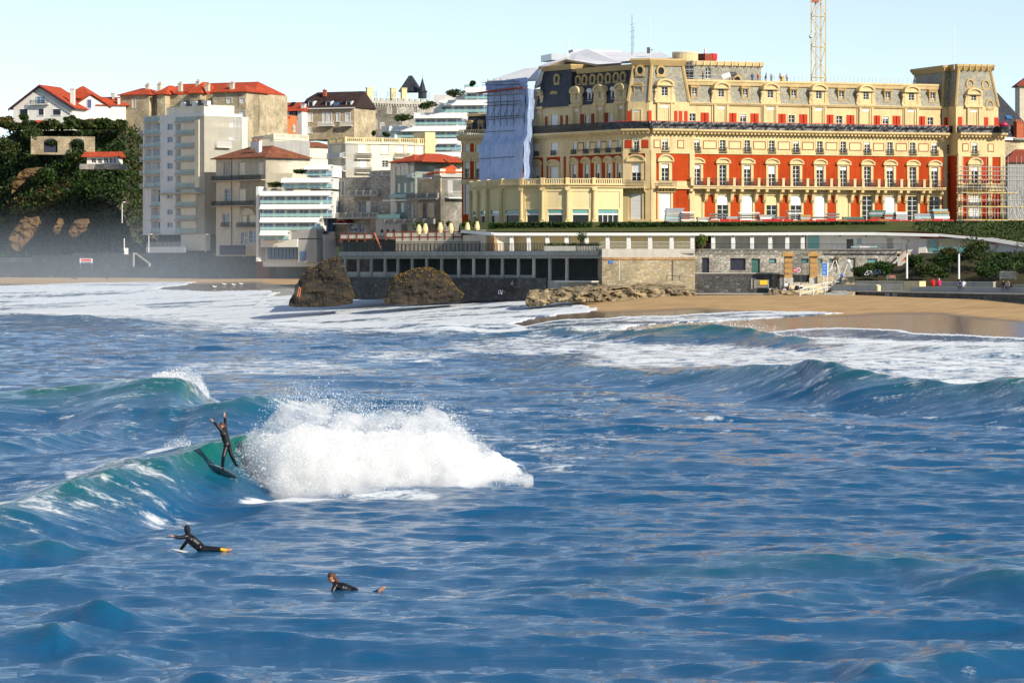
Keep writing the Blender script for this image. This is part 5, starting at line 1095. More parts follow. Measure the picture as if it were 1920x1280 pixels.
# plain part with doors and the glass front
F = pf[3]; hd = [rect(F, 1586, 1600, 446, 472)]; hd2 = [rect(pf[4], 1662, 1675, 445, 470)]
wall(pool, F.shift(1.6), F.u(1508), F.L, F.z(476, 1560), F.z(438, 1560), [rect(F.shift(1.6), 1586, 1601, 447, 473)], 'white_wall', 2)
win(pool, F.shift(1.6), rect(F.shift(1.6), 1586, 1601, 447, 473), 'd', bars=0, name='door', gl='dark_concrete')
wall(pool, pf[4].shift(1.6), -.3, pf[4].u(1722), F.z(478, 1660), F.z(439, 1660), [rect(pf[4].shift(1.6), 1662, 1675, 445, 473)], 'white_wall', 2); win(pool, pf[4].shift(1.6), rect(pf[4].shift(1.6), 1662, 1675, 445, 473), 'd', bars=0, name='door', gl='concrete_light')
MB().box(F.shift(1.6), F.u(1513), F.u(1533), -.2, -.1, F.z(471, 1520), F.z(442, 1520)).build('glass_screen', 'teal_glass', pool)
MB().box(F.shift(1.6), F.u(1604), F.u(1613), -.06, -.01, F.z(457, 1608), F.z(447, 1608)).build('notice', 'blue_wall', pool)
for c in (1573, 1622, 1657, 1704): q = pf[3] if c < 1640 else pf[4]; MB().lathe(q.w(q.u(c), 1.2, q.z(443, c)), [(.14, 0), (.17, .1), (.17, .3)], 8).build('spotlight', 'iron', pool)
F = pf[5]; hg = rect(F.shift(.6), 1737, 1838, 446, 473)
wall(pool, F.shift(.6), F.u(1720), F.L + .2, F.z(482, 1780), F.z(447, 1838), [(hg[0], hg[1], hg[2], min(hg[3], F.z(447.5, 1838)))], 'white_wall', 3, .3)
o = win(pool, F.shift(.6), (hg[0], hg[1], hg[2], F.z(447.5, 1838)), 'g', .3, gl='cream_pale', bars=1, cols=4)
for a, b in ((1740, 1756), (1818, 1825)): MB().box(F.shift(.6), F.u(a), F.u(b), .05, .1, hg[2], F.z(448, 1838)).build('glass_panel', 'teal_glass', o)
for a, b in ((1757, 1783), (1784, 1815)): MB().box(F.shift(.6), F.u(a), F.u(b), -.3, -.25, hg[2], F.z(463, 1780)).build('glass_screen', 'teal_glass', pool)
F = pf[6]; mb = MB(); mb.add([F.w(0, .3, F.z(480, 1845)), F.w(F.L, .3, F.z(482, 1935)), F.w(F.L, .3, F.z(463, 1935)), F.w(0, .3, F.z(448, 1845)), F.w(0, 3, F.z(480, 1845)), F.w(F.L, 3, F.z(482, 1935)), F.w(F.L, 3, F.z(463, 1935)), F.w(0, 3, F.z(448, 1845))], [(0, 1, 2, 3), (0, 3, 7, 4), (3, 2, 6, 7), (5, 4, 7, 6)]); mb.build('wall', 'white_wall', pool)
MB().box(F.shift(.25), F.u(1834), F.u(1843), -.1, .05, F.z(472, 1840), F.z(451, 1840)).build('door', 'iron', pool)
def text(s, loc, size, rot, mt, name='lettering', parent=None, ext=.01, shear=0):
    c = bpy.data.curves.new(name, 'FONT'); c.body = s; c.size = size; c.align_x = 'CENTER'; c.align_y = 'CENTER'; c.extrude = ext; c.shear = shear; c.materials.append(M_(mt))
    o = bpy.data.objects.new(name, c); COL.objects.link(o); o.location = Vector(loc) - (wloc(parent) if parent else Vector()); o.rotation_euler = rot
    me = bpy.data.meshes.new_from_object(o); me.name = name; q = bpy.data.objects.new(name, me); COL.objects.link(q); q.location = o.location; q.rotation_euler = rot; bpy.data.objects.remove(o); o = q
    if parent: o.parent = parent
    return o
text('Le Sunset', F.w(F.u(1853.5), .24, F.z(455.5, 1853)), .62, (R(90), 0, math.atan2(F.t.y, F.t.x)), 'red_plain', parent=pool, shear=.3, ext=.02)
# terrace floor in front of the poolside building and its fences
tf = MB(); tp = [P(a, 468.5, y) for a, y in ((640, 469), (1130, 432), (1303, 431), (1303, 438), (1690, 438), (1690, 446), (1500, 452), (900, 475), (640, 485))]
tf.slab([(p.x, p.y) for p in tp], 9.7, 10.05); o = tf.build('terrace', 'concrete_light'); tag(o, kind='structure')
fn = bldg('terrace_fence', 1210, 468, 434, 'pale mesh fence on top of the seawall in front of the columns', 'fence'); F = Face(1125, 433, 1302, 433); mb = MB(); rail(mb, F, 0, F.L, 0, 10.05, 1.25, .16, .014, 1); mb.build('bars', 'concrete_light', fn)
fn = bldg('terrace_railing', 1500, 468, 437, 'dark railing along the terrace above the light stone wall', 'railing'); F = Face(1304, 436.8, 1692, 436.8); mb = MB(); rail(mb, F, 0, F.L, 0, 10.05, 1.0, .17, .016, 0); mb.build('bars', 'iron', fn)
MB().box(F, F.u(1555), F.u(1690), -.05, .06, 10.0, 10.2).build('kerb', 'iron', fn)
for k, (a, b, lab, mt) in enumerate(((1596, 1612, 'pale blue covered table on the pool terrace near the grey door', 'blue_wall'), (1630, 1645, 'pale blue lounger on the pool terrace right of the white table', 'blue_wall'), (1612, 1630, 'white table on the pool terrace between two blue loungers', 'white'))):
    o = bldg('table' if 'table' in lab else 'lounger', a, 468, 438.5, lab, 'furniture'); Fz = Face(a, 438.5, b, 438.5); MB().box(Fz, 0, Fz.L, 0, .8, 10.5, 10.7).build('top', mt, o)
    for u in (.1, Fz.L - .1): MB().box(Fz, u - .04, u + .04, .1, .7, 10.05, 10.5).build('leg', 'steel', o)
# ------------------------------------------------------------------ deck over the gallery, its columns and rail
dk = bldg('sea_gallery', 880, 520, 431, 'long concrete deck on columns over a dark open gallery at the water', 'gallery')
F = Face(640, 468, 1130, 431); gz = lambda py: F.z(py, 1059)
GX = [643, 668, 692, 718, 742, 769, 796, 824, 856, 884, 910, 938, 968, 997, 1027, 1059]
xs_ = [640] + GX[1:] + [1126]
for a, b in zip(xs_[::2], xs_[2::2] + [1126]):
    if b > a: MB().box(F, F.u(a) + .015, F.u(b) - .015, -.5, .6, gz(479), gz(470.5)).build('edge_panel', 'concrete', dk); MB().box(F, F.u(a) + .02, F.u(b) - .02, .1, .7, gz(484.5), gz(479.4)).build('beam', 'concrete', dk)
MB().box(F, F.u(641), F.u(1126), .62, 9, gz(482), gz(471.5)).build('deck', 'concrete', dk)
for i, c in enumerate(GX): MB().lathe(F.w(F.u(c), .45, gz(526)), [(.27, 0), (.25, gz(500) - gz(526)), (.23, gz(483) - gz(526))], 9).build('column', 'concrete_light' if i in (8, 9, 13, 15) else 'concrete', dk)  # columns that catch the sun get paler concrete, light put into the colour
MB().box(F, F.u(636), F.u(1128), 6, 6.4, gz(550), gz(480)).build('back_wall', 'dark_concrete', dk)  # back wall and floor coloured dark for the shade inside the gallery
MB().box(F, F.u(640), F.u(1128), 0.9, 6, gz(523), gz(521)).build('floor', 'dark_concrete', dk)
for i in range(15):
    a, b = GX[i], GX[i + 1]; q = 511 if i < 4 else 516
    if i < 13: MB().box(F, F.u(a) + .28, F.u(b) - .28, .5, .75, gz(522), gz(q)).build('parapet_panel', 'concrete_light' if i < 3 else 'concrete', dk)
MB().box(F, F.u(600), F.u(1025), -.15, 1.3, gz(566), gz(521.5)).build('base_wall', 'shaded_wet_stone', dk)
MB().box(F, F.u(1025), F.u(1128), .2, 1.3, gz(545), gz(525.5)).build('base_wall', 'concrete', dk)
MB().box(F, F.u(1060), F.u(1130), -2.2, 1, gz(529), gz(526)).build('ledge', 'concrete_light', dk)
gr_ = bldg('gallery_railing', 880, 471, 430, 'dark iron railing along the edge of the concrete deck', 'railing'); mb = MB(); rail(mb, F, 0, F.u(1125), -.35, gz(470.5), 1.1, .3, .03, 0); mb.build('bars', 'iron', gr_)
pl = bldg('deck_planter', 1080, 470, 434, 'low grey planter with trailing plants at the right end of the deck', 'planter'); Fp = Face(1020, 434, 1127, 434); MB().box(Fp, 0, Fp.L, 0, 1.2, 10.05, 10.7).build('trough', 'concrete', pl)
g = np.random.default_rng(4); pts = np.stack([g.uniform(Fp.w(0, 0, 0).x, Fp.w(Fp.L, 0, 0).x, 900), 434 + g.uniform(0, 1.2, 900), 10.7 + .3 * g.random(900)], -1); leaves('foliage', pts, .12, 'leaf_dark', pl)
# dark brown building and walls behind the deck
db = bldg('brown_terrace', 760, 455, 455, 'brown terrace wall with red railings behind the concrete deck', 'wall')
F = Face(700, 480, 900, 470)
wall(db, F, F.u(742), F.u(880), F.z(480, 800), F.z(446, 800), [], 'sandstone', 6); MB().box(F, F.u(640), F.u(742), .5, 4, F.z(478, 690), F.z(449, 690)).build('wall', mat('hedge_wall', (0.03, 0.04, 0.03), .95, .4, 1, 8, .6), db)
for a, b in ((638, 700), (724, 866)):
    n = max(2, int((b - a) / 15)); z0 = F.z(444 if a > 700 else 447, 800); z1 = F.z(434 if a > 700 else 437, 800)
    for i in range(n + 1): u = F.u(a + (b - a) * i / n); MB().box(F, u - .09, u + .09, -.05, .1, z0 - .5, z1).build('post', 'rust', db)
    for zq in (z0, z1): MB().box(F, F.u(a), F.u(b), -.02, .07, zq - .12, zq).build('rail', 'rust', db)
    for i in range(n): ua, ub = F.u(a + (b - a) * i / n) + .1, F.u(a + (b - a) * (i + 1) / n) - .1; MB().box(F, ua, ub, .02, .05, z0 + .05, z1 - .2).build('panel', 'sandstone', db)
MB().tube(F.w(F.u(702), 0, F.z(437, 700)), F.w(F.u(718), -.4, F.z(468, 718)), .12).build('stair_rail', 'terracotta', db)
fe = bldg('dark_fence', 690, 470, 440, 'tall dark picket fence standing at the back of the concrete deck', 'fence'); Fe = Face(640, 472, 900, 456); mb = MB(); rail(mb, Fe, 0, Fe.L, 0, 10.05, 1.45, .2, .025, 0); mb.build('bars', 'iron', fe)
# ------------------------------------------------------------------ concrete and stone seawall
sw_ = bldg('seawall', 1215, 527, 430, 'tall sunlit seawall, concrete band over golden stone courses', 'wall')
F = Face(1129, 430, 1303, 431.5); wz = lambda py: F.z(py, 1215)
MB().box(F, 0, F.L, -.06, 4, wz(482.5), wz(466.5)).build('parapet', 'concrete_light', sw_); MB().box(F, 0, F.L, 0, 4, wz(552), wz(482.5)).build('wall', 'seawall_stone', sw_)
for c in (1161, 1261): MB().box(F, F.u(c) - .09, F.u(c) + .09, -.05, .05, wz(526), wz(483)).build('pilaster_strip', 'concrete_light' if c < 1200 else 'dark_concrete', sw_)
MB().box(F, 0, F.L, -.12, .0, wz(487), wz(482.6)).build('string_course', 'old_brick', sw_)
sg = bldg('wall_plaque', 1145, 493, 430, 'small blue plaque on the sunlit seawall', 'sign'); MB().box(F, F.u(1141.5), F.u(1149), -.1, -.01, wz(494), wz(488.5)).build('plate', 'blue_plain', sg)
hr = bldg('wall_handrail', 1260, 526, 429, 'bent steel handrail at the foot of the seawall', 'handrail'); mb = MB()
for a, b in (((1248, 527), (1251, 516)), ((1251, 516), (1274, 518)), ((1274, 518), (1275, 527))): mb.tube(P(*a, 429), P(*b, 429), .05)
mb.build('tube', 'dark_metal', hr)
# ------------------------------------------------------------------ light stone service building behind the gate
sb = bldg('stone_service_building', 1450, 512, 437, 'pale rubble stone building with small windows behind the gate pillars', 'building')
F = Face(1303, 437.5, 1682, 437.5); bz = lambda py: F.z(py, 1450)
op = {'door': [(1316, 1330, 483, 512, 'dark_shutter'), (1409, 1425, 485, 512, 'green_door')], 'window': [(1369, 1398, 484, 507, 'dark_shutter'), (1442, 1456, 485, 493, 'teal_glass'), (1502, 1516, 485, 493, 'teal_glass'), (1533, 1542, 485, 493, 'teal_glass'), (1555, 1568, 485, 493, 'teal_glass'), (1626, 1645, 485, 493, 'teal_glass')]}
hs = [rect(F, a, b, t, bo) for k in op for a, b, t, bo, _ in op[k]] + [rect(F, 1588, 1604, 484, 512)]
wall(sb, F, 0, F.L, bz(545), bz(467), hs, 'rubble_light', 4, .35)
for k in op:
    for a, b, t, bo, m_ in op[k]: win(sb, F, rect(F, a, b, t, bo), 'd', .35, fm='dark_metal', gl=m_, name=k, bars=0)
win(sb, F, rect(F, 1588, 1604, 484, 512), 'd', .35, fm='concrete', gl='concrete', name='door', bars=0)
MB().box(F, -.1, F.L, -.12, .5, bz(468.6), bz(466.6)).build('coping', 'concrete_light', sb)
# lower wall and path before it
lwl = bldg('lower_wall', 1380, 540, 434, 'dark lower retaining wall with a pale ledge under the stone building', 'wall'); Fl = Face(1300, 433.5, 1462, 433.5)
MB().box(Fl, 0, Fl.L, 0, 3, Fl.z(552, 1380), Fl.z(513, 1380)).build('wall', 'shaded_wet_stone', lwl); MB().box(Fl, -.05, Fl.L, -.1, 3.1, Fl.z(513, 1380), Fl.z(511.3, 1380)).build('coping', 'concrete_light', lwl)
MB().box(Fl, Fl.L, Fl.u(1475), -.1, 3, Fl.z(545, 1465), Fl.z(520, 1465)).build('pier', 'concrete_light', lwl); MB().box(Fl, Fl.L - .05, Fl.u(1476), -.2, 3, Fl.z(520, 1465), Fl.z(514, 1465)).build('cap', 'old_brick', lwl)
# iron fence on the ledge
fi = bldg('ledge_fence', 1400, 512, 433, 'dark iron picket fence on the ledge before the stone building', 'fence'); mb = MB(); rail(mb, Fl, .3, Fl.u(1474), .6, Fl.z(512, 1380), 1.35, .17, .018, 0); mb.build('bars', 'iron', fi)
# gate pillars of golden stone blocks, and the gate
def pillar(px, lab):
    o = bldg('gate_pillar', px, 530, 430, lab, 'pillar', 'golden stone gate pillars'); Fp = Face(px - 7.5, 430, px + 7.5, 430); L = Fp.L; zb_ = Fp.z(531, px); z = zb_; k = 0
    MB().box(Fp, -.08, L + .08, -.08, L + .08, zb_ - 1, zb_ + .75).build('base', 'concrete_light', o); z = zb_ + .75
    while z < Fp.z(482, px) - .2:
        h = .36; e = .03 * (k % 2); MB().box(Fp, e, L - e, e, L - e, z + .012, z + h).build('block', 'old_brick' if k % 2 else 'sandstone_gold', o); z += h; k += 1
    for a, b, c in ((.0, .08, .12), (-.25, .2, .28)): MB().box(Fp, a - .05, L - a + .05, a - .05, L - a + .05, z + b, z + b + .1).build('cap_course', 'sandstone_gold', o)
    mb = MB(); A_ = plan(Fp, -.3, L + .3, -.3, L + .3); mb.slab(A_, z, z + .18); loft(mb, A_, z + .18, inset(A_, .85), z + .62); mb.build('cap', 'sandstone_gold', o); return o
mat('sandstone_gold', (0.46, 0.27, 0.085), .9, .22, 1.2, 8, .3)
pillar(1478.5, 'golden stone gate pillar beside the seated people, left of the gate'); pillar(1526, 'golden stone gate pillar right of the gate, next to the blue sign')
gt = bldg('iron_gate', 1503, 530, 430, 'tall dark iron gate between the two golden stone pillars', 'gate'); Fg = Face(1486, 430.4, 1518.5, 430.4); um = Fg.L / 2; zt = Fg.z(478, 1500); zb_ = Fg.z(529, 1500)
for a, b in ((0, um - .03), (um + .03, Fg.L)):
    mb = MB(); rail(mb, Fg, a, b, 0, zb_, zt - zb_, .14, .02, 1); mb.box(Fg, a, b, -.02, .03, zb_, zb_ + 1.0); mb.build('leaf', 'iron', gt)
no = bldg('no_entry_sign', 1495, 505, 429.8, 'red rectangular sign with a round symbol hung on the iron gate', 'sign'); Fn = Face(1488, 429.9, 1502, 429.9); MB().box(Fn, 0, Fn.L * .72, 0, .03, Fn.z(510, 1495), Fn.z(503, 1495)).build('plate', 'red_plain', no)
cc = Fn.w(Fn.u(1497.5), -.04, Fn.z(506, 1497)); mb = MB(); mb.add([cc + Vector((.30 * math.cos(k * math.pi / 10), e, .30 * math.sin(k * math.pi / 10))) for e in (-.02, .02) for k in range(20)], [tuple(range(19, -1, -1)), tuple(range(20, 40))] + [(i, (i + 1) % 20, (i + 1) % 20 + 20, i + 20) for i in range(20)]); mb.build('disc', 'white', no)
mb = MB(); mb.add([cc + Vector((q * math.cos(k * math.pi / 10), -.026, q * math.sin(k * math.pi / 10))) for q in (.24, .15) for k in range(20)], [(i, i + 20, (i + 1) % 20 + 20, (i + 1) % 20) for i in range(20)]); mb.build('ring', 'red_plain', no)
mb = MB(); mb.add([cc + Vector((.14 * math.cos(k * math.pi / 6), -.027, .14 * math.sin(k * math.pi / 6))) for k in range(12)], [tuple(range(11, -1, -1))]); mb.build('centre', 'blue_plain', no)
MB().box(Fn, Fn.u(1488.8), Fn.u(1493), -.015, -.002, Fn.z(507, 1490), Fn.z(505.8, 1490)).build('arrow', 'white', no)
# low walls right of the gate
for a, b, t, Y, lab, mt in ((1533, 1563, 519, 429.5, 'low rubble wall with pale coping beside the right gate pillar', 'rubble_gold'), (1578, 1602, 520, 428, 'low golden rubble wall end beside the ramp', 'rubble_gold')):
    o = bldg('rubble_wall', a, 533, Y, lab, 'wall'); Fz = Face(a, Y, b, Y); MB().box(Fz, 0, Fz.L, 0, 1.6, Fz.z(540, a), Fz.z(t, a)).build('masonry', mt, o); MB().box(Fz, -.05, Fz.L + .05, -.06, 1.7, Fz.z(t, a), Fz.z(t - 1.4, a)).build('coping', 'concrete_light', o)
# blue information panel
ip = bldg('information_panel', 1547, 545, 424, 'tall blue information panel on two white posts beside the ramp', 'sign'); Fi = Face(1542, 424, 1552.5, 424); MB().box(Fi, 0, Fi.L, 0, .12, Fi.z(516, 1547), Fi.z(493.5, 1547)).build('board', 'blue_plain', ip)
MB().box(Fi, Fi.L * .86, Fi.L + .03, -.02, .14, Fi.z(516.5, 1547), Fi.z(493, 1547)).build('side_strip', 'white', ip)
for u in (.18, Fi.L - .12): MB().tube(Fi.w(u, .06, Fi.z(546, 1547)), Fi.w(u, .06, Fi.z(515, 1547)), .055).build('post', 'white', ip)
for k, (w, py) in enumerate(((.32, 498), (.26, 503), (.2, 509), (.3, 512))): MB().box(Fi, .12, .12 + w, -.012, -.002, Fi.z(py + .7, 1547), Fi.z(py, 1547)).build('print', 'white', ip)
# ------------------------------------------------------------------ promenade, ramp, steps, benches
def solid(name, pts, z0, mt, kind=None):   # a slab whose top corners are given as photo points at depths; the top is the polygon itself
    vs = [P(*p) for p in pts]; n = len(vs); mb = MB()
    mb.add(vs + [Vector((v.x, v.y, z0)) for v in vs], [tuple(range(n)), tuple(range(2 * n - 1, n - 1, -1))] + [(i, i + n, (i + 1) % n + n, (i + 1) % n) for i in range(n)])
    o = mb.build(name, mt); 
    if kind: tag(o, kind=kind)
    return o
zpr = 4.75
def PZ(px, Y, z): return ((px - 960) * Y / FPX, Y, z)
def topslab(name, pts, z0, z1, mt, kind='structure'):
    mb = MB(); mb.slab([(PZ(a, y, 0)[0], y) for a, y in pts], z0, z1); o = mb.build(name, mt); tag(o, kind=kind); return o
# promenade edge runs from the ramp towards the camera on the right
topslab('promenade', [(1600, 421), (1605, 418), (1930, 378), (2080, 361), (2080, 420), (1930, 432), (1560, 432)], 1.5, zpr, 'asphalt')
pw = bldg('promenade_wall', 1760, 557, 400, 'dark shaded stone wall along the beach under the promenade', 'wall')
Fw = Face(1603, 418.6, 1931, 377.6); MB().box(Fw, .6, Fw.L + 4, -.25, .3, 2.2, zpr - .12).build('masonry', 'shaded_wet_stone', pw); MB().box(Fw, 0, Fw.L + 4, -.35, .6, zpr - .11, zpr + .03).build('coping', 'concrete_light', pw)
for a in (1663, 1677): MB().box(Fw, Fw.u(a), Fw.u(a + 9), -.30, -.24, 3.0, zpr - .2).build('patch', 'concrete', pw)
# sloping ramp down to the sand
rp = MB(); q = [PZ(1563, 425, zpr + .02), PZ(1640, 424, zpr + .02), PZ(1602, 419.5, zpr + .02), PZ(1575, 405, 3.2), PZ(1505, 409, 3.3), PZ(1545, 421, 4.3)]
rp.add([Vector(v) for v in q] + [Vector((v[0], v[1], 1.5)) for v in q], [(0, 5, 4, 3, 2, 1)] + [(i, (i + 1) % 6, (i + 1) % 6 + 6, i + 6) for i in range(6)]); o = rp.build('ramp', 'concrete_light'); tag(o, kind='structure')
rw = bldg('ramp_wall', 1590, 555, 417, 'sloping golden rubble face beside the ramp', 'wall'); mb = MB(); v = [PZ(1575, 404.5, 3.3), PZ(1606, 418.5, zpr), PZ(1606, 418.5, 1.5), PZ(1575, 404.5, 1.5), PZ(1560, 407, 2.0)]
mb.add([Vector(x) for x in v] + [Vector(x) + Vector((-.8, .5, -.05)) for x in v], [(0, 3, 2, 1), (5, 6, 7, 8), (0, 1, 6, 5), (1, 2, 7, 6), (2, 3, 8, 7), (3, 0, 5, 8)]); mb.build('masonry', 'rubble_gold', rw)
# broad steps up to the gate
sp_ = bldg('gate_steps', 1515, 540, 426, 'broad pale steps leading up to the iron gate', 'steps')
for k in range(5):
    Fz = Face(1478, 424.5 + k * .9, 1548, 424.5 + k * .9); z = 4.45 + k * .30; MB().box(Fz, .05 * k, Fz.L - .15 * k, 0, .95 if k < 4 else 5, z - .29, z).build('step', 'cream_pale' if k % 2 else 'concrete_light', sp_)
# path and landing where people sit
topslab('landing', [(1262, 426), (1400, 424.5), (1478, 423.5), (1500, 424.6), (1500, 434), (1262, 434)], 1.5, 4.32, 'concrete_light')
lr = bldg('landing_wall', 1380, 555, 424, 'dark rough retaining wall under the landing above the sand', 'wall'); Fz = Face(1262, 425.6, 1446, 423.9); MB().box(Fz, 0, Fz.L, -.35, .2, 1.5, 4.22).build('masonry', 'shaded_wet_stone', lr); MB().box(Fz, 0, Fz.L, -.42, .3, 4.22, 4.34).build('coping', 'concrete', lr)
hr2 = bldg('ramp_handrail', 1530, 545, 418, 'pale metal handrail following the ramp down to the beach', 'handrail')
pa = [P(1500, 543, 412), P(1525, 536, 417), P(1548, 530, 422), P(1560, 529, 423)]
for i in range(3): MB().tube(pa[i], pa[i + 1], .06).build('rail', 'white', hr2); MB().tube(pa[i] + Vector((0, 0, -.6)), pa[i + 1] + Vector((0, 0, -.6)), .05).build('rail', 'white', hr2)
for p in pa: MB().tube(p, p + Vector((0, 0, -1.25)), .055).build('post', 'white', hr2)
# bench walls
def benchwall(a, b, Ya, Yb, z0, z1, lab, mt='grey_wall', end=True):
    o = bldg('bench_wall', a, 540, Ya, lab, 'wall', 'low concrete bench walls'); Fz = Face(a, Ya, b, Yb); MB().box(Fz, 0, Fz.L, 0, .55, z0, z1 - .1).build('body', mt, o); MB().box(Fz, -.04, Fz.L + .04, -.06, .62, z1 - .1, z1).build('seat', 'concrete_light', o)
    if end: MB().box(Fz, Fz.L - .02, Fz.L + .28, -.03, .58, z0, z1 - .11).build('end_block', 'cream_pale', o)
    return o
benchwall(1562, 1643, 422.5, 417, zpr, 5.58, 'low concrete bench wall nearest the ramp handrail')
benchwall(1706, 1934, 407, 386, zpr, 5.42, 'long low concrete bench wall where two dark figures sit', end=False)
benchwall(1602, 1696, 428, 424, zpr, 6.0, 'grey concrete wall along the planting, left of the lamp plinth', 'concrete')
benchwall(1760, 1862, 416, 410, zpr, 6.0, 'grey concrete wall along the planting behind the walkers', 'concrete', False)
benchwall(1899, 1940, 402, 398, zpr, 5.7, 'short concrete wall at the right edge of the promenade', 'concrete', False)
pb = bldg('lamp_plinth', 1710, 535, 417, 'cream concrete plinth at the foot of the left promenade lamp', 'plinth'); Fz = Face(1696, 416.5, 1724, 414.5); MB().box(Fz, 0, Fz.L, 0, 1.2, zpr, 6.05).build('block', 'cream_pale', pb)
# solar lamps: bent post, panel, head
def lamp(px, pyb, pyt, Y, lab):
    o = bldg('solar_lamp', px, pyb, Y, lab, 'street lamp', 'promenade lamps with solar panels'); a, b = P(px, pyb, Y), P(px, pyt, Y)
    MB().tube(a, a + (b - a) * .72, .13, .11, 8).build('post', 'white', o); MB().tube(a + (b - a) * .72, b, .09, .07, 8).build('neck', 'dark_metal', o); MB().tube(b, b + Vector((.3, 0, .5)), .05).build('arm', 'dark_metal', o)
    c = b + Vector((-.1, 0, .55)); mb = MB(); mb.add([c + Vector((x, y, -x * .38 + e)) for e in (0, .06) for x, y in ((-.6, -.35), (.45, -.35), (.45, .35), (-.6, .35))], [(3, 2, 1, 0), (4, 5, 6, 7), (0, 1, 5, 4), (1, 2, 6, 5), (2, 3, 7, 6), (3, 0, 4, 7)]); mb.build('solar_panel', 'dark_metal', o)
    MB().box(FW, b.x - .15, b.x + .15, Y - .12, Y + .12, b.z - .5, b.z - .2).build('head', 'dark_metal', o)
lamp(1700.5, 522, 457, 416, 'white promenade lamp with solar panel on the cream plinth'); lamp(1798, 523, 458, 413, 'white promenade lamp with solar panel behind the seated dark figure'); lamp(1917, 502, 466, 425, 'white lamp at the right edge in front of the white building')
# metal crowd barriers
def barrier(px, py, Y, w, h, lab, mt='steel', sign=None):
    o = bldg('crowd_barrier', px, py, Y, lab, 'barrier', 'metal crowd barriers'); Fz = Face(px - w / 2, Y, px + w / 2, Y); zb_ = Fz.z(py, px); H_ = h * Y / FPX; mb = MB(); rail(mb, Fz, 0, Fz.L, 0, zb_ + .12, H_ - .12, .13, .02, 0); mb.build('bars', mt, o)
    for u in (.1, Fz.L - .1): MB().box(Fz, u - .03, u + .03, -.3, .3, zb_, zb_ + .05).build('foot', mt, o)
    for u in (0, Fz.L): MB().tube(Fz.w(u, 0, zb_), Fz.w(u, 0, zb_ + H_), .035).build('upright', mt, o)
    if sign: MB().box(Fz, Fz.L * .36, Fz.L * .92, -.06, -.02, zb_ + H_ * .45, zb_ + H_ * 1.0).build('board', sign, o)
barrier(1428, 541, 424.5, 26, 16, 'metal barrier with a yellow board beside the seated people', 'concrete_light', 'yellow_plain')
barrier(1890, 524, 412, 30, 15, 'grey metal barriers at the edge of the shrubs on the right', 'steel'); barrier(1671, 524, 424, 16, 8, 'small low barrier with an orange board at the planting', 'steel', 'terracotta')
MB_ = bldg('marker_post', 1409.5, 542, 424, 'slim pale post left of the yellow signed barrier', 'post'); MB().tube(P(1409.5, 542, 424), P(1409.5, 522, 424), .06).build('post', 'concrete_light', MB_)
# play frame: two splayed pairs of poles with a white ball
tr = bldg('tripod_frame', 1585, 518, 430, 'white splayed pole frame with a round white globe before the stone building', 'frame')
for a, b in (((1562, 500), (1553, 510)), ((1567, 487), (1576, 517)), ((1590, 491), (1581, 518)), ((1592, 491), (1606, 518)), ((1564, 488), (1556, 508))): MB().tube(P(*a, 430), P(*b, 430), .06).build('pole', 'white', tr)
MB().ball(P(1591, 490, 430), .30, n=12, m=8).build('globe', 'white', tr)
sl_o = bldg('slide', 1572, 530, 428, 'blue and white slide at the left foot of the splayed pole frame', 'slide'); mb = MB(); mb.add([P(1567, 529, 428), P(1574, 529, 428), P(1580, 518, 429), P(1576, 518, 429), P(1567, 530, 429), P(1574, 530, 429), P(1580, 519.5, 430), P(1576, 519.5, 430)], [(0, 1, 2, 3), (7, 6, 5, 4), (0, 4, 5, 1), (1, 5, 6, 2), (3, 2, 6, 7)]); mb.build('chute', 'blue_wall', sl_o); MB().box(FW, P(1576, 0, 429).x, P(1581, 0, 429).x, 429, 429.4, P(0, 519, 429).z, P(0, 513, 429).z).build('top', 'blue_plain', sl_o)
# stair beside the stone building
ss = bldg('garden_stair', 1690, 492, 437, 'stone garden stair with sloping pale parapet beside the pool terrace', 'stairs')
Fz = Face(1660, 436.5, 1715, 436.5)
for k in range(10): MB().box(Fz, Fz.u(1676 + k * 2.4), Fz.u(1700 + k * 1.2), .2 + .3 * k, .6 + .3 * k, Fz.z(498, 1690), Fz.z(491 - k * 2.2, 1690)).build('step', 'terracotta', ss)
mb = MB(); mb.prism(Fz, [(Fz.u(1672), Fz.z(494, 1690)), (Fz.u(1684), Fz.z(494, 1690)), (Fz.u(1712), Fz.z(468, 1690)), (Fz.u(1700), Fz.z(468, 1690))], -.3, 0); mb.build('parapet', 'concrete_light', ss)
for a, b in (((1647, 500), (1685, 468)),): MB().tube(P(*a, 436), P(*b, 436), .04).build('handrail', 'iron', ss)
MB().box(Fz, Fz.u(1682), Fz.u(1712), -.5, 3, Fz.z(505, 1690), Fz.z(489.5, 1690)).build('landing', 'concrete_light', ss)
# planting bank on the right
bank = MB(); vs = []; fs = []; nb = 26; bx = np.linspace(1600, 2050, nb)
for a in bx:
    t = np.interp(a, [1600, 1690, 1720, 2050], [505, 497, 474, 476]); y1 = np.interp(a, [1600, 2050], [429, 408]); y2 = np.interp(a, [1600, 1720, 1930, 2050], [436, 436.5, 431.5, 428]); zt = HC - (t - HZ) * y2 / FPX
    vs += [Vector(PZ(a, y1, zpr + .2)), Vector(PZ(a, y1 + 2, zpr + 1.1)), Vector(PZ(a, (y1 + y2) / 2, (zpr + zt) / 2 + .5)), Vector(PZ(a, y2, zt))]
for i in range(nb - 1):
    for k in range(3): q = i * 4 + k; fs.append((q, q + 4, q + 5, q + 1))
bank.add(vs, fs); o = bank.build('planting_bank', mat('soil', (0.05, 0.045, 0.02), .95, .4, .6, 6, .5), smooth=True); tag(o, kind='structure')
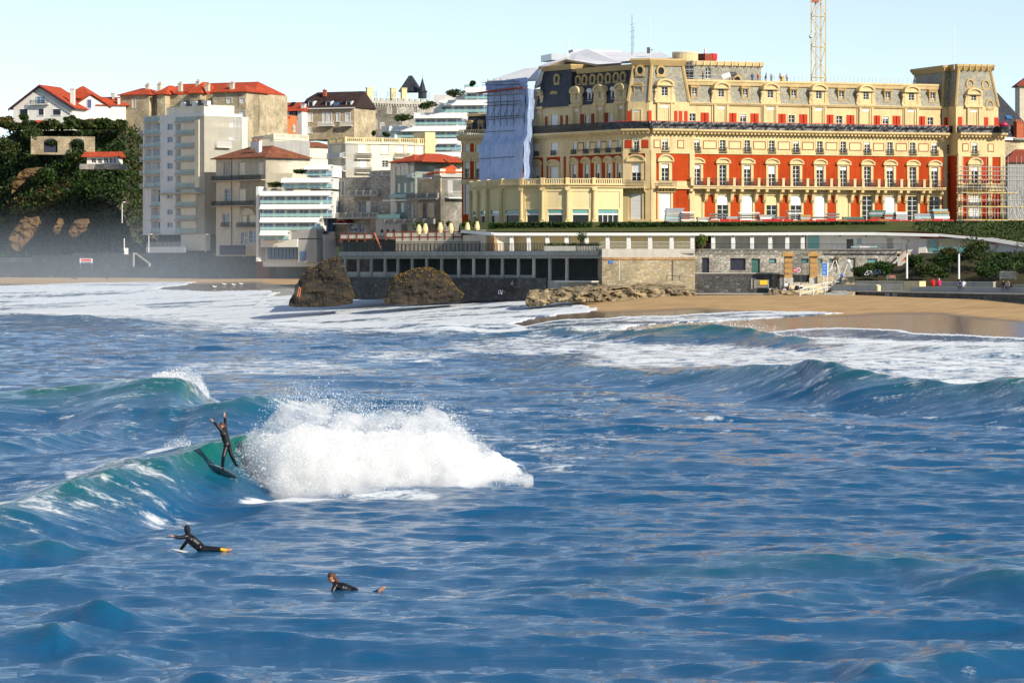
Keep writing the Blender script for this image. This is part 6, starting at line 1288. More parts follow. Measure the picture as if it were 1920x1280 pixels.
SHR = [(1625, 522, 427, 60, 24, 'leaf_dark'), (1662, 522, 427, 60, 34, 'leaf_dark'), (1640, 508, 431, 44, 18, 'leaf_mid'), (1735, 520, 424, 54, 30, 'leaf_mid'), (1715, 505, 430, 50, 26, 'leaf_dark'), (1762, 525, 418, 50, 24, 'leaf_mid'), (1775, 505, 426, 70, 38, 'leaf_dark'), (1780, 485, 431, 50, 26, 'leaf_brown'), (1825, 500, 424, 90, 54, 'leaf_mid'), (1830, 478, 430, 56, 30, 'leaf_brown'),
       (1850, 522, 415, 70, 30, 'leaf_dark'), (1885, 510, 418, 90, 34, 'leaf_dark'), (1925, 520, 412, 80, 30, 'leaf_mid'), (1920, 496, 424, 80, 26, 'leaf_dark'), (1870, 492, 428, 60, 24, 'leaf_mid'), (1990, 515, 410, 90, 50, 'leaf_dark')]
desc = ['left of the bicycles', 'below the stone stair', 'against the stone building corner', 'bright tipped, behind the lamp plinth', 'on the bank above the lamp plinth', 'left of the red coated walkers', 'dense, above the red coated walkers', 'brownish, below the glass front', 'largest, behind the second lamp', 'brown topped, below the white wall', 'clipped, behind the long bench', 'dark, behind the metal barriers', 'at the right edge behind the bench', 'high on the bank at the right edge', 'below the red lettering', 'just beyond the right edge']
for i, (a, b, Y, w, h, m_) in enumerate(SHR[:15]): shrub(a, b, Y, w, h, 'rounded evergreen shrub ' + desc[i], m_, 1300, .17, False, 30 + i, group='shrubs on the seafront bank')
shrub(1591 - 22, 505, 432, 26, 30, 'dark leafless looking bush inside the splayed pole frame', 'leaf_brown', 700, .08, True, 61)
shrub(1092, 458, 438, 24, 28, 'small thin leaved tree on the deck in front of the columns', 'leaf_dark', 420, .11, True, 62, 'tree', name='young_tree')
shrub(1316, 470, 436, 28, 34, 'small yellow green tree at the left end of the terrace railing', 'leaf_bright', 700, .11, True, 63, 'tree', name='young_tree')
def twiggy(px, py, Y, h, w, lab, seed):
    o = bldg('bare_tree', px, py, Y, lab, 'tree'); p = P(px, py, Y); s = Y / FPX; g = random.Random(seed); mb = MB(); mb.tube(p, p + Vector((0, 0, h * s * .45)), .06, .045, 5)
    for k in range(11): a = g.uniform(-1, 1); q = p + Vector((0, 0, h * s * g.uniform(.2, .45))); e = q + Vector((a * w * s * .5, g.uniform(-.4, .4), h * s * g.uniform(.3, .55))); mb.tube(q, e, .03, .012, 4); mb.tube(q.lerp(e, .5), e + Vector((g.uniform(-.3, .3), 0, .3)), .018, .008, 4)
    mb.build('branches', 'bark', o)
twiggy(1758, 470, 435, 30, 20, 'bare vase shaped young tree before the glass front', 1); twiggy(1868, 476, 431, 22, 14, 'thin bare sapling under the red lettering', 2); twiggy(1907, 472, 430, 18, 8, 'crooked bare stem against the white wall at the right', 3)
# hedge along the hotel terrace, scrub at its right end
hd_ = bldg('terrace_hedge', 1380, 428, 478, 'clipped dark hedge along the edge of the hotel terrace', 'hedge')
g = np.random.default_rng(9)
for a, b, k in ((915, 1025, 2600), (1026, 1110, 2200), (1125, 1300, 4200), (1301, 1480, 4200), (1481, 1660, 4200), (1716, 1925, 4600)):
    px = g.uniform(a, b, k); Y = np.interp(px, [915, 1100, 1650, 1925], [474, 472, 466, 460]) + g.uniform(-.8, .8, k); z = 13.2 + 1.05 * g.random(k) ** .8 + .25 * fbm(px * .09, px * 0, seed=4)
    leaves('hedge_run', np.stack([(px - 960) / FPX * Y, Y, z], -1), .16, 'leaf_dark', hd_, seed=a)
k = 5200; px = g.uniform(1720, 2000, k); f = g.random(k); Y = np.interp(px, [1720, 1930, 2000], [441, 434.5, 432]) + 1 + f * 22; zt = np.interp(px, [1720, 1800, 1860, 1925, 2000], [12.75, 12.4, 11.8, 11.0, 10]); z = zt + (14.0 - zt) * np.clip(f * 1.05, 0, 1) + .4 * g.random(k)
o = leaves('ground_scrub', np.stack([(px - 960) / FPX * Y, Y, z], -1), .20, 'leaf_mid', seed=77); tag(o, kind='stuff')
# ball-shaped planters left of the dining room
for i, (c, py, Y, lab) in enumerate(((784, 433, 462, 'first'), (796, 432, 462, 'second'), (824, 430, 463, 'third'), (844, 431, 463, 'fourth'), (875, 430, 466, 'fifth'), (893, 428, 467, 'last'))):
    o = bldg('palm_urn', c, py, Y, 'spiky plant in pale urn on brown terrace, %s from the left' % lab, 'planter', 'urn plants on the terrace'); p = P(c, py, Y)
    MB().lathe(p + Vector((.1, 0, -.5)), [(.25, 0), (.42, .5), (.36, 1.0), (.2, 1.5)], 10).build('urn', 'cream_pale', o); leaves('foliage', blobpts((p.x - .1, p.y + .3, p.z + .7), .65, .6, .75, 160, 20 + i), .2, 'leaf_mid', o, seed=i)
# ------------------------------------------------------------------ rocks
def rock(name, label, outline, Yc, mt, thick=6, seed=1, mossy=None, rough=.9):
    """a rock drawn as a swollen mound: outline rows (column, top row, foot row)"""
    xs_ = [o[0] for o in outline]; c = np.linspace(xs_[0], xs_[-1], 90); tp = np.interp(c, xs_, [o[1] for o in outline]); ft = np.interp(c, xs_, [o[2] for o in outline]); m = 46; co = []
    t = np.linspace(0, 1, m); C, T = np.meshgrid(c, t, indexing='ij'); prof = np.sin(np.clip(T / .72, 0, 1) * math.pi / 2) ** .75; prof = np.where(T > .72, 1 - (T - .72) * .25, prof)
    D = -thick * .5 * np.cos(np.clip(T / .72, 0, 1.38) * math.pi / 2)
    Y = Yc + D; X = (C - 960) / FPX * Yc; zt = HC - (tp[:, None] - HZ) * Yc / FPX; zf = HC - (ft[:, None] - HZ) * Yc / FPX - .6; Z = zf + (zt - zf) * prof
    nz = fbm(X * .7, Z * 1.5, Y * .5, seed=seed, o=5) - .5 + .5 * (np.abs(fbm(X * 2.3, Z * 2.6, Y * 1.5, seed=seed + 8) - .5) - .12); rid = np.abs(fbm(X * .3, Z * .9, Y * .3, seed=seed + 3) - .5)
    Y = Y + rough * 1.6 * nz - rough * 2.2 * rid; Z = Z + rough * .45 * nz * (prof > .1); X = X + rough * .5 * (fbm(X * .7 + 9, Z * .7, seed=seed + 6) - .5)
    o = npmesh(name, np.stack([X, Y, Z], -1).reshape(-1, 3) - 0, gridfaces(90, m)[:, ::-1], M_(mt), quads=True, smooth=True); tag(o, label, 'rock')
    if mossy:
        sel = np.random.default_rng(seed).random(X.shape) < mossy[1] * (T ** 1.2) * (nz > -.15); pts = np.stack([X[sel], Y[sel] - .05, Z[sel] + .05], -1)
        q = leaves('moss', pts, mossy[2], mossy[0], o, seed=seed); tag(q, kind='stuff')  # gold moss, also standing in for the sunlit top edge
    return o
def rockbump():
    v = n_.new('ShaderNodeTexVoronoi'); v.feature = 'DISTANCE_TO_EDGE'; v.inputs['Scale'].default_value = .9; l_.new(t_.outputs['Color'], v.inputs['Vector']); a = n_.new('ShaderNodeMath'); a.operation = 'ADD'; l_.new(t_.outputs['Fac'], a.inputs[0]); l_.new(v.outputs['Distance'], a.inputs[1])
    k = n_.new('ShaderNodeBump'); k.inputs['Strength'].default_value = .9; k.inputs['Distance'].default_value = .9; l_.new(a.outputs[0], k.inputs['Height']); l_.new(k.outputs[0], b_.inputs['Normal'])
m_, n_, l_, b_ = nodes('rock_brown'); g_ = n_.new('ShaderNodeNewGeometry'); t_ = n_.new('ShaderNodeTexNoise'); t_.inputs['Scale'].default_value = .7; t_.inputs['Detail'].default_value = 8; p_ = n_.new('ShaderNodeMapping'); p_.inputs['Scale'].default_value = (.7, .7, 2.2); p_.inputs['Rotation'].default_value = (0, .3, 0); l_.new(g_.outputs['Position'], p_.inputs[0]); l_.new(p_.outputs[0], t_.inputs['Vector']); r_ = n_.new('ShaderNodeValToRGB'); r_.color_ramp.elements[0].position = .35; r_.color_ramp.elements[1].position = .68; r_.color_ramp.elements[0].color = (.010, .011, .011, 1); r_.color_ramp.elements[1].color = (.055, .040, .022, 1); l_.new(t_.outputs['Fac'], r_.inputs[0]); l_.new(r_.outputs[0], b_.inputs['Base Color']); b_.inputs['Roughness'].default_value = .85; rockbump()  # rock colour darkened to carry the shade on its seaward faces
m_, n_, l_, b_ = nodes('rock_gold'); g_ = n_.new('ShaderNodeNewGeometry'); t_ = n_.new('ShaderNodeTexNoise'); t_.inputs['Scale'].default_value = .8; t_.inputs['Detail'].default_value = 8; l_.new(g_.outputs['Position'], t_.inputs['Vector']); r_ = n_.new('ShaderNodeValToRGB'); r_.color_ramp.elements[0].position = .35; r_.color_ramp.elements[1].position = .68; r_.color_ramp.elements[0].color = (.13, .10, .06, 1); r_.color_ramp.elements[1].color = (.46, .36, .21, 1); l_.new(t_.outputs['Fac'], r_.inputs[0]); l_.new(r_.outputs[0], b_.inputs['Base Color']); b_.inputs['Roughness'].default_value = .9; rockbump()
rock('rock', 'dark mossy rock at the left end of the concrete gallery', [(546, 560, 564), (551, 549, 566), (558, 530, 567), (566, 518, 567), (580, 503, 567), (592, 499, 567), (605, 490, 567), (625, 484, 566), (638, 480, 565), (646, 500, 563), (655, 534, 562), (664, 556, 560)], 458, 'rock_brown', 9, 3, ('moss_gold', .30, .10), rough=.9)
rock('rock', 'rounded golden brown rock in front of the concrete gallery', [(722, 552, 560), (733, 530, 561), (742, 516, 562), (756, 512, 562), (770, 506, 562), (792, 501, 562), (812, 504, 560), (832, 509, 559), (845, 524, 558), (856, 540, 557), (868, 552, 556)], 446, 'rock_brown', 7, 5, ('moss_gold', .6, .10), rough=.8)
rock('rock', 'broken rock ledge at the water below the seawall', [(984, 551, 564), (990, 544, 566), (1010, 543, 565), (1030, 540, 560), (1060, 537, 558), (1100, 536, 556), (1130, 535, 555)], 424, 'rock_gold', 7, 8, rough=2.2)
rock('rock', 'low rubble ledge along the foot of the seawall', [(1118, 534, 553), (1140, 535, 556), (1200, 532, 555), (1250, 534, 555), (1285, 537, 553), (1300, 544, 552)], 427, 'rock_gold', 6, 11, rough=2.0)
rock('rock', 'rubble heap under the feet of the seated people', [(1438, 548, 560), (1447, 541, 562), (1470, 543, 563), (1490, 546, 562), (1512, 553, 561)], 422.5, 'rock_gold', 4, 14, rough=1.3)
ld = bldg('rusty_ladder', 559, 555, 417, 'rusty brown ladder leaning at the foot of the dark mossy rock', 'ladder')
for a, b in (((557, 555), (561, 538)), ((561, 556), (564, 540))): MB().tube(P(*a, 449), P(*b, 452), .09).build('stile', 'terracotta', ld)
for k in range(4): MB().tube(P(557.5 + k, 552 - k * 4, 449.5 + k * .6), P(561.5 + k * .8, 553 - k * 4, 449.5 + k * .6), .05).build('rung', 'terracotta', ld)
bo = bldg('black_board', 556, 540, 450, 'tall black shape leaning against the dark mossy rock', 'board'); mb = MB(); mb.add([P(551, 553, 450), P(556, 554, 450), P(560, 530, 451), P(554, 533, 451), P(551, 553, 450.3), P(556, 554, 450.3), P(560, 530, 451.3), P(554, 533, 451.3)], [(0, 1, 2, 3), (7, 6, 5, 4), (0, 4, 5, 1), (1, 5, 6, 2), (2, 6, 7, 3), (3, 7, 4, 0)]); mb.build('panel', 'iron', bo)
lt = bldg('sea_steps', 953, 548, 442, 'narrow steps with white rails down the gallery base wall', 'steps'); Fz = Face(946, 443.5, 966, 442)
for k in range(6): MB().box(Fz, Fz.u(949), Fz.u(962), -1.6 + k * .3, 2, gz(549 - k * 4), gz(545 - k * 4)).build('step', 'shaded_wet_stone', lt)
for c in (951, 954, 957): MB().tube(Fz.w(Fz.u(c), -1.7, gz(552)), Fz.w(Fz.u(c + .5), -1.6, gz(544)), .05).build('rail', 'white', lt)
# ------------------------------------------------------------------ the town on the left
def corner(px0, pxc, px1, Yc, th=28):
    """two faces meeting at a corner nearest the camera: the left one turned away from the sun, the right one towards it"""
    xc = (pxc - 960) * Yc / FPX; t = math.tan(R(th))
    def solve(px, m):   # x = xc + s, Y = Yc + m*s with x = k*Y
        k = (px - 960) / FPX; s = (k * Yc - xc) / (1 - k * m); return Yc + m * s
    return Face(px0, solve(px0, -t), pxc, Yc), Face(pxc, Yc, px1, solve(px1, 1 / t))
def boxwalls(root, F, py0, py1, mt, holes=(), depth=8, px=None, name='wall', rev=.28):
    px = px or (F.A.x * FPX / F.A.y + 960 + 1); z1, z0 = F.z(py0, px), F.z(py1, px)
    return wall(root, F, 0, F.L, z0, z1, list(holes), mt, depth, rev, name)
def wins(root, F, lst, kind='s', trim=None, **k):
    for a, b, t, bo in lst: win(root, F, rect(F, a, b, t, bo), kind, trim=trim, **k)
def rects(F, lst): return [rect(F, *q) for q in lst]
def chim(root, F, px, py0, py1, w=.5, d=2, mt='sandstone', pots=2, name='chimney'):
    u = F.u(px); mb = MB(); z0, z1 = F.z(py0, px), F.z(py1, px); mb.box(F, u - w, u + w, d, d + .8, z0, z1); mb.box(F, u - w - .1, u + w + .1, d - .1, d + .9, z1, z1 + .2); o = mb.build(name, mt, root)
    if pots: mb = MB(); [mb.lathe(F.w(u - w + .25 + i * (2 * w - .5) / max(1, pots - 1), d + .4, z1 + .2), [(.13, 0), (.1, .45)], 6) for i in range(pots)]; mb.build('pots', 'terracotta', o)
def smallbalc(root, F, a, b, t, bo, mt='iron', slab='concrete_light', out=.9, step=.16):
    u0, u1 = F.u(a), F.u(b); c = (a + b) / 2; z0, z1 = F.z(bo, c), F.z(t, c); MB().box(F, u0, u1, -out, .05, z0 - .16, z0).build('balcony', slab, root)
    mb = MB(); rail(mb, F, u0, u1, -out + .05, z0, z1 - z0, step, .022, 1)
    for u in (u0, u1): mb.box(F, u - .02, u + .02, -out + .05, 0, z1 - .05, z1); mb.box(F, u - .02, u + .02, -out * .5 - .02, -out * .5 + .02, z0, z1)
    mb.build('railing', mt, root)
# --- white apartment block
ap = bldg('apartment_block', 383, 470, 690, 'tall white apartment block with recessed balconies and a blank sunlit side', 'building')
A1, A2_ = corner(268, 383, 464, 690, 50)
FLO = [205, 229, 252.5, 277, 301.5, 327, 352, 387.6, 412.5, 437]
log = []; 
for i in range(9):
    t, b = FLO[i] + 2.5, FLO[i + 1] - 1.2
    if i == 0: t = 219
    log.append((329, 367, t, b)); log.append(((271 if i < 6 else 283), 300, t, b))
ws = [(313, 324, 232, 244), (313, 324, 256.5, 267.5), (313, 324, 281, 292), (313, 324, 305.5, 317), (313, 324, 330, 340), (313, 324, 365, 372.5), (313, 324, 392.5, 403), (313, 324, 417, 427)]
boxwalls(ap, A1, 215, 440, 'shade_white', rects(A1, log + ws), 10, 330, rev=1.5)
wins(ap, A1, ws, 'd', rev=.3, gl='glass_blue', bars=0)
for i, q in enumerate(log):
    u0, u1, z0, z1 = rect(A1, *q); o = MB().box(A1, u0 - .05, u1 + .05, 1.4, 1.6, z0 - .05, z1 + .05).build('loggia', 'shade_white', ap)
    um = u0 + (u1 - u0) * (.30 if i % 3 else .5); MB().box(A1, um, um + (u1 - u0) * .45, 1.3, 1.39, z0, z1 - .25).build('balcony_door', 'glass_blue' if i % 4 else 'white', o)
    mb = MB(); rail(mb, A1, u0, u1, -.05, z0, .95, .3, .02); mb.build('railing', 'shade_white', o); MB().box(A1, u0, u1, -.02, .0, z0 + .12, z0 + .85).build('screen', 'clear_glass', o)
    MB().box(A1, u0 - .2, u1 + .2, -.3, .02, z0 - .28, z0).build('slab', 'concrete_light', ap)
    if q[0] < 280: MB().box(A1, (u0 + u1) / 2 - .06, (u0 + u1) / 2 + .06, -.04, .1, z0, z1).build('post', 'white', ap)
    if q[0] < 272 and i > 2: MB().box(A1, A1.u(254), u0 - .2, 1, 3, z0 - .28, z0).build('slab', 'concrete_light', ap); MB().box(A1, A1.u(254), u0 - .2, .98, 1.0, z0 + .1, z0 + .9).build('screen', 'concrete_light', ap)
MB().box(A1, A1.u(302), A1.u(327), -.25, 4, A1.z(439, 315), A1.z(198, 315)).build('stair_tower', 'shade_white', ap) if False else None
zt_ = A1.z(200, 330); MB().box(A1, A1.u(304), A1.L - .2, 1.2, 8, A1.z(216, 330), zt_).build('penthouse', 'ivory', ap)
for k in range(5): MB().box(A1, A1.u(330 + k * 11), A1.u(337 + k * 11), 1.1, 2, zt_, zt_ + .9 + .3 * (k % 2)).build('roof_plant', 'dark_concrete' if k % 2 else 'white', ap)
MB().box(A1, A1.u(367.5), A1.u(375), -.35, .3, A1.z(352, 370), A1.z(225, 370)).build('pier', 'ivory', ap)
sidew = [(431, 436, 231, 239), (430, 435, 258, 263)]
boxwalls(ap, A2_, 217, 470, 'ivory', rects(A2_, sidew), 9, 384); wins(ap, A2_, sidew, 'g', rev=.28)  # lit side in ivory, shaded front in bluish white: light put into colour
for k, (a, b, t) in enumerate(((384, 400, 200), (401, 407, 198), (415, 421, 198), (425, 440, 203))): MB().box(A2_, A2_.u(a), A2_.u(b), .3 + .01 * k, 3, A2_.z(218, 390), A2_.z(t, 390)).build('parapet_wall', 'ivory', ap)
smallbalc(ap, A2_, 403, 430, 266, 276, 'white', 'ivory'); MB().box(A1, A1.u(303), A1.u(383), -1.2, 0, A1.z(364, 340), A1.z(361, 340)).build('awning', 'concrete_light', ap)
for k, (a, b) in enumerate(((300, 325), (326, 345), (350, 378))): MB().box(A1, A1.u(a), A1.u(b), 1.2, 1.5, A1.z(468, 330), A1.z(441, 330)).build('ground_bay', 'dark_concrete' if k != 2 else 'shade_white', ap)
MB().box(A1, A1.u(285), A1.L, 1.6, 8, A1.z(475, 330), A1.z(440, 330)).build('ground_storey', 'dark_concrete', ap)
MB().box(A1, A1.u(299), A1.u(372), -3.5, -3.2, A1.z(474, 330), A1.z(463, 330)).build('forecourt_wall', 'shade_white', ap)
mb = MB(); rail(mb, A1, A1.u(299), A1.u(372), -3.4, A1.z(463, 330), 1.0, .5, .03, 1); mb.build('railing', 'white', ap)
# --- golden stone mansion behind it
mn = bldg('stone_mansion', 350, 300, 765, 'golden stone mansion with several red hipped roofs and chimneys on the hill', 'building')
F = Face(236, 772, 474, 756); mz = lambda py: F.z(py, 350)
wm = [(270, 280, 187, 197), (270, 280, 212, 222), (293, 300, 187, 197), (339, 344, 186, 196), (353, 359, 186, 196), (397, 402, 186, 196)]
wall(mn, F, 0, F.L, mz(305), mz(178), rects(F, wm), 'rubble_gold', 16); wins(mn, F, wm, 's')
for a, b, d0, top, hh in ((236, 290, -2.5, 176, 1.75), (304, 319, -2.2, 176, 2.2), (368, 386, -2.5, 176, 2.8), (412, 474, -3, 176, 1.9)):
    ua, ub = F.u(a), F.u(b); Fq = F.shift(d0); hq = []
    if a == 412: hq = rects(Fq, [(425, 434, 184, 194), (450, 459, 184, 194), (449, 459, 208, 217)])
    if a == 236: hq = rects(Fq, [(248, 253, 186, 203), (256, 262, 240, 258)])
    wall(mn, Fq, ua, ub, mz(310), mz(top), hq, 'rubble_gold', 6)
    for r in hq: win(mn, Fq, r, 's', trim='sandstone', sill=False)
    hip(mn, Fq, ua, ub, 0, 9, mz(top), hh, 'tile_red', .6, .25, along='u' if ub - ua > 5 else 'd')
hip(mn, F, F.u(290), F.u(470), 1, 15, mz(176), 2.9, 'tile_red', .5, .8); MB().box(F, 0, F.L, -.1, .1, mz(199), mz(197.5)).build('string_course', 'sandstone', mn)
for c, y0, y1, d in ((271, 168, 160, 1), (302, 172, 159, -1), (341, 172, 158, -1), (370, 165, 154, 0), (396, 172, 160, -2), (418, 170, 160, 3), (442, 176, 158, -2)): chim(mn, F, c, y0, y1, .45, d, 'sandstone', 2)
# --- villa with tiled roof and dark balconies
vl = bldg('balcony_villa', 450, 470, 672, 'stone villa with brown red tiled roof, white chimney and dark iron balconies', 'villa')
V1, V2 = corner(405, 498, 548, 672, 48)
wv = [(420, 431, 305, 328), (448, 460, 305, 328), (485, 493, 305, 328), (422, 431, 356, 378), (450, 461, 355, 378), (418, 428, 402, 419), (455, 463, 405, 420), (468, 480, 404, 420), (453, 463, 437, 458), (468, 481, 433, 455)]
boxwalls(vl, V1, 296, 480, 'sandstone', rects(V1, wv), 12, 450)
for i, q in enumerate(wv): win(vl, V1, rect(V1, *q), 's' if i < 3 else 'g', trim='concrete_light', tw=.18, sh='concrete_light', gl='glass_blue', sill=False)
boxwalls(vl, V2, 296, 420, 'ivory', rects(V2, [(539, 548, 305, 325)]), 9, 500)
hip(vl, V1, 0, V1.L, 0, 11, V1.z(296, 450), 2.6, 'tile_brown', .9, .45)
smallbalc(vl, V1, 404, 498, 329, 338, out=1.2); smallbalc(vl, V1, 404, 484, 377, 385.5, out=1.2); smallbalc(vl, V1, 417, 431, 417, 425, out=.5); smallbalc(vl, V1, 448, 484, 417, 426, out=.8)
chim(vl, V1, 471.5, 296, 266, .62, 1.5, 'white_wall', 3); chim(vl, V1, 446, 280, 266, .85, 4, 'shade_white', 4)
MB().tube(V1.w(V1.u(435), -.12, V1.z(470, 435)), V1.w(V1.u(435), -.12, V1.z(297, 435)), .07).build('downpipe', 'dark_metal', vl)
archm = MB(); Fv = V1.shift(-.06); archpiece(archm, Fv, V1.u(466), 2.3, V1.z(402, 466), 1.3, -.2, .1, thick=.25); archm.build('arch', 'sandstone', vl)
MB().box(V1, V1.u(440), V1.u(486), -4, -3.6, V1.z(478, 460), V1.z(460, 460)).build('hedge_screen', 'dark_shutter', vl)
# --- beige building with balustrade roof terrace behind the villa
bb = bldg('terrace_house', 540, 300, 690, 'beige house with balustraded roof terrace and two blue windows', 'building')
B1 = Face(474, 712, 514, 694); B2 = Face(514, 694, 577, 705); bw = [(528, 540.5, 266, 284), (551, 563, 266, 284)]
boxwalls(bb, B1, 266, 330, 'grey_wall', [], 8, 500); boxwalls(bb, B2, 261, 345, 'ivory', rects(B2, bw), 8, 515); wins(bb, B2, bw, 'd', trim='cream_pale', gl='glass_blue', bars=0)
for F, a, b in ((B1, 474, 514), (B2, 514, 577)): MB().box(F, 0, F.L, -.25, .2, F.z(261.5, 520), F.z(259.5, 520)).build('cornice', 'ivory', bb); mb = MB(); balus(mb, F, 0, F.L, 0, F.z(259.5, 520), 1.05, .42, 5); mb.build('balustrade', 'ivory', bb)
o = MB().lathe(B2.w(B2.u(561), 1.5, B2.z(248, 561)), [(.5, 0), (.35, .6), (.5, 1.0), (.05, 1.9)], 8).build('finial', 'concrete_light', bb)
B3 = Face(577, 700, 622, 706); boxwalls(bb, B3, 274, 330, 'ivory', [], 6, 580, 'wing'); hip(bb, B3, 0, B3.L, 0, 5, B3.z(274, 580), 1.1, 'tile_brown', .5, .6); mb = MB(); archpiece(mb, B3, B3.L * .5, 2.2, B3.z(296, 600), .5, -.2, .1); mb.build('pediment', 'ivory', bb)
# --- white stepped terraces, lower row
def terraces(root, rows, Yf, th, mt_wall='shade_white', slope=.9, glass='glass_blue'):
    for k, (a, b, t, bo, wl_) in enumerate(rows):
        F = Face(a, Yf + (b - a) * .11 * math.tan(R(th)), b, Yf); c = (a + b) / 2; z1, z0 = F.z(t, c), F.z(bo, c); n = max(1, round((b - a) / 30)); L = F.L
        for i in range(n):
            ua, ub = L * i / n + .02, L * (i + 1) / n - .02; mb = MB(); extr(mb, F, ua, ub, [(0, z1), (-slope, z0), (-slope + .08, z0 - .03), (.12, z1 - .05)]); mb.build('fascia_panel', 'white', root)
        MB().box(F, 0, L, .02, 8, z1 - .35, z1 - .06).build('floor_slab', 'white_wall', root)
        zb_ = F.z(bo + wl_, c)
        MB().box(F, 0, L, 1.6, 8, zb_ - .2, z1 - .36).build('back_wall', mt_wall, root)
        m = max(1, round((b - a) / 22)); 
        for i in range(m):
            ua = L * (i + .12) / m; ub = L * (i + .86) / m; o = MB().box(F, ua, ub, 1.5, 1.58, zb_, z0 - .25).build('window', glass, root); MB().box(F, (ua + ub) / 2 - .05, (ua + ub) / 2 + .05, 1.44, 1.49, zb_, z0 - .25).build('mullion', 'white', o)
        mb = MB(); rail(mb, F, 0, L, .05, zb_ + .05, .9, 1.6, .025); mb.build('railing', 'white', root); MB().box(F, 0, L, .02, .05, zb_ + .1, zb_ + .75).build('screen', 'clear_glass', root)
t1 = bldg('terrace_apartments', 550, 490, 662, 'white stepped apartments with sloping fascia panels beside the villa', 'building')
terraces(t1, [(572, 622, 309, 318, 12), (528, 622, 333.5, 342.5, 10), (488, 622, 358, 367, 15), (488, 622, 383, 392, 15), (488, 600, 407.5, 417, 15), (488, 541, 432, 441.5, 8)], 662, 12)
F = Face(484, 668, 600, 662); boxwalls(t1, F.shift(2), 440, 500, 'shade_white', [], 5, 540); MB().box(F, F.u(540), F.u(597), -.9, 2, F.z(447, 560), F.z(430, 560)).build('parapet', 'grey_wall', t1)
MB().box(F, F.u(494), F.u(563), -1.3, .4, F.z(463.5, 530), F.z(448, 530)).build('awning', 'white_wall', t1)
for k in range(9): MB().box(F, F.u(497 + k * 7), F.u(502.5 + k * 7), 1.2, 1.5, F.z(486, 530), F.z(464, 530)).build('shopfront', 'glass_blue', t1)
MB().box(F, F.u(563), F.u(598), -1, 3, F.z(492, 580), F.z(449, 580)).build('end_bay', 'grey_wall', t1); MB().box(F, F.u(568), F.u(578), -1.1, -.9, F.z(488, 572), F.z(471, 572)).build('door', 'glass_blue', t1)
MB().box(F, F.u(484), F.u(489), -.9, 2.5, F.z(490, 486), F.z(350, 486)).build('end_wall', 'shade_white', t1)
for i, (a, b, py) in enumerate(((492, 541, 351), (541, 590, 327))): shrub((a + b) / 2, py, 668, b - a, 10, 'clipped roof hedge on the white terraces, %s one' % ('lower' if i == 0 else 'upper'), 'leaf_dark', 1500, .16, False, 90 + i, 'hedge', name='roof_hedge', lumps=12)
# --- cream apartment house with balustrade
ca = bldg('cream_apartments', 700, 350, 676, 'cream apartment house with balustraded roof and small iron balconies', 'building')
C1, C2 = corner(617, 648, 816, 676, 62)
cw = [(672, 687, 271, 287), (714, 729, 272, 289), (743, 757, 272, 288), (764, 777, 272, 288), (675, 687, 301, 316), (716.5, 728.5, 301, 314), (672, 687, 338, 357), (745, 757, 301, 315)]
boxwalls(ca, C2, 269, 365, 'ivory', rects(C2, cw), 9, 660)
for i, q in enumerate(cw): win(ca, C2, rect(C2, *q), 's' if i not in (4, 5, 7) else 'g', trim='cream_pale' if i < 4 else None, tw=.15, sill=True)
c1h = [(622, 640, t, t + 16) for t in (272, 297, 322)]; boxwalls(ca, C1, 269, 460, 'shade_white', rects(C1, c1h), 6, 640, rev=1.0); wins(ca, C1, c1h, 'd', rev=1.0, gl='glass_blue')  # shaded side given the bluish white, its shade put into the colour
for t in (290, 315): smallbalc(ca, C1, 617, 648, t - 3, t + 6, 'shade_white', 'shade_white', .6)
for F in (C1, C2): MB().box(F, -.1, F.L + .1, -.3, .2, F.z(269.5, 650), F.z(267.5, 650)).build('cornice', 'ivory', ca); mb = MB(); balus(mb, F, 0, F.L, -.1, F.z(267.5, 650), 1.15, .45, 4.5); mb.build('balustrade', 'cream_pale', ca)
for q in ((666, 695, 288, 297.5), (666, 695, 314, 324), (738, 765, 287, 296)): smallbalc(ca, C2, *q, 'iron', 'ivory', .8)
MB().box(C2, C2.u(648), C2.u(702), -.12, 0, C2.z(356, 670), C2.z(334, 670)).build('stone_facing', 'rubble_light', ca); mb = MB(); [mb.box(C2, C2.u(648) + k * .62, C2.u(648) + k * .62 + .32, -.4, 0, C2.z(333, 670), C2.z(331, 670)) for k in range(9)]; mb.build('corbels', 'ivory', ca)
MB().box(C2, C2.u(795), C2.u(814), -.5, 5, C2.z(300, 800), C2.z(248, 800)).build('stair_block', 'cream_pale', ca)
# --- dark stone villa in the shade
dv = bldg('grey_stone_villa', 690, 440, 655, 'shaded grey stone villa with balustraded balconies below the cream apartments', 'villa')
D1, D2 = corner(620, 742, 748, 655, 46)
dw = [(625, 631, 340, 367), (633, 639, 340, 367), (642, 646, 340, 367), (674, 679, 378, 398), (685, 700, 377, 398), (708, 718, 377, 398), (709, 720, 346, 357), (673, 681, 418, 436), (655, 670, 420, 434), (702, 710, 417, 432), (625, 630, 382, 400), (633, 638, 382, 400), (641, 646, 382, 400)]
boxwalls(dv, D1, 332, 462, 'rubble_grey', rects(D1, dw), 8, 690); 
for i, q in enumerate(dw): win(dv, D1, rect(D1, *q), 's' if i in (4, 5) else 'g', trim='grey_wall', tw=.2, gl='glass_blue', bars=1)
MB().box(D1, D1.u(700), D1.L, -.8, 3, D1.z(440, 720), D1.z(322, 720)).build('tower', 'rubble_grey', dv); MB().box(D1, D1.u(698), D1.L + .2, -1.0, 3.2, D1.z(331, 720), D1.z(328, 720)).build('cornice', 'grey_wall', dv); mb = MB(); balus(mb, D1, D1.u(700), D1.L, -.7, D1.z(328, 720), .9, .4, 3); mb.build('balustrade', 'grey_wall', dv)
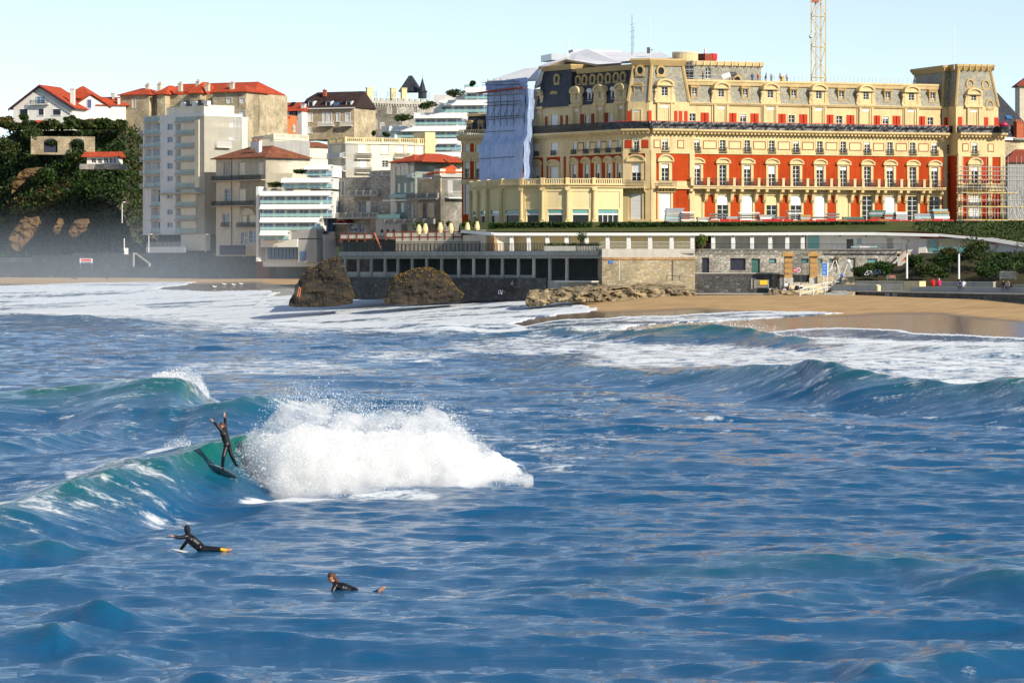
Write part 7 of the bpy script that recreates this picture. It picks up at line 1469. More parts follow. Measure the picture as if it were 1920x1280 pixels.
for a, b, t, bo, out in ((665, 720, 358, 366, 1.8), (648, 724, 399, 408, 2.4)):
    u0, u1 = D1.u(a), D1.u(b); z0 = D1.z(bo, 690); MB().box(D1, u0, u1, -out, .1, z0 - .3, z0).build('balcony', 'grey_wall', dv); mb = MB(); balus(mb, D1, u0, u1, -out + .15, z0, D1.z(t, 690) - z0, .36, 2.5, .07); mb.build('balustrade', 'grey_wall', dv)
o = MB().box(D1, D1.u(642), D1.u(668), -2.6, .1, D1.z(420.5, 655), D1.z(418.8, 655)).build('awning', 'white', dv); mb = MB(); archpiece(mb, D1, D1.u(655), 1.45, D1.z(418.5, 655), .7, -2.4, 0); mb.build('awning_top', 'rust', dv)
for k in range(4): MB().box(D1, D1.u(600 + k * 8), D1.u(607 + k * 8), -1.2, -.9, D1.z(435, 615), D1.z(404, 615)).build('glazed_bay', 'glass_blue', dv)
MB().box(D1, D1.u(599), D1.u(640), -2, -1.6, D1.z(450, 620), D1.z(435, 620)).build('terrace_screen', 'concrete_light', dv)
# --- pale blue villa with red roof, and the stone villa beside it
bv = bldg('pale_blue_villa', 775, 440, 640, 'pale blue and cream villa with arched windows under a red roof', 'villa')
T1, T2 = corner(741, 778, 842, 640, 50)
tw_ = [(744.5, 750, 311, 329), (752.5, 758, 310.5, 329), (760, 765, 310, 328), (769, 776, 311, 328), (746, 750, 344, 361), (758, 762, 343, 361), (770, 774, 342, 360), (741.5, 744, 380, 398), (752, 757.5, 380, 398)]
boxwalls(bv, T1, 303, 450, 'blue_wall', rects(T1, tw_), 9, 760)
for i, q in enumerate(tw_): win(bv, T1, rect(T1, *q), 'g', trim='shade_white' if i < 3 else None, tw=.12, arch=.3 if i < 3 else 0, gl='glass_blue', bars=1, sill=False)
boxwalls(bv, T2, 301, 450, 'ivory', rects(T2, [(802, 816, 310, 318)]), 8, 782); win(bv, T2, rect(T2, 802, 816, 310, 318), 'g', gl='glass', bars=0)
hip(bv, T1, -.5, T1.L + 2.5, 0, 13, T1.z(303, 760), 1.7, 'tile_red', .9, .3, along='d'); hip(bv, T2, 0, T2.L, 0, 6, T2.z(301, 782), 1.3, 'tile_red', .5, .5); MB().box(T2, 0, T2.L, -.6, -.4, T2.z(304, 790), T2.z(301.5, 790)).build('gutter', 'white', bv)
smallbalc(bv, T1, 767, 778, 326, 332, 'shade_white', 'blue_wall', .7); MB().box(T1, T1.u(737), T1.L + .1, -1.0, .1, T1.z(371, 760), T1.z(364, 760)).build('balcony', 'blue_wall', bv); MB().box(T1, T1.u(730), T1.L, -1.8, -1.7, T1.z(377, 760), T1.z(374.5, 760)).build('awning', 'white', bv)
MB().box(T1, T1.u(724), T1.u(766), -2.2, -2.0, T1.z(410, 750), T1.z(402, 750)).build('glass_balustrade', 'teal_glass', bv); MB().box(T1, T1.u(722), T1.u(770), -2.4, 0, T1.z(442, 750), T1.z(410.5, 750)).build('terrace_wall', 'grey_wall', bv)
for c in (734, 745, 756): mb = MB(); archpiece(mb, T1.shift(-2.42), T1.u(c), .42, T1.z(435, c), .55, -.05, .05, thick=.1); mb.build('arch', 'dark_shutter', bv)
sv = bldg('stone_villa', 830, 440, 628, 'rubble stone villa with orange tile roof and white balcony beside the hotel', 'villa')
S1, S2 = corner(764, 826, 868, 628, 48)
s1w = [(794, 800, 337, 356), (804, 812, 337, 356), (783, 792, 381, 408), (802, 814, 381, 408), (770, 775, 382, 408)]
boxwalls(sv, S1, 362, 460, 'rubble_grey', rects(S1, s1w[2:]), 8, 800); MB().box(S1, S1.u(790), S1.L, .3, 8, S1.z(364, 800), S1.z(326, 800)).build('upper_wall', 'grey_wall', sv)
for i, q in enumerate(s1w): win(sv, S1.shift(.25) if i < 2 else S1, rect(S1, *q), 's' if i > 1 else 'd', trim='concrete' if i > 1 else None, tw=.2, sh='concrete_light', sill=False)
u0, u1 = S1.u(764), S1.u(822); mb = MB(); balus(mb, S1, u0, u1, -.2, S1.z(372, 800), .95, .34, 3, .07); mb.build('balustrade', 'concrete', sv); MB().box(S1, u0, u1, -.6, .1, S1.z(374.5, 800), S1.z(372, 800)).build('cornice', 'concrete', sv); mb = MB(); balus(mb, S1, S1.u(730), u1, -1.2, S1.z(420, 800), .9, .34, 3, .07); mb.build('balustrade', 'concrete', sv)
s2w = [(839.5, 849, 338, 364)]; boxwalls(sv, S2, 332, 460, 'rubble_gold', rects(S2, s2w), 7, 830); wins(sv, S2, s2w, 's')
MB().box(S2, -.2, S2.L, -.4, .2, S2.z(332, 830), S2.z(329.5, 830)).build('cornice', 'concrete_light', sv); smallbalc(sv, S2, 834, 868, 359, 371, 'white', 'white', 1.2, .3)
for a, b in ((826, 836), (855, 868)): MB().box(S2, S2.u(a), S2.u(b), .1, 2, S2.z(329.5, 840), S2.z(317, 840)).build('chimney', 'ivory', sv)
mb = MB(); q = [S1.w(S1.u(797), 0, S1.z(326, 800)), S1.w(S1.L, -.3, S1.z(322, 820)), S2.w(S2.L, 0, S2.z(322, 866)), S2.w(S2.L, 6, S2.z(296, 866)), S1.w(S1.u(812), 5, S1.z(308, 810))]
mb.add(q + [v + Vector((0, .1, -.3)) for v in q], [(0, 1, 2, 3, 4), (9, 8, 7, 6, 5)] + [(i, i + 5, (i + 1) % 5 + 5, (i + 1) % 5) for i in range(5)]); mb.build('roof', 'tile_orange', sv); MB().box(S1, S1.u(792), S1.u(814), -.9, -.7, S1.z(335.5, 800), S1.z(333.5, 800)).build('awning', 'white', sv)
# --- upper white terraces
t2 = bldg('hill_terraces', 800, 300, 770, 'white stepped terraces with sloping fascias climbing behind the hotel', 'building')
terraces(t2, [(872, 916, 164, 174, 12), (824, 918, 187.5, 198, 13), (776, 876, 211.5, 222, 13), (730, 876, 236, 246.5, 12), (812, 866, 260, 270, 12), (806, 866, 285, 294, 10)], 770, 10, 'white_wall')
F = Face(715, 775, 740, 772); MB().box(F, 0, F.L, 0, 6, F.z(262, 725), F.z(236, 725)).build('end_wall', 'shade_white', t2)
F = Face(806, 776, 918, 772); MB().box(F, 0, F.L, 3, 14, F.z(320, 850), F.z(176, 850)).build('core', 'white_wall', t2); MB().box(F, F.u(866), F.u(884), 2, 6, F.z(166, 875), F.z(158, 875)).build('lift_housing', 'blue_wall', t2)
for i, (a, w, h, py) in enumerate(((853, 44, 18, 184), (803, 38, 18, 207), (757, 46, 16, 229), (886, 14, 12, 162), (701, 10, 10, 255), (724, 18, 8, 256))): shrub(a, py, 766, w, h, ['large green shrub on the top roof terrace', 'spreading shrub on the second roof terrace', 'low dark hedge on the third roof terrace', 'small bush in front of the lift housing', 'round clipped bush left of the white terraces', 'low rounded bush beside the clipped one'][i], 'leaf_mid' if i % 2 == 0 else 'leaf_dark', 900, .22, False, 120 + i, group='roof terrace planting')
# --- castle villa on the skyline
cs = bldg('castle_villa', 740, 250, 830, 'crenellated stone castle villa with blue pyramid roof and cone turret', 'villa')
K1, K2 = corner(661, 690, 818, 830, 60); kz = lambda py: K2.z(py, 700)
k1 = [(667, 673, 200, 219), (681, 686, 201, 212), (668, 676, 227, 246), (681, 689, 227, 246)]; boxwalls(cs, K1, 190, 262, 'rubble_grey', rects(K1, k1), 10, 680); wins(cs, K1, k1, 's', sh='concrete_light')
k2 = [(698, 704, 201, 211), (696, 706, 226, 242), (727, 733, 200, 213), (745, 752, 200, 213), (713, 719, 231, 242), (776, 782, 201, 212)]
boxwalls(cs, K2, 190, 262, 'rubble_light', rects(K2, k2), 10, 700); wins(cs, K2, k2, 'g', trim='concrete_light', tw=.2)
for F, a, b in ((K1, 661, 690), (K2, 690, 815)):
    mb = MB(); n = int(F.L / .75)
    for i in range(n): u = F.L * (i + .2) / n; mb.box(F, u, u + .32, -.35, .1, F.z(198, 700), F.z(194, 700))
    mb.box(F, 0, F.L, -.36, .2, F.z(194, 700), F.z(188, 700)); mb.build('corbel_table', 'concrete_light', cs)
    for i in range(int(F.L / 1.7)): u = i * 1.7; MB().box(F, u + .1, u + 1.1, -.36, .1, F.z(188, 700) + .01, F.z(183.5, 700)).build('merlon', 'concrete_light', cs)
for c, d in ((679, 2), (700, 2), (752, 4), (772, 4)): chim(cs, K2 if c > 690 else K1, c, 188, 165, .75, d, 'cream_pale', 0)
p = P(770, 172, 845); mb = MB(); A_ = [(p.x - 3.2, 842), (p.x + 2.6, 841), (p.x + 3.4, 848), (p.x - 2.4, 849)]; loft(mb, A_, P(0, 173, 845).z, [(p.x - .5, 845), (p.x + .4, 845), (p.x + .4, 845.6), (p.x - .5, 845.6)], P(0, 142, 845).z); mb.build('pyramid_roof', 'slate_dark', cs)
MB().lathe(P(792, 185, 840), [(1.1, 0), (1.1, 1.6), (1.35, 1.7), (1.35, 2.0), (.95, 2.1), (.06, 5.4)], 12).build('turret', 'slate_dark', cs); MB().tube(P(792, 148, 840), P(792, 139, 840), .05).build('finial', 'steel', cs)
MB().box(K2, K2.u(735), K2.u(812), 3, 3.1, kz(187), kz(173)).build('roof_scaffold', 'steel', cs) if False else None
for a, b in ((684, 716), (736, 752), (800, 815)):
    mb = MB()
    for k in range(3): mb.tube(K2.w(K2.u(a), 3, kz(178 - k * 3.5)), K2.w(K2.u(b), 3, kz(178 - k * 3.5)), .05)
    for q in (a, b): mb.tube(K2.w(K2.u(q), 3, kz(190)), K2.w(K2.u(q), 3, kz(169)), .05)
    mb.build('roof_scaffold', 'steel', cs)
# --- rubble house with dark slate roof
sh_ = bldg('slate_roof_house', 615, 250, 815, 'rubble stone house with steep dark brown slate roof and white dormers', 'house')
F = Face(569, 818, 664, 812); hw_ = [(579, 585, 213, 228), (605, 611, 212, 231), (615, 621, 212, 231), (631.5, 636.5, 213, 228), (648, 656, 213, 228), (579, 585, 240, 250)]
boxwalls(sh_, F, 203, 262, 'rubble_gold', rects(F, hw_), 12, 600); wins(sh_, F, hw_, 's', trim='white', tw=.2)
mb = MB(); z0, z1 = F.z(203, 600), F.z(171, 600); ua, ub = -.8, F.L + .5
mb.add([F.w(ua, -.6, z0), F.w(ub, -.6, z0), F.w(ub, 5, z1), F.w(ua + 2.2, 5, z1), F.w(ua, 3.2, z0 + (z1 - z0) * .62), F.w(ua, 12, z0), F.w(ub, 12, z0)], [(0, 1, 2, 3, 4), (0, 4, 5), (4, 3, 5), (3, 2, 6, 5), (1, 6, 2)]); mb.build('roof', 'slate_brown', sh_); MB().box(F, ua, ub, -.75, -.55, z0 - .25, z0 + .02).build('gutter', 'white', sh_)
for c in (582, 615, 653):
    u = F.u(c); mb = MB(); mb.box(F, u - .8, u + .8, .3, 3, F.z(200, c), F.z(189, c)); o = mb.build('dormer', 'white', sh_); m2 = MB(); extr(m2, F, u - 1.2, u + 1.2, [(0, F.z(189, c)), (0, F.z(188, c)), (3, F.z(183, c)), (3, F.z(184, c))]); m2.build('dormer_roof', 'slate_brown', o); MB().box(F, u - .45, u + .45, .22, .3, F.z(199, c), F.z(191, c)).build('window', 'glass', o)
chim(sh_, F, 597.5, 180, 169, .4, 3, 'brick', 1); smallbalc(sh_, F, 599, 627, 228, 236, 'white', 'white', 1.0); smallbalc(sh_, F, 641, 662, 228, 236, 'white', 'white', 1.0); MB().box(F, F.u(624), F.u(633), .2, 1, F.z(199, 628), F.z(192, 628)).build('skylight', 'glass_blue', sh_)
# --- orange house and long red roof
oh = bldg('orange_house', 505, 250, 800, 'bright orange house with balustrade and small arched door on the hill', 'house')
F = Face(468, 803, 534, 800); boxwalls(oh, F, 216, 262, 'orange_wall', rects(F, [(492, 500, 226, 234)]), 8, 480); win(oh, F, rect(F, 492, 500, 226, 234), 'd', trim='cream_pale', arch=.4); mb = MB(); balus(mb, F, 0, F.L, .2, F.z(216, 480), .85, .5, 3.5); mb.build('balustrade', 'orange_wall', oh)
for a, b, py in ((467, 490, 224), (508, 545, 224)): u0, u1 = F.u(a), F.u(b); mb = MB(); extr(mb, F, u0, u1, [(-1.2, F.z(py, 480)), (0, F.z(py - 5, 480)), (0, F.z(py, 480))]); mb.build('canopy', 'tile_orange', oh)
for a, b in ((474, 482), (514, 521)): MB().box(F, F.u(a), F.u(b), -.05, .02, F.z(238, 480), F.z(226, 480)).build('shutter', 'rust', oh)
MB().box(F, F.u(483), F.u(494), .5, 2, F.z(216, 488), F.z(196, 488)).build('chimney', 'orange_wall', oh)
rl = bldg('red_roof_house', 520, 215, 815, 'long house with red tiled roof, white chimneys and skylights behind the orange house', 'house')
F = Face(470, 822, 566, 815); boxwalls(rl, F, 209, 262, 'white_wall', rects(F, [(546, 555, 211, 224)]), 12, 520); win(rl, F, rect(F, 546, 555, 211, 224), 'g', trim='dark_shutter', tw=.4); mb = MB(); extr(mb, F, -.4, F.L + .4, [(-.7, F.z(209.5, 520)), (7, F.z(190, 520)), (13, F.z(209.5, 520))]); mb.build('roof', 'tile_red', rl)
for c in (517, 562): chim(rl, F, c, 206, 196, .55, 1.5, 'white_wall', 0)
for c in (490, 511, 535): MB().add([F.w(F.u(c + a), 3 + q * 1.2, F.z(199, 520) + q * 1.05 + .1) for a, q in ((-4, 0), (4, 0), (4, 1), (-4, 1))], [(0, 1, 2, 3)]).build('skylight', 'glass', rl)
# --- white house with red gables on the cliff
wh = bldg('basque_house', 90, 230, 760, 'white house with broad red gable roofs, dark eaves and blue shutters on the cliff', 'house')
F = Face(25, 762, 136, 758); wz2 = lambda py: F.z(py, 80); hq = rects(F, [(37, 52, 205, 216), (72, 82, 205, 216), (99, 114, 205, 216), (69, 84, 182, 195)])
mb = MB(); wallmesh(mb, F, 0, F.L, wz2(245), wz2(200), hq[:3]); u0, u1, uc = 0, F.L, F.u(76)
mb.add([F.w(0, 0, wz2(200)), F.w(F.L, 0, wz2(200)), F.w(uc, 0, wz2(163))], [(0, 1, 2)]); mb.quad(F.w(0, 10, wz2(245)), F.w(0, 0, wz2(245)), F.w(0, 0, wz2(200)), F.w(0, 10, wz2(200))); mb.quad(F.w(F.L, 0, wz2(245)), F.w(F.L, 10, wz2(245)), F.w(F.L, 10, wz2(200)), F.w(F.L, 0, wz2(200))); mb.build('wall', 'white_wall', wh)
for r in hq[:3]: win(wh, F, r, 's', sh='dark_shutter', fm='white', trim='white', tw=.12)
win(wh, F.shift(-.06), hq[3], 'g', .05, gl='glass_blue', trim='blue_wall', tw=.1, sill=False); smallbalc(wh, F, 59, 93, 188, 195.5, 'dark_shutter', 'white', 1.1)
gable(wh, F, 0, F.L, 0, 11, wz2(200), wz2(161) - wz2(200), 'tile_red', .9, uc=uc); mb = MB()
for ua, za in ((-.95, wz2(205)), (F.L + .95, wz2(205))): mb.add([F.w(u, d, z) for d in (-1.05, -.92) for u, z in ((ua, za), (uc, wz2(161) + .05), (uc, wz2(161) - .35), (ua, za - .4))], [(0, 1, 2, 3), (7, 6, 5, 4), (0, 4, 5, 1), (2, 6, 7, 3), (0, 3, 7, 4), (1, 5, 6, 2)])
mb.build('bargeboard', 'beam_dark', wh)
hip(wh, F.shift(9), F.u(92), F.u(138), 0, 8, wz2(181), wz2(157) - wz2(181), 'tile_red', .8, .1); MB().box(F.shift(9), F.u(95), F.u(136), .3, 7, wz2(215), wz2(181)).build('rear_wall', 'white_wall', wh); hip(wh, F.shift(8), F.u(28), F.u(64), 0, 6, wz2(181), 1.6, 'tile_red', .8, .4)
for c, y0, y1 in ((47, 180, 165), (132, 200, 167), (63, 172, 163)): chim(wh, F, c, y0, y1, .5, 1 if c > 100 else 7, 'white_wall', 0)
F2 = Face(136, 764, 236, 768); w2 = rects(F2, [(163.5, 171, 187, 203), (207, 213, 206, 220)]); mb = MB(); wallmesh(mb, F2, 0, F2.L, F2.z(240, 170), F2.z(200, 170), w2[1:]); ua, ub, uc = F2.u(138), F2.u(204), F2.u(170)
mb.add([F2.w(ua, 0, F2.z(200, 170)), F2.w(ub, 0, F2.z(200, 170)), F2.w(uc, 0, F2.z(179, 170))], [(0, 1, 2)]); mb.build('wall', 'white_wall', wh); win(wh, F2, w2[1], 's', sh='blue_shutter'); win(wh, F2.shift(-.2), w2[0], 's', .18, sh='blue_shutter', trim='white', tw=.05)
gable(wh, F2, ua, ub, 0, 8, F2.z(198, 170), F2.z(177, 170) - F2.z(198, 170), 'tile_red', .6, uc=uc); mb = MB(); extr(mb, F2, ub - 3.2, F2.L + 1, [(-.5, F2.z(198, 210)), (5, F2.z(180, 210)), (9, F2.z(198, 210))]); mb.build('roof', 'tile_red', wh); MB().box(F2, ub - 1, F2.L, .05, 7, F2.z(240, 210), F2.z(198, 210)).build('annex_wall', 'white_wall', wh)
chim(wh, F2, 217, 185, 175, .3, 3, 'grey_wall', 0); chim(wh, F2, 223, 196, 186, .3, 0, 'ivory', 0)
# --- small lodge with red roof on the cliff path
lg = bldg('cliff_lodge', 190, 308, 722, 'small white lodge with red roof half way up the cliff', 'house'); F = Face(163, 723, 219, 722); lw_ = rects(F, [(171, 180, 296, 306), (183, 191, 297, 307), (194, 203, 296, 306), (205, 211, 296, 306), (213, 217, 296, 306)])
boxwalls(lg, F, 294, 312, 'white_wall', lw_, 5, 190); 
for r in lw_: win(lg, F, r, 'g', fm='white', bars=1)
mb = MB(); extr(mb, F, -1.2, F.L + .7, [(-.8, F.z(294.5, 190)), (2.4, F.z(284, 190)), (5.5, F.z(294.5, 190))]); mb.build('roof', 'tile_red', lg); MB().box(F, -1, F.L + 1, -2.5, 5, F.z(318, 190), F.z(308, 190)).build('terrace', 'rubble_grey', lg)
# --- edge of the town behind the hotel on the right
rb = bldg('slate_building', 1895, 300, 560, 'building with steep dark slate roof, skylights and red brick chimney at right', 'building'); F = Face(1872, 560, 1950, 566); boxwalls(rb, F, 262, 430, 'rubble_gold', rects(F, [(1893, 1900, 300, 310)]), 10, 1890)
mb = MB(); z0, z1 = F.z(262, 1890), F.z(171, 1890); mb.add([F.w(-1, -.4, z0), F.w(F.L, -.4, z0), F.w(F.u(1908), 5, z1), F.w(F.u(1872), 5, z1), F.w(-1, 10, z0), F.w(F.L, 10, z0)], [(0, 1, 2, 3), (3, 2, 5, 4), (1, 5, 2), (0, 3, 4)]); mb.build('roof', 'slate_dark', rb); MB().box(F, -1, F.L, -.6, -.38, z0 - .1, z0 + .4).build('gutter', 'white', rb)
for a, b, t, bo in ((1881, 1888, 217, 224), (1901, 1912, 215, 222)): MB().add([F.w(F.u(x), d, F.z(y, 1895)) for x, y, d in ((a, bo, 1.7), (b, bo, 1.7), (b, t, 2.2), (a, t, 2.2))], [(0, 1, 2, 3)]).build('skylight', 'glass_blue', rb)
chim(rb, F, 1906, 262, 231, .85, -.9, 'brick', 4); MB().box(F, F.u(1895), F.u(1916), -1, .2, F.z(262, 1900), F.z(259, 1900)).build('chimney_base', 'concrete', rb)
rh = bldg('small_red_roof', 1915, 330, 545, 'low house with dark red roof behind the scaffold at the right edge', 'house'); F = Face(1889, 545, 1950, 545); boxwalls(rh, F, 303, 430, 'grey_wall', [], 6, 1900); hip(rh, F, 0, F.L, 0, 8, F.z(303, 1900), 2.2, 'rust', .4, .3)
rk = bldg('far_red_roof', 1918, 170, 640, 'corner of a red roofed house at the right edge of the skyline', 'house'); F = Face(1912, 640, 1960, 640); boxwalls(rk, F, 160, 260, 'sandstone', [], 6, 1930); hip(rk, F, 0, F.L, 0, 6, F.z(160, 1930), 2, 'rust', .6, .3)
# ------------------------------------------------------------------ cliff, hillside, sea wall on the left
nC, nV = 170, 110
C_, V_ = np.meshgrid(np.linspace(-260, 330, nC), np.linspace(0, 1, nV), indexing='ij')
topz = np.interp(C_, [-260, 0, 30, 120, 235, 330], [34, 38.0, 40.5, 41, 40.5, 40])
zc_ = 4.5 + V_ * (topz - 4.5)
Yb = np.interp(C_, [-260, 0, 60, 130, 235, 262, 330], [770, 742, 733, 724, 716, 726, 745])
Yc_ = Yb + 44 * V_ ** 1.5 + 9 * (fbm(C_ * .02, zc_ * .09, seed=201) - .5) + 13 * np.abs(fbm(C_ * .016 + 3, zc_ * .05, seed=205) - .5) * (1 - V_) - 5 * np.abs(fbm(C_ * .05, zc_ * .2, seed=208) - .5)
Yc_ += 3 * sst(.0, .12, V_) * 0
Xc_ = (C_ - 960) / FPX * Yc_
m_, n_, l_, b_ = nodes('cliff_rock'); g_ = n_.new('ShaderNodeNewGeometry'); t_ = n_.new('ShaderNodeTexNoise'); t_.inputs['Scale'].default_value = .16; t_.inputs['Detail'].default_value = 9; t_.inputs['Roughness'].default_value = .65; l_.new(g_.outputs['Position'], t_.inputs['Vector'])
r_ = n_.new('ShaderNodeValToRGB'); e_ = r_.color_ramp.elements; e_[0].position = .36; e_[0].color = (.035, .036, .032, 1); e_[1].position = .62; e_[1].color = (.16, .125, .08, 1); q_ = e_.new(.48); q_.color = (.06, .055, .042, 1); l_.new(t_.outputs['Fac'], r_.inputs[0]); l_.new(r_.outputs[0], b_.inputs['Base Color']); b_.inputs['Roughness'].default_value = .95
bp_ = n_.new('ShaderNodeBump'); bp_.inputs['Strength'].default_value = .8; bp_.inputs['Distance'].default_value = 1.5; l_.new(t_.outputs['Fac'], bp_.inputs['Height']); l_.new(bp_.outputs[0], b_.inputs['Normal'])
cl = npmesh('cliff', np.stack([Xc_, Yc_, zc_], -1).reshape(-1, 3), gridfaces(nC, nV)[:, ::-1], M_('cliff_rock'), quads=True); tag(cl, kind='structure')
# scrub in patches, none on the bare faces
g = np.random.default_rng(31)
def scrub(n, name, mt, size, lo, seed, vmin=.05, vmax=1.02, cmax=300):
    i = g.uniform(0, 1, n); v = g.uniform(vmin, min(vmax, .999), n); a = (i * (nC - 1)).astype(int); b = (v * (nV - 1)).astype(int); px = C_[a, b]; X, Y, Z = Xc_[a, b], Yc_[a, b], zc_[a, b]
    k = (fbm(X * .075, Z * .085, seed=seed) > lo) & (px < cmax) & (px > -60) & ~((px > 22) & (px < 76) & (Z > 15) & (Z < 20) & (fbm(X * .1, Z * .1, seed=3) > .42)); X, Y, Z = X[k], Y[k], Z[k]; m = len(X)
    o = leaves(name, np.stack([X + g.normal(0, .5, m), Y - np.abs(g.normal(0, 1.1, m)), Z + g.normal(.2, .6, m)], -1), size, mt, seed=seed); tag(o, kind='stuff')
scrub(32000, 'cliff_scrub', 'leaf_dark', .42, .36, 301, .10); scrub(15000, 'cliff_scrub', 'leaf_mid', .40, .46, 302, .12); scrub(9000, 'cliff_scrub', 'leaf_brown', .36, .56, 303, .12); scrub(3500, 'cliff_scrub', 'leaf_red', .32, .62, 304, .15); scrub(12000, 'cliff_scrub', 'leaf_dark', .45, .30, 305, .55)
k = 9000; px = g.uniform(-80, 238, k); Y = 748 + g.uniform(-3, 6, k); z = np.interp(px, [-80, 0, 20, 236], [40, 40.5, 39.5, 40]) + 1.5 * g.random(k) * (.4 + 1.5 * fbm(px * .06, px * 0 + 2, seed=44)); o = leaves('clifftop_scrub', np.stack([(px - 960) / FPX * Y, Y, z], -1), .38, 'leaf_mid', seed=45); tag(o, kind='stuff')
for i, (a, py, w, h, mt, lab) in enumerate(((95, 281, 34, 22, 'leaf_dark', 'round dark bush under the left arch of the old wall'), (145, 282, 26, 22, 'leaf_dark', 'round dark bush under the right arch of the old wall'), (45, 228, 26, 14, 'leaf_dark', 'dark bush at the foot of the white house, left'), (135, 232, 28, 16, 'leaf_dark', 'dark bush before the white house chimney wall'), (170, 238, 34, 14, 'leaf_red', 'reddish bush below the white house annex'), (195, 238, 30, 16, 'leaf_bright', 'pale green bush below the white house annex'), (225, 240, 26, 20, 'leaf_bright', 'tall pale shrub beside the stone mansion'), (10, 240, 40, 26, 'leaf_brown', 'brown bush at the left edge of the cliff top'), (140, 310, 60, 34, 'leaf_mid', 'large green bush left of the small lodge'), (60, 270, 50, 40, 'leaf_mid', 'green bush hanging over the old wall'), (15, 300, 60, 50, 'leaf_mid', 'broad bush at the left edge half way up the cliff'), (90, 350, 60, 40, 'leaf_dark', 'dense dark bush in the middle of the cliff'))):
    shrub(a, py, 740 if 255 < py < 300 else (748 if py < 255 else 728), w, h, lab, mt, 1100, .30, False, 220 + i, group='bushes on the cliff', name='bush')
pm = bldg('palm', 93, 232, 744, 'small palm with drooping fronds in front of the white house', 'palm'); p = P(93, 235, 744); MB().tube(p, p + Vector((0, 0, 1.2)), .18, .14, 7).build('trunk', 'bark', pm); mb = MB(); rr = random.Random(3)
for k in range(14):
    a = k * 6.283 / 14 + rr.random() * .3; q = p + Vector((0, 0, 1.2)); 
    for j in range(5):
        t0, t1 = j / 5, (j + 1) / 5; f = lambda t: p + Vector((math.cos(a) * 2.0 * t, math.sin(a) * 2.0 * t, 1.2 + 1.7 * t - 2.2 * t * t)); w = .22 * (1 - t0 * .8); s = Vector((-math.sin(a), math.cos(a), 0)); mb.quad(f(t0) - s * w, f(t0) + s * w, f(t1) + s * w * .8, f(t1) - s * w * .8)
mb.build('fronds', 'leaf_dark', pm)
aw_ = bldg('garden_awning', 70, 232, 747, 'low red tiled lean-to in the garden of the white house', 'roof'); F = Face(58, 747, 84, 747); mb = MB(); extr(mb, F, 0, F.L, [(0, F.z(232, 70)), (1.8, F.z(225, 70)), (1.8, F.z(232, 70))]); mb.build('tiles', 'tile_red', aw_)
ow = bldg('arched_wall', 115, 285, 737, 'old golden rubble wall with two arches on the cliff', 'wall'); F = Face(58, 738, 178, 741); hh = rects(F, [(82, 108, 268, 286), (134, 158, 268, 286)])
wall(ow, F, 0, F.L, F.z(290, 110), F.z(256, 110), hh, 'seawall_stone', 1.5, .8)
for r in hh: mb = MB(); c = (r[0] + r[1]) / 2; hw = (r[1] - r[0]) / 2; mb.prism(F, [(c - hw * math.cos(math.pi * i / 8), r[3] - .02 + 1.0 * math.sin(math.pi * i / 8)) for i in range(9)], -.03, .3); mb.build('arch_head', 'dark_shutter', ow); MB().box(F, r[0], r[1], .6, .8, r[2], r[3]).build('recess', 'dark_shutter', ow)  # near-black panels paint the shade inside the arches
mat('rock_orange', (0.16, 0.098, 0.042), .95, .4, .5, 4, 1.0)
for i, (o_, lab) in enumerate((([(22, 440, 450), (28, 424, 462), (38, 412, 466), (48, 405, 462), (60, 408, 445), (72, 405, 428), (76, 418, 424)], 'large bare orange rock face on the left of the cliff'), ([(106, 418, 432), (110, 410, 434), (117, 411, 433), (119, 420, 430)], 'small bright orange rock in the middle of the cliff'), ([(134, 425, 436), (140, 414, 440), (148, 412, 438), (156, 411, 432), (165, 411, 426), (167, 418, 424)], 'pale double rock right of the small orange rock'), ([(26, 345, 360), (36, 322, 350), (55, 315, 330), (80, 314, 326), (96, 320, 326)], 'sunlit rocky rib high on the left of the cliff'))):
    rock('rock', lab, o_, (728, 718, 714, 738)[i], 'rock_orange', 6, 240 + i, rough=1.6)
# long wall along the back of the beach, boulders, path with lamps
bw_ = bldg('beach_wall', 300, 500, 690, 'long dark sea wall behind the far beach', 'wall')
for a, b, Ya, Yb_, t, mt in ((-250, 60, 755, 722, 492, 'shaded_wet_stone'), (60, 138, 722, 713, 478, 'shaded_wet_stone'), (138, 260, 713, 702, 474, 'shaded_wet_stone'), (260, 372, 702, 690, 474, 'shaded_wet_stone'), (372, 480, 690, 684, 478, 'shaded_wet_stone'), (480, 505, 684, 682, 486, 'brick'), (505, 572, 682, 676, 487, 'shaded_wet_stone'), (572, 700, 676, 655, 487, 'shaded_wet_stone')):
    F = Face(a, Ya, b, Yb_); MB().box(F, 0, F.L + .2, 0, 4, 1.0, F.z(t, (a + b) / 2)).build('wall_section', mt, bw_)
F = Face(500, 680, 560, 675); MB().box(F, 0, F.L, -.3, 0, F.z(492, 530), F.z(485.5, 530)).build('band', 'brick', bw_)
gsl = MB(); gsl.slab([(PZ(a, y, 0)[0], y) for a, y in ((-250, 757), (138, 715), (260, 704), (480, 686), (700, 657), (930, 560), (930, 720), (600, 760), (300, 780), (-250, 790))], 2, 9.6); o = gsl.build('quay', 'asphalt'); tag(o, kind='structure')
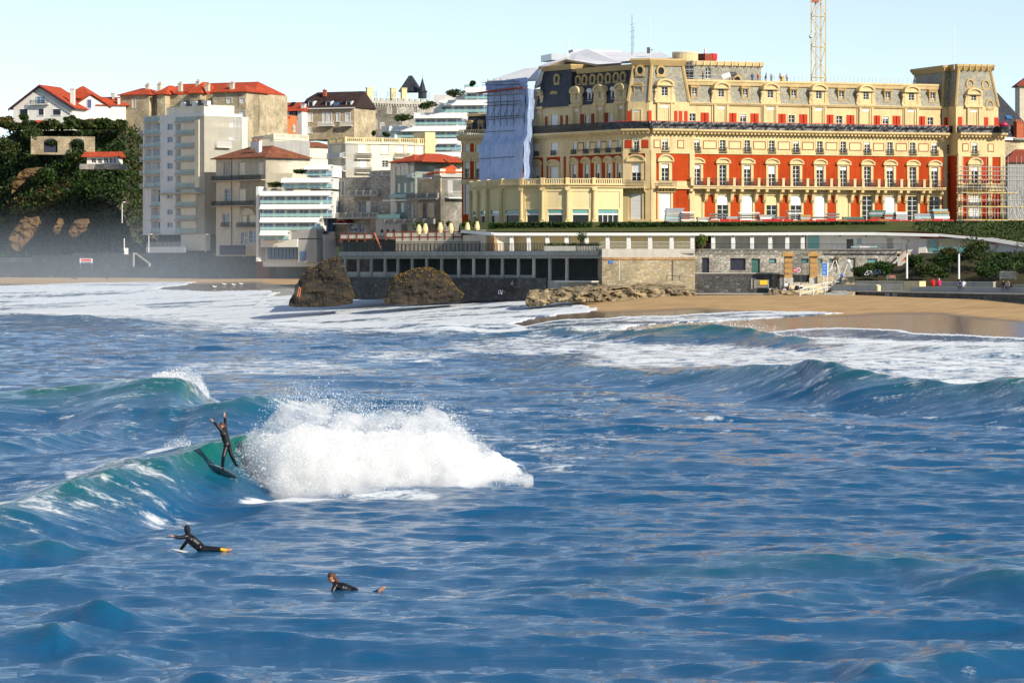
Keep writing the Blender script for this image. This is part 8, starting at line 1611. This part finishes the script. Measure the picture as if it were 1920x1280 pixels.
# hillside under the town
hx_, hy_ = np.meshgrid(np.linspace(-260, 2300, 120), np.linspace(0, 1, 40), indexing='ij'); hY = np.interp(hx_, [-260, 240, 300, 620, 900, 1400, 2300], [742, 742, 730, 705, 650, 600, 600]) + hy_ * 420
hZ = 9.4 + sst(0, 1, hy_ * 2.6) * np.interp(hx_, [-260, 235, 300, 480, 600, 900, 1500, 2300], [31, 31, 30, 26, 24, 16, 8, 8]) + 1.0 * (fbm(hx_ * .02, hy_ * 9, seed=91) - .5); hX = (hx_ - 960) / FPX * hY
o = npmesh('hillside', np.stack([hX, hY, hZ], -1).reshape(-1, 3), gridfaces(120, 40)[:, ::-1], mat('hill_green', (0.035, 0.05, 0.018), .95, .4, .3, 4, .5), quads=True, smooth=True); tag(o, kind='structure')
def streetlamp(px, py0, py1, Y, lab):
    o = bldg('street_lamp', px, py0, Y, lab, 'street lamp', 'white lamps along the far quay'); a, b = P(px, py0, Y), P(px, py1, Y); MB().tube(a, b, .11, .08, 6).build('post', 'white', o); MB().tube(b, b + Vector((.5, -.2, .1)), .06, .05, 5).build('arm', 'white', o); MB().box(FW, b.x + .25, b.x + .8, Y - .35, Y - .05, b.z + .02, b.z + .18).build('head', 'white', o)
for a, y0, y1, Y, lab in ((229, 418, 380, 700, 'white street lamp standing highest, on the slope left of the apartment block'), (279, 473, 440, 688, 'white street lamp before the left corner of the apartment block'), (385, 474, 440, 682, 'white street lamp before the right corner of the apartment block'), (416, 480, 446, 678, 'white street lamp before the left of the balcony villa'), (457.5, 482, 447, 674, 'white street lamp before the arch of the balcony villa'), (489, 485, 450, 668, 'white street lamp before the white terrace apartments')): streetlamp(a, y0, y1, Y, lab)
sn = bldg('beach_sign', 161, 500, 706, 'white and red warning board on two posts at the far beach wall', 'sign'); F = Face(149.5, 706, 173.5, 706); zt, zb_ = F.z(484.5, 160), F.z(493.5, 160); MB().box(F, 0, F.L, 0, .08, zb_, zt).build('board', 'white', sn); MB().box(F, .3, F.L - .3, -.03, -.001, zb_ + .45, zt - .12).build('red_print', 'red_plain', sn); MB().box(F, .2, F.L - .2, -.03, -.001, zb_ + .05, zb_ + .3).build('blue_print', 'blue_shutter', sn)
for u in (.1, F.L - .1): MB().tube(F.w(u, .1, zb_ - 1.2), F.w(u, .1, zt), .05).build('post', 'steel', sn)
hut = bldg('lifeguard_post', 236, 473, 690, 'small white hut with a tall white post at the top of the beach stair', 'hut'); F = Face(233, 690, 240, 690); MB().box(F, 0, F.L, 0, .8, F.z(477, 236), F.z(465, 236)).build('body', 'white', hut); MB().tube(F.w(0, 0, F.z(470, 236)), F.w(0, 0, F.z(447, 236)), .12).build('mast', 'white', hut)
stt = bldg('beach_stair', 265, 490, 689, 'grey stone stair slanting down the far sea wall to the beach', 'stairs'); 
for k in range(8): F = Face(250 + k * 3.6, 689, 255 + k * 3.6, 689); MB().box(F, 0, F.L + .3, -.9, .2, F.z(500, 260), F.z(474 + k * 2.7, 260)).build('step', 'concrete', stt)
# gulls on the wet sand
for k, (a, py) in enumerate(((136, 524), (142, 525), (200, 524.5), (420, 536), (438, 537), (452, 535.5), (402, 541))):
    x, y = sandpt(a, py); z = float(sandz(np.array([x]), np.array([y]))[0]); o = empty('gull', (x, y, z), 'small %s gull on the far beach, %s from the left' % ('white' if k > 2 else 'dark', ['first', 'second', 'third', 'fifth', 'sixth', 'seventh', 'fourth'][k]), 'bird', 'gulls on the far beach')
    c = Vector((x, y, z)); mb = MB(); mb.ball(c + Vector((0, 0, .32)), .3, .16, .15); mb.ball(c + Vector((-.27, 0, .5)), .1, .09, .1); mb.tube(c + Vector((-.24, 0, .36)), c + Vector((-.27, 0, .5)), .08, .07); mb.tube(c + Vector((.2, 0, .33)), c + Vector((.55, 0, .36)), .09, .02); mb.build('body', 'white' if k > 2 else 'dark_metal', o)
    mb = MB(); [mb.tube(c + Vector((s * .04, s * .05, 0)), c + Vector((s * .04, s * .05, .22)), .02, .02, 4) for s in (-1, 1)]; mb.build('legs', 'terracotta', o)
# building materials stored before the hotel
mats_ = ['steel', 'blue_wall', 'white', 'concrete_light', 'wood_board', 'steel', 'concrete', 'white', 'steel', 'wood_board', 'steel', 'concrete_light', 'dark_concrete', 'green_door', 'rust', 'steel']
for i, (a, w, h, lab) in enumerate(((1265, 34, 24, 'tall stack of pale panels beside the corner pavilion'), (1290, 26, 18, 'dark heap of frames right of the pale panels'), (1322, 26, 8, 'low crate wrapped in white'), (1350, 34, 15, 'stack of long scaffold tubes under the second bay'), (1375, 26, 9, 'red netted pallet'), (1405, 40, 17, 'scaffold tubes stacked on trestles'), (1440, 30, 12, 'white board pile'), (1462, 24, 9, 'low grey beams'), (1492, 28, 20, 'tall pile of scaffold frames under the fifth bay'), (1512, 20, 12, 'timber pile'), (1540, 34, 9, 'grey beams beside a red drum'), (1563, 24, 15, 'short pile of metal frames'), (1600, 40, 8, 'low pale boards'), (1646, 30, 20, 'grey panel pile with a red base'), (1670, 22, 16, 'stack of yellow boards'), (1690, 22, 17, 'wire crates'), (1735, 40, 14, 'mixed grey rubble bags'), (1765, 30, 22, 'pile of crates before the recess'))):
    Y = 481 - i * .15; F = Face(a - w / 2, Y, a + w / 2, Y + .4); o = bldg('material_stack', a, 424, Y, lab + ' on the hotel terrace', 'stack', 'building materials on the terrace'); zb_ = 14.5; H_ = h * Y / FPX * 1.05; rr = random.Random(i); n = max(2, int(H_ / .32)); z = zb_ + .15
    for s in (.15, .85): MB().box(F, F.L * s - .08, F.L * s + .08, .1, 1.1, zb_ - .3, z).build('bearer', 'wood_board', o)
    for k in range(n):
        hh_ = H_ / n * .9; j = rr.uniform(-.12, .12) * F.L * (.5 if k else 0); L0, L1 = max(-.2, .05 + j), F.L - .05 + j
        if 'tube' in lab or 'frames' in lab or 'beams' in lab:
            for q in range(3): MB().tube(F.w(L0, .2 + q * .3, z + hh_ / 2), F.w(L1, .2 + q * .3 + rr.uniform(-.1, .1), z + hh_ / 2), hh_ * .38, None, 6).build('tube', 'steel' if (k + q) % 3 else 'white', o)
        else: MB().box(F, L0, L1, rr.uniform(0, .2), 1.1, z, z + hh_).build('layer', mats_[(i + k) % 16] if k % 2 else mats_[i % 16], o)
        z += H_ / n
nt = bldg('barrier_netting', 1500, 420, 478, 'low red safety netting along the back of the terrace hedge', 'fence'); F = Face(1330, 478, 1790, 474)
for k in range(23): MB().box(F, F.L * k / 23, F.L * (k + .94) / 23, .03 * math.sin(k * 2), .06 + .03 * math.sin(k * 2), 14.2, 14.85 + .1 * math.sin(k * 1.3)).build('net_panel', 'red_plain' if k % 4 else 'terracotta', nt)
# sea mist hanging over the far beach and the foot of the cliff
mb = MB(); mb.slab([(PZ(a, y, 0)[0], y) for a, y in ((-300, 560), (600, 500), (600, 675), (260, 700), (100, 715), (-300, 750))], 1.2, 21); m_ = bpy.data.materials.new('sea_mist'); m_.use_nodes = True; N = m_.node_tree.nodes; K = m_.node_tree.links; N.remove(N['Principled BSDF']); v = N.new('ShaderNodeVolumePrincipled'); v.inputs['Color'].default_value = (.72, .86, 1, 1); g_ = N.new('ShaderNodeNewGeometry'); x_ = N.new('ShaderNodeSeparateXYZ'); K.new(g_.outputs['Position'], x_.inputs[0]); f_ = []
for k, a, b in ((2, 20, 3), (0, -28, -62)):
    r_ = N.new('ShaderNodeMapRange'); r_.interpolation_type = 'SMOOTHSTEP'; r_.inputs['From Min'].default_value = a; r_.inputs['From Max'].default_value = b; K.new(x_.outputs[k], r_.inputs['Value']); f_.append(r_)
q_ = N.new('ShaderNodeMath'); q_.operation = 'MULTIPLY'; K.new(f_[0].outputs[0], q_.inputs[0]); K.new(f_[1].outputs[0], q_.inputs[1]); w_ = N.new('ShaderNodeMath'); w_.operation = 'MULTIPLY'; w_.inputs[1].default_value = .0024; K.new(q_.outputs[0], w_.inputs[0]); K.new(w_.outputs[0], v.inputs['Density']); K.new(v.outputs[0], N['Material Output'].inputs['Volume'])
o = mb.build('mist', m_); tag(o, 'thin sea mist over the far beach', 'mist', kind='stuff')
# ------------------------------------------------------------------ people
mat('skin', (0.50, 0.24, 0.15), .5, .08); mat('wetsuit', (0.006, 0.006, 0.008), .35, .1, spec=.5); mat('hair_brown', (0.09, 0.035, 0.015), .6, .2); mat('hair_black', (0.012, 0.009, 0.008), .5, .2); mat('fin_yellow', (0.75, 0.42, 0.02), .5); mat('board_white', (0.72, 0.72, 0.68), .25, .05); mat('board_dark', (0.12, 0.14, 0.15), .3, .1)
for n_m, c in (('cloth_red', (.60, .012, .012)), ('cloth_pink', (.55, .03, .13)), ('cloth_black', (.012, .012, .016)), ('cloth_white', (.75, .74, .74)), ('cloth_blue', (.06, .10, .24)), ('cloth_lilac', (.50, .44, .62)), ('cloth_grey', (.2, .2, .22)), ('cloth_brown', (.16, .08, .04)), ('cloth_yellow', (.7, .45, .03)), ('cloth_orange', (.6, .15, .03))): mat(n_m, c, .8, .1)
def caps(mb, a, b, r0, r1, n=10):
    a = Vector(a); b = Vector(b); mb.tube(a, b, r0, r1, n); mb.ball(a, r0, n=n, m=6); mb.ball(b, r1, n=n, m=6)
def fuse(mb, name, mt, parent, vox):
    o = mb.build(name, mt, parent); r = o.modifiers.new('fuse', 'REMESH'); r.mode = 'VOXEL'; r.voxel_size = vox; r.use_smooth_shade = True; s = o.modifiers.new('soften', 'SMOOTH'); s.iterations = 3; s.factor = .5; return o
def hand(mb, w, f, side, k, curl=.3, spread=.02):
    """palm and five fingers: w wrist, f pointing direction, side towards the thumb"""
    w = Vector(w); f = Vector(f).normalized(); side = (Vector(side) - f * Vector(side).dot(f)).normalized(); nrm = f.cross(side)
    p = w + f * .085 * k; caps(mb, w, p, .026 * k, .034 * k, 8); caps(mb, p - side * .022 * k, p + side * .022 * k, .026 * k, .026 * k, 8)
    for i, L in enumerate((.068, .078, .072, .056)):
        q = p + side * (.033 - i * .022) * k + f * .012 * k; d = (f + side * (.16 - i * .10) * (1 + spread * 10)).normalized(); m = q + d * L * .55 * k; caps(mb, q, m, .0105 * k, .0095 * k, 6); caps(mb, m, m + (d + nrm * curl).normalized() * L * .5 * k, .0095 * k, .0085 * k, 6)
    q = w + f * .035 * k + side * .03 * k; m = q + (side * .75 + f * .65).normalized() * .04 * k; caps(mb, q, m, .0135 * k, .011 * k, 6); caps(mb, m, m + (side * .45 + f * .9).normalized() * .035 * k, .011 * k, .0095 * k, 6)
def figure(o, J, k=1.0, top='wetsuit', leg='wetsuit', hair='hair_brown', vox=.014, face=Vector((0, -1, 0)), bare_feet=False, longhair=False, hood=False, coat=False, shoes='cloth_black', hands=True, hat=None):
    """J: joints in world space. The body is one skin; clothes and hair are its children"""
    V = {a: Vector(b) for a, b in J.items()}; B = MB(); up = (V['head'] - V['neck']).normalized(); face = (face - up * face.dot(up)).normalized(); sd = face.cross(up).normalized()
    hip = V['pelvis']; sh = (V['shL'] + V['shR']) / 2; ax = (V['shR'] - V['shL']).normalized()
    caps(B, hip + ax * .07 * k, hip - ax * .07 * k, .105 * k, .105 * k); caps(B, hip, V['chest'], .12 * k, .14 * k); caps(B, V['chest'] + ax * .06 * k, V['chest'] - ax * .06 * k, .115 * k, .115 * k); caps(B, V['shL'], V['shR'], .07 * k, .07 * k); caps(B, V['chest'], sh, .13 * k, .085 * k); caps(B, sh, V['neck'] + up * .05 * k, .058 * k, .052 * k)
    H_ = V['head']; B.ball(H_ + up * .02 * k, .078 * k, .092 * k, .115 * k, 14, 10); B.ball(H_ + face * .03 * k - up * .055 * k, .056 * k, .06 * k, .062 * k, 10, 8)
    caps(B, H_ + face * .088 * k + up * .005 * k, H_ + face * .108 * k - up * .03 * k, .009 * k, .015 * k, 6)
    for s in (-1, 1): B.ball(H_ + sd * s * .082 * k - up * .005 * k, .014 * k, .02 * k, .03 * k, 6, 6); B.ball(H_ + face * .082 * k + sd * s * .032 * k + up * .022 * k, .014 * k, .012 * k, .010 * k, 6, 6)
    B.ball(H_ + face * .088 * k - up * .06 * k, .026 * k, .012 * k, .012 * k, 6, 6)
    for s in 'LR':
        caps(B, V['sh' + s], V['el' + s], .050 * k, .040 * k); caps(B, V['el' + s], V['wr' + s], .040 * k, .027 * k)
        caps(B, V['hip' + s] if 'hip' + s in V else hip + ax * (.09 if s == 'R' else -.09) * k, V['kn' + s], .085 * k, .056 * k); caps(B, V['kn' + s], V['an' + s], .055 * k, .038 * k); caps(B, V['an' + s], V['to' + s], .040 * k, .030 * k)
        f = V['wr' + s] - V['el' + s]
        if hands: hand(B, V['wr' + s], f, ax * (1 if s == 'L' else -1) + face * .3, k)
        else: caps(B, V['wr' + s], V['wr' + s] + f.normalized() * .14 * k, .035 * k, .03 * k, 6)
    body = fuse(B, 'body', 'skin', o, vox * .8 if hands else vox)
    C = MB(); e = .016 * k + (.02 * k if coat else 0); fl = 1.35 if coat else 1.0
    caps(C, V['chest'] + ax * .065 * k, V['chest'] - ax * .065 * k, (.118 * k + e) * 1, .118 * k + e); caps(C, hip, V['chest'], .125 * k * fl + e, .14 * k + e); caps(C, V['shL'], V['shR'], .07 * k + e, .07 * k + e); caps(C, V['chest'], sh, .13 * k + e, .088 * k + e); caps(C, sh, V['neck'], .062 * k + e, .056 * k + e)
    if coat: caps(C, hip + ax * .06 * k, hip - ax * .06 * k, .15 * k, .15 * k); caps(C, hip, hip - Vector((0, 0, .18 * k)), .16 * k, .17 * k)
    for s in 'LR': caps(C, V['sh' + s], V['el' + s], .053 * k + e, .043 * k + e); q = V['el' + s].lerp(V['wr' + s], .93); C.tube(V['el' + s], q, .043 * k + e, .032 * k + e, 10); C.ball(V['el' + s], .043 * k + e)
    L = C if leg == top else MB(); e2 = .014 * k
    caps(L, hip + ax * .075 * k, hip - ax * .075 * k, .108 * k + e2, .108 * k + e2)
    for s in 'LR':
        h_ = V['hip' + s] if 'hip' + s in V else hip + ax * (.09 if s == 'R' else -.09) * k; caps(L, h_, V['kn' + s], .088 * k + e2, .058 * k + e2); L.tube(V['kn' + s], V['kn' + s].lerp(V['an' + s], .95), .058 * k + e2, .042 * k + e2, 10)
    fuse(C, 'wetsuit' if top == 'wetsuit' else ('coat' if coat else 'jacket'), top, body, vox)
    if L is not C: fuse(L, 'trousers', leg, body, vox)
    if not bare_feet:
        S_ = MB(); [caps(S_, V['an' + s] - Vector((0, 0, .01)), V['to' + s], .052 * k, .042 * k, 8) for s in 'LR']; fuse(S_, 'shoes', shoes, body, vox)
    Hh = MB(); Hh.ball(H_ - face * .018 * k + up * .045 * k, .092 * k, .10 * k, .100 * k, 14, 10); Hh.ball(H_ - face * .05 * k - up * .01 * k, .08 * k, .065 * k, .10 * k, 12, 8)
    if longhair: caps(Hh, H_ - face * .07 * k, V['neck'] - face * .07 * k - up * .02 * k, .075 * k, .05 * k)
    if hood: Hh.ball(H_ - face * .02 * k, .098 * k, .104 * k, .125 * k, 12, 8); caps(Hh, H_ - face * .03 * k, V['neck'], .08 * k, .075 * k)
    fuse(Hh, 'hair' if not hood else 'hood', hat or hair, body, vox); return body
def surfpt(px, py, tol=3.0):
    """where a photo ray first meets the water"""
    a, b = proj(XX2, YY2, ZW); m = (np.abs(a - px) < 4) & (np.abs(b - py) < tol); k = np.argmin(np.where(m, YY2, 1e9)); return float(YY2.flat[k])
# --- standing surfer with both arms up
Ys = min(max(surfpt(412, 884, 4), 116.0), 121.0)
def J1(px, py, dy=0): return P(px, py, Ys + dy)
o = empty('person', J1(418, 884), 'surfer in black wetsuit standing on the wave with both arms raised', 'person')
figure(o, dict(pelvis=J1(426.3, 833), chest=J1(420.8, 813), neck=J1(418, 803.5), head=J1(416.3, 798.6), shL=J1(415.2, 807, -.10), shR=J1(422.6, 804.5, .12), elL=J1(407.2, 797.6, -.15), wrL=J1(400.2, 790.2, -.12), elR=J1(422.6, 791.5, .14), wrR=J1(421.6, 781.2, .10), hipL=J1(424, 836.5, -.06), hipR=J1(428.8, 836.5, .08), knL=J1(419, 855.5, -.22), anL=J1(417, 876.5, -.12), toL=J1(419.5, 881, -.30), knR=J1(435, 855.5, .05), anR=J1(442.3, 870.5, .25), toR=J1(446, 873.5, .2)), 1.0, vox=.012, face=Vector((-.85, -.5, .05)), bare_feet=False, shoes='wetsuit', hair='hair_brown')
bd = empty('surfboard', J1(415, 884), 'dark edged surfboard under the standing surfer, nose out of the wave', 'surfboard')
def boardmesh(parent, a, b, wdir, w, th=.06, mt='board_white', n=18):
    a = Vector(a); b = Vector(b); t = (b - a); L = t.length; t.normalize(); wd = Vector(wdir); wd = (wd - t * wd.dot(t)).normalized(); nn = t.cross(wd); mb = MB(); vs = []; m = 10
    if nn.z < 0: nn = -nn
    for i in range(n + 1):
        s = i / n; hw = w / 2 * (math.sin(math.pi * min(max(s, .004), .996)) ** .55); c = a + t * L * s + nn * (.10 * (s - .5) ** 2 * L)
        vs += [c + wd * hw * math.cos(2 * math.pi * q / m) + nn * th / 2 * math.sin(2 * math.pi * q / m) * (.35 + .65 * math.sin(math.pi * s) ** .5) for q in range(m)]
    mb.add(vs, [(i * m + q, i * m + (q + 1) % m, (i + 1) * m + (q + 1) % m, (i + 1) * m + q) for i in range(n) for q in range(m)] + [tuple(range(m - 1, -1, -1)), tuple(range(n * m, n * m + m))]); d = mb.build('deck', mt, parent, smooth=True)
    f = MB(); fb = a.lerp(b, .93) - nn * .03; f.prism(FW, [(0, 0)] * 3, 0, 0) if False else f.add([fb, fb + t * .12, fb + t * .14 - nn * .16, fb + wd * .01, fb + t * .12 + wd * .01, fb + t * .14 - nn * .16 + wd * .01], [(0, 1, 2), (5, 4, 3), (0, 3, 4, 1), (1, 4, 5, 2), (2, 5, 3, 0)]); f.build('fin', 'board_dark', parent); return d
boardmesh(bd, J1(389.5, 870.5, -.35), J1(444, 897, .30), Vector((.15, -.8, .55)), .48, .06, 'board_dark')
# --- paddler looking back, yellow fins
Y2 = 6000 * 8.4 / (1030 - 493)
def J2(px, py, dy=0): return P(px, py, Y2 + dy)
o = empty('person', J2(378, 1030), 'paddling surfer in black hood and wetsuit with yellow band at the feet', 'person')
figure(o, dict(pelvis=J2(376, 1026), chest=J2(358.5, 1011.5), neck=J2(352.6, 1001), head=J2(350.8, 992.5), shL=J2(349.5, 1005.5, -.14), shR=J2(357.5, 1004.5, .16), elL=J2(336.5, 1007.5, -.3), wrL=J2(325, 1005, -.42), elR=J2(346, 1020, .25), wrR=J2(338, 1030, .3), hipL=J2(379, 1029.5, -.1), hipR=J2(380, 1027.5, .1), knL=J2(401, 1029.5, -.12), anL=J2(422, 1031.5, -.12), toL=J2(432, 1031, -.12), knR=J2(402, 1028, .12), anR=J2(424, 1030, .12), toR=J2(434, 1029, .12)), .98, vox=.012, face=Vector((-.5, .85, 0)), bare_feet=True, hood=True, hair='cloth_black')
mb = MB(); [caps(mb, J2(415, 1030.3, s), J2(422, 1031, s), .062, .058) for s in (-.12, .12)]; mb.build('ankle_band', 'fin_yellow', o)
b2 = empty('surfboard', J2(375, 1034), 'surfboard almost under water below the paddler with yellow ankle bands', 'surfboard'); boardmesh(b2, J2(320, 1031, -.1), J2(434, 1046, .0), Vector((.1, 1, 0)), .52, .06, 'board_white')
# --- paddler low in the water
Y3 = 6000 * 8.4 / (1103 - 493)
def J3(px, py, dy=0): return P(px, py, Y3 + dy)
o = empty('person', J3(650, 1103), 'long haired surfer lying low in the water, only head and shoulders clear', 'person')
figure(o, dict(pelvis=J3(664, 1110), chest=J3(642, 1102), neck=J3(627.5, 1092), head=J3(621.3, 1082.5), shL=J3(629, 1098, -.16), shR=J3(633.5, 1096, .17), elL=J3(621, 1113, -.3), wrL=J3(604, 1117, -.3), elR=J3(622, 1111, .32), wrR=J3(606, 1114, .34), hipL=J3(667, 1112.5, -.1), hipR=J3(668, 1112, .1), knL=J3(690, 1114, -.14), anL=J3(711, 1108, -.12), toL=J3(721, 1101, -.12), knR=J3(690, 1113, .12), anR=J3(711, 1107, .1), toR=J3(719, 1100, .1)), 1.0, vox=.012, face=Vector((-.98, -.2, .1)), bare_feet=True, longhair=True, hair='hair_brown')
b3_ = empty('surfboard', J3(655, 1110), 'surfboard just under the surface below the long haired surfer', 'surfboard'); boardmesh(b3_, J3(596, 1117, -.05), J3(714, 1119, .05), Vector((.1, 1, 0)), .5, .06, 'board_white')
# --- small figures on land
def stand(px, py, Y, h, label, top, leg, hair='hair_black', face=(0, -1, 0), coat=False, step=.16, lean=0, group=None, hat=None, z=None, arms=0, k=None):
    p = P(px, py, Y)
    if z is not None: p.z = z
    k = h / 1.72; q = Vector(face).normalized(); s = Vector((-q.y, q.x, 0)); f = lambda a, b, c: p + s * a * k + q * b * k + Vector((0, 0, c * k)); o = empty('person', p, label, 'person', group)
    figure(o, dict(pelvis=f(0, 0, .93), chest=f(0, .02 + lean * .5, 1.24), neck=f(0, .02 + lean, 1.46), head=f(0, .04 + lean, 1.58), shL=f(.17, lean, 1.40), shR=f(-.17, lean, 1.40), elL=f(.24, -.03 + lean + arms * .1, 1.13), wrL=f(.22, .10 + lean + arms * .25, .90 + arms * .2), elR=f(-.24, -.04 + lean + arms * .1, 1.13), wrR=f(-.22, .06 + lean + arms * .25, .90 + arms * .2), knL=f(.09, step * .6, .49), anL=f(.09, step, .08), toL=f(.09, step + .16, .04), knR=f(-.09, -step * .2, .49), anR=f(-.09, -step, .08), toR=f(-.09, -step + .16, .04)), k, top, leg, hair, .035, q, coat=coat, hands=False, hat=hat)
def sit(px, py, Y, label, top, leg, hair='hair_black', face=(-.5, -1, 0), group=None, z=None, k=1.0, knees=.42, lean=.12, floor=False):
    p = P(px, py, Y)
    if z is not None: p.z = z
    q = Vector(face).normalized(); s = Vector((-q.y, q.x, 0)); f = lambda a, b, c: p + s * a * k + q * b * k + Vector((0, 0, c * k)); o = empty('person', p, label, 'person', group); kz = .42 if floor else .08; ay, az = (.62, .06) if floor else (knees, -.36)
    figure(o, dict(pelvis=f(0, 0, .11), chest=f(0, lean * .6, .42), neck=f(0, lean, .64), head=f(0, lean + .04, .76), shL=f(.17, lean, .58), shR=f(-.17, lean, .58), elL=f(.23, .16 + lean, .34), wrL=f(.12, .36, .24), elR=f(-.23, .16 + lean, .34), wrR=f(-.12, .36, .24), knL=f(.12, .40, kz), anL=f(.11, ay, az), toL=f(.11, ay + .15, az - .03), knR=f(-.12, .40, kz), anR=f(-.11, ay, az), toR=f(-.11, ay + .15, az - .03)), k, top, leg, hair, .035, q, hands=False)
stand(1749.5, 541, 409, 1.72, 'walker in red coat on the promenade, left of the pair', 'cloth_red', 'cloth_black', 'hair_brown', (.2, 1, 0), True, z=4.77); stand(1761, 541, 409.4, 1.66, 'walker in pink coat on the promenade, right of the pair', 'cloth_pink', 'cloth_black', 'cloth_white', (.2, 1, 0), True, z=4.77)
sit(1444.5, 543, 423.4, 'seated person in pale shirt beside the yellow signed barrier', 'cloth_white', 'cloth_blue', 'hair_brown', (.3, -1, 0), z=4.34); sit(1456.5, 542, 423.2, 'seated person in grey with dark trousers on the landing edge', 'cloth_grey', 'cloth_black', 'hair_black', z=4.34)
sit(1470.5, 542, 423.2, 'seated person in pale lilac top in the middle of the group', 'cloth_lilac', 'cloth_blue', 'hair_brown', (.1, -1, 0), z=4.34); sit(1481, 543, 423.4, 'seated person in brown at the right end of the group', 'cloth_brown', 'cloth_black', 'hair_brown', (.6, -1, 0), z=4.34)
sit(1473.5, 533, 426.0, 'person in white shirt sitting higher at the foot of the pillar', 'cloth_white', 'cloth_black', 'hair_black', (.1, -1, 0), z=5.05); sit(1501, 533, 425.8, 'person in white shirt sitting on the steps before the gate', 'cloth_white', 'cloth_black', 'hair_black', (.2, -1, 0), z=4.8, floor=True)
bgk = bldg('backpack', 1494, 533, 425.6, 'dark backpack on the steps beside the person at the gate', 'bag'); q = P(1494, 533, 425.6); q.z = 4.78; mb = MB(); mb.ball(q + Vector((0, 0, .3)), .32, .25, .36); fuse(mb, 'bag', 'cloth_black', bgk, .05); MB().tube(q + Vector((-.1, -.1, .6)), q + Vector((.1, -.1, .6)), .03).build('handle', 'cloth_grey', bgk)
sit(1801, 540, 397.8, 'person in dark clothes sitting on the long bench wall by the second lamp', 'cloth_blue', 'cloth_black', 'hair_black', (-.6, -1, 0), z=5.43); sit(1806, 539, 398.5, 'person in white sitting behind the dark one on the long bench', 'cloth_white', 'cloth_grey', 'hair_black', (.6, 1, 0), z=5.43)
sit(1882, 541, 390.2, 'dark clothed person sitting on the long bench, left of the right hand pair', 'cloth_black', 'cloth_blue', 'hair_black', (-.5, -1, 0), z=5.43); sit(1891, 541, 389.4, 'grey clothed person sitting on the long bench, right of the right hand pair', 'cloth_grey', 'cloth_black', 'hair_brown', (-.7, -1, 0), z=5.43)
for i, (a, top, leg, lab, f) in enumerate(((1410.5, 'cloth_blue', 'cloth_blue', 'roof worker in dark blue at the left of the group', (.3, -1, 0)), (1421.5, 'cloth_red', 'cloth_grey', 'roof worker in red beside the one in blue', (-1, -.3, 0)), (1435, 'cloth_black', 'cloth_grey', 'roof worker in black leaning forward right of the red one', (1, -.3, 0)), (1446, 'cloth_grey', 'cloth_blue', 'roof worker in grey in the middle of the group', (.6, -1, 0)), (1464, 'cloth_orange', 'cloth_black', 'roof worker in orange near the yellow drum', (-.8, -.4, 0)), (1475.5, 'cloth_lilac', 'cloth_blue', 'roof worker in lilac grey at the right end of the group', (-.5, -1, 0)))):
    u = FGd.u(a); p = FGd.w(u, .8 + .3 * (i % 2), 0); stand(a, 150, p.y, 1.72, lab, top, leg, 'hair_black', f, lean=.12 if i in (2, 4) else 0, z=Zp - .08, arms=.8 if i % 2 else 0, group='workers on the hotel roof', hat='cloth_white' if i % 2 else None)
p = FGd.w(FGd.u(1318), .4, 0); stand(1318, 150, p.y, 1.72, 'lone roof worker in black by the roof door', 'cloth_black', 'cloth_black', 'hair_black', (-1, -.2, 0), z=Zp - .08, arms=.6)
yd = bldg('yellow_drum', 1469.5, 150, p.y, 'yellow drum on the hotel roof among the workers', 'drum'); q = FGd.w(FGd.u(1469.5), .4, Zp); mb = MB(); mb.lathe(q, [(.32, 0), (.34, .3), (.32, .6), (.34, .9), (.30, 1.0)], 12); mb.build('drum', 'yellow_plain', yd); MB().lathe(q + Vector((0, 0, 1.0)), [(.28, 0), (.28, .06)], 12).build('lid', 'dark_metal', yd)
mx_ = bldg('roof_mixer', 1367, 150, p.y, 'white and black drum mixer on the hotel roof', 'machine'); q = FGd.w(FGd.u(1364), .4, Zp + .9); mb = MB(); mb.tube(q + Vector((-.7, 0, -.2)), q + Vector((.6, 0, .3)), .55, .5, 12); mb.build('drum', 'white', mx_); MB().tube(q + Vector((.6, 0, .3)), q + Vector((1.6, 0, .5)), .45, .3, 10).build('motor', 'dark_metal', mx_)
for s in (-.5, .5, 1.3): MB().tube(q + Vector((s, 0, -.1)), q + Vector((s, 0, -.95)), .07).build('leg', 'dark_metal', mx_)
# --- bicycles beside the planting
def bike(px, py, Y, lab, mt):
    o = bldg('bicycle', px, py, Y, lab, 'bicycle'); p = P(px, py, Y)
    for s in (-.52, .52):
        w = MB(); c = p + Vector((s, 0, .34)); n = 16; w.add([c + Vector((q * math.cos(2 * math.pi * i / n), e, q * math.sin(2 * math.pi * i / n))) for q, e in ((.34, -.02), (.34, .02), (.30, .02), (.30, -.02)) for i in range(n)], [(j * n + i, j * n + (i + 1) % n, ((j + 1) % 4) * n + (i + 1) % n, ((j + 1) % 4) * n + i) for j in range(4) for i in range(n)]); w.build('wheel', 'iron', o)
    f = MB(); A_, B_, C_2, D_ = p + Vector((-.52, 0, .34)), p + Vector((-.15, 0, .85)), p + Vector((0, 0, .32)), p + Vector((.42, 0, .85))
    for a, b in ((A_, B_), (A_, C_2), (B_, C_2), (B_, D_), (C_2, D_), (D_, p + Vector((.52, 0, .34)))): f.tube(a, b, .03, .03, 5)
    f.build('frame', mt, o); MB().box(FW, B_.x - .12, B_.x + .12, Y - .06, Y + .06, B_.z + .05, B_.z + .12).build('saddle', 'iron', o); MB().tube(D_ + Vector((0, -.25, .12)), D_ + Vector((0, .25, .12)), .025).build('handlebar', 'iron', o)
bike(1644, 518, 424.5, 'dark blue bicycle parked at the shrubs below the stone stair', 'cloth_blue'); bike(1628, 520, 424.8, 'pale bicycle parked left of the dark blue one', 'white')
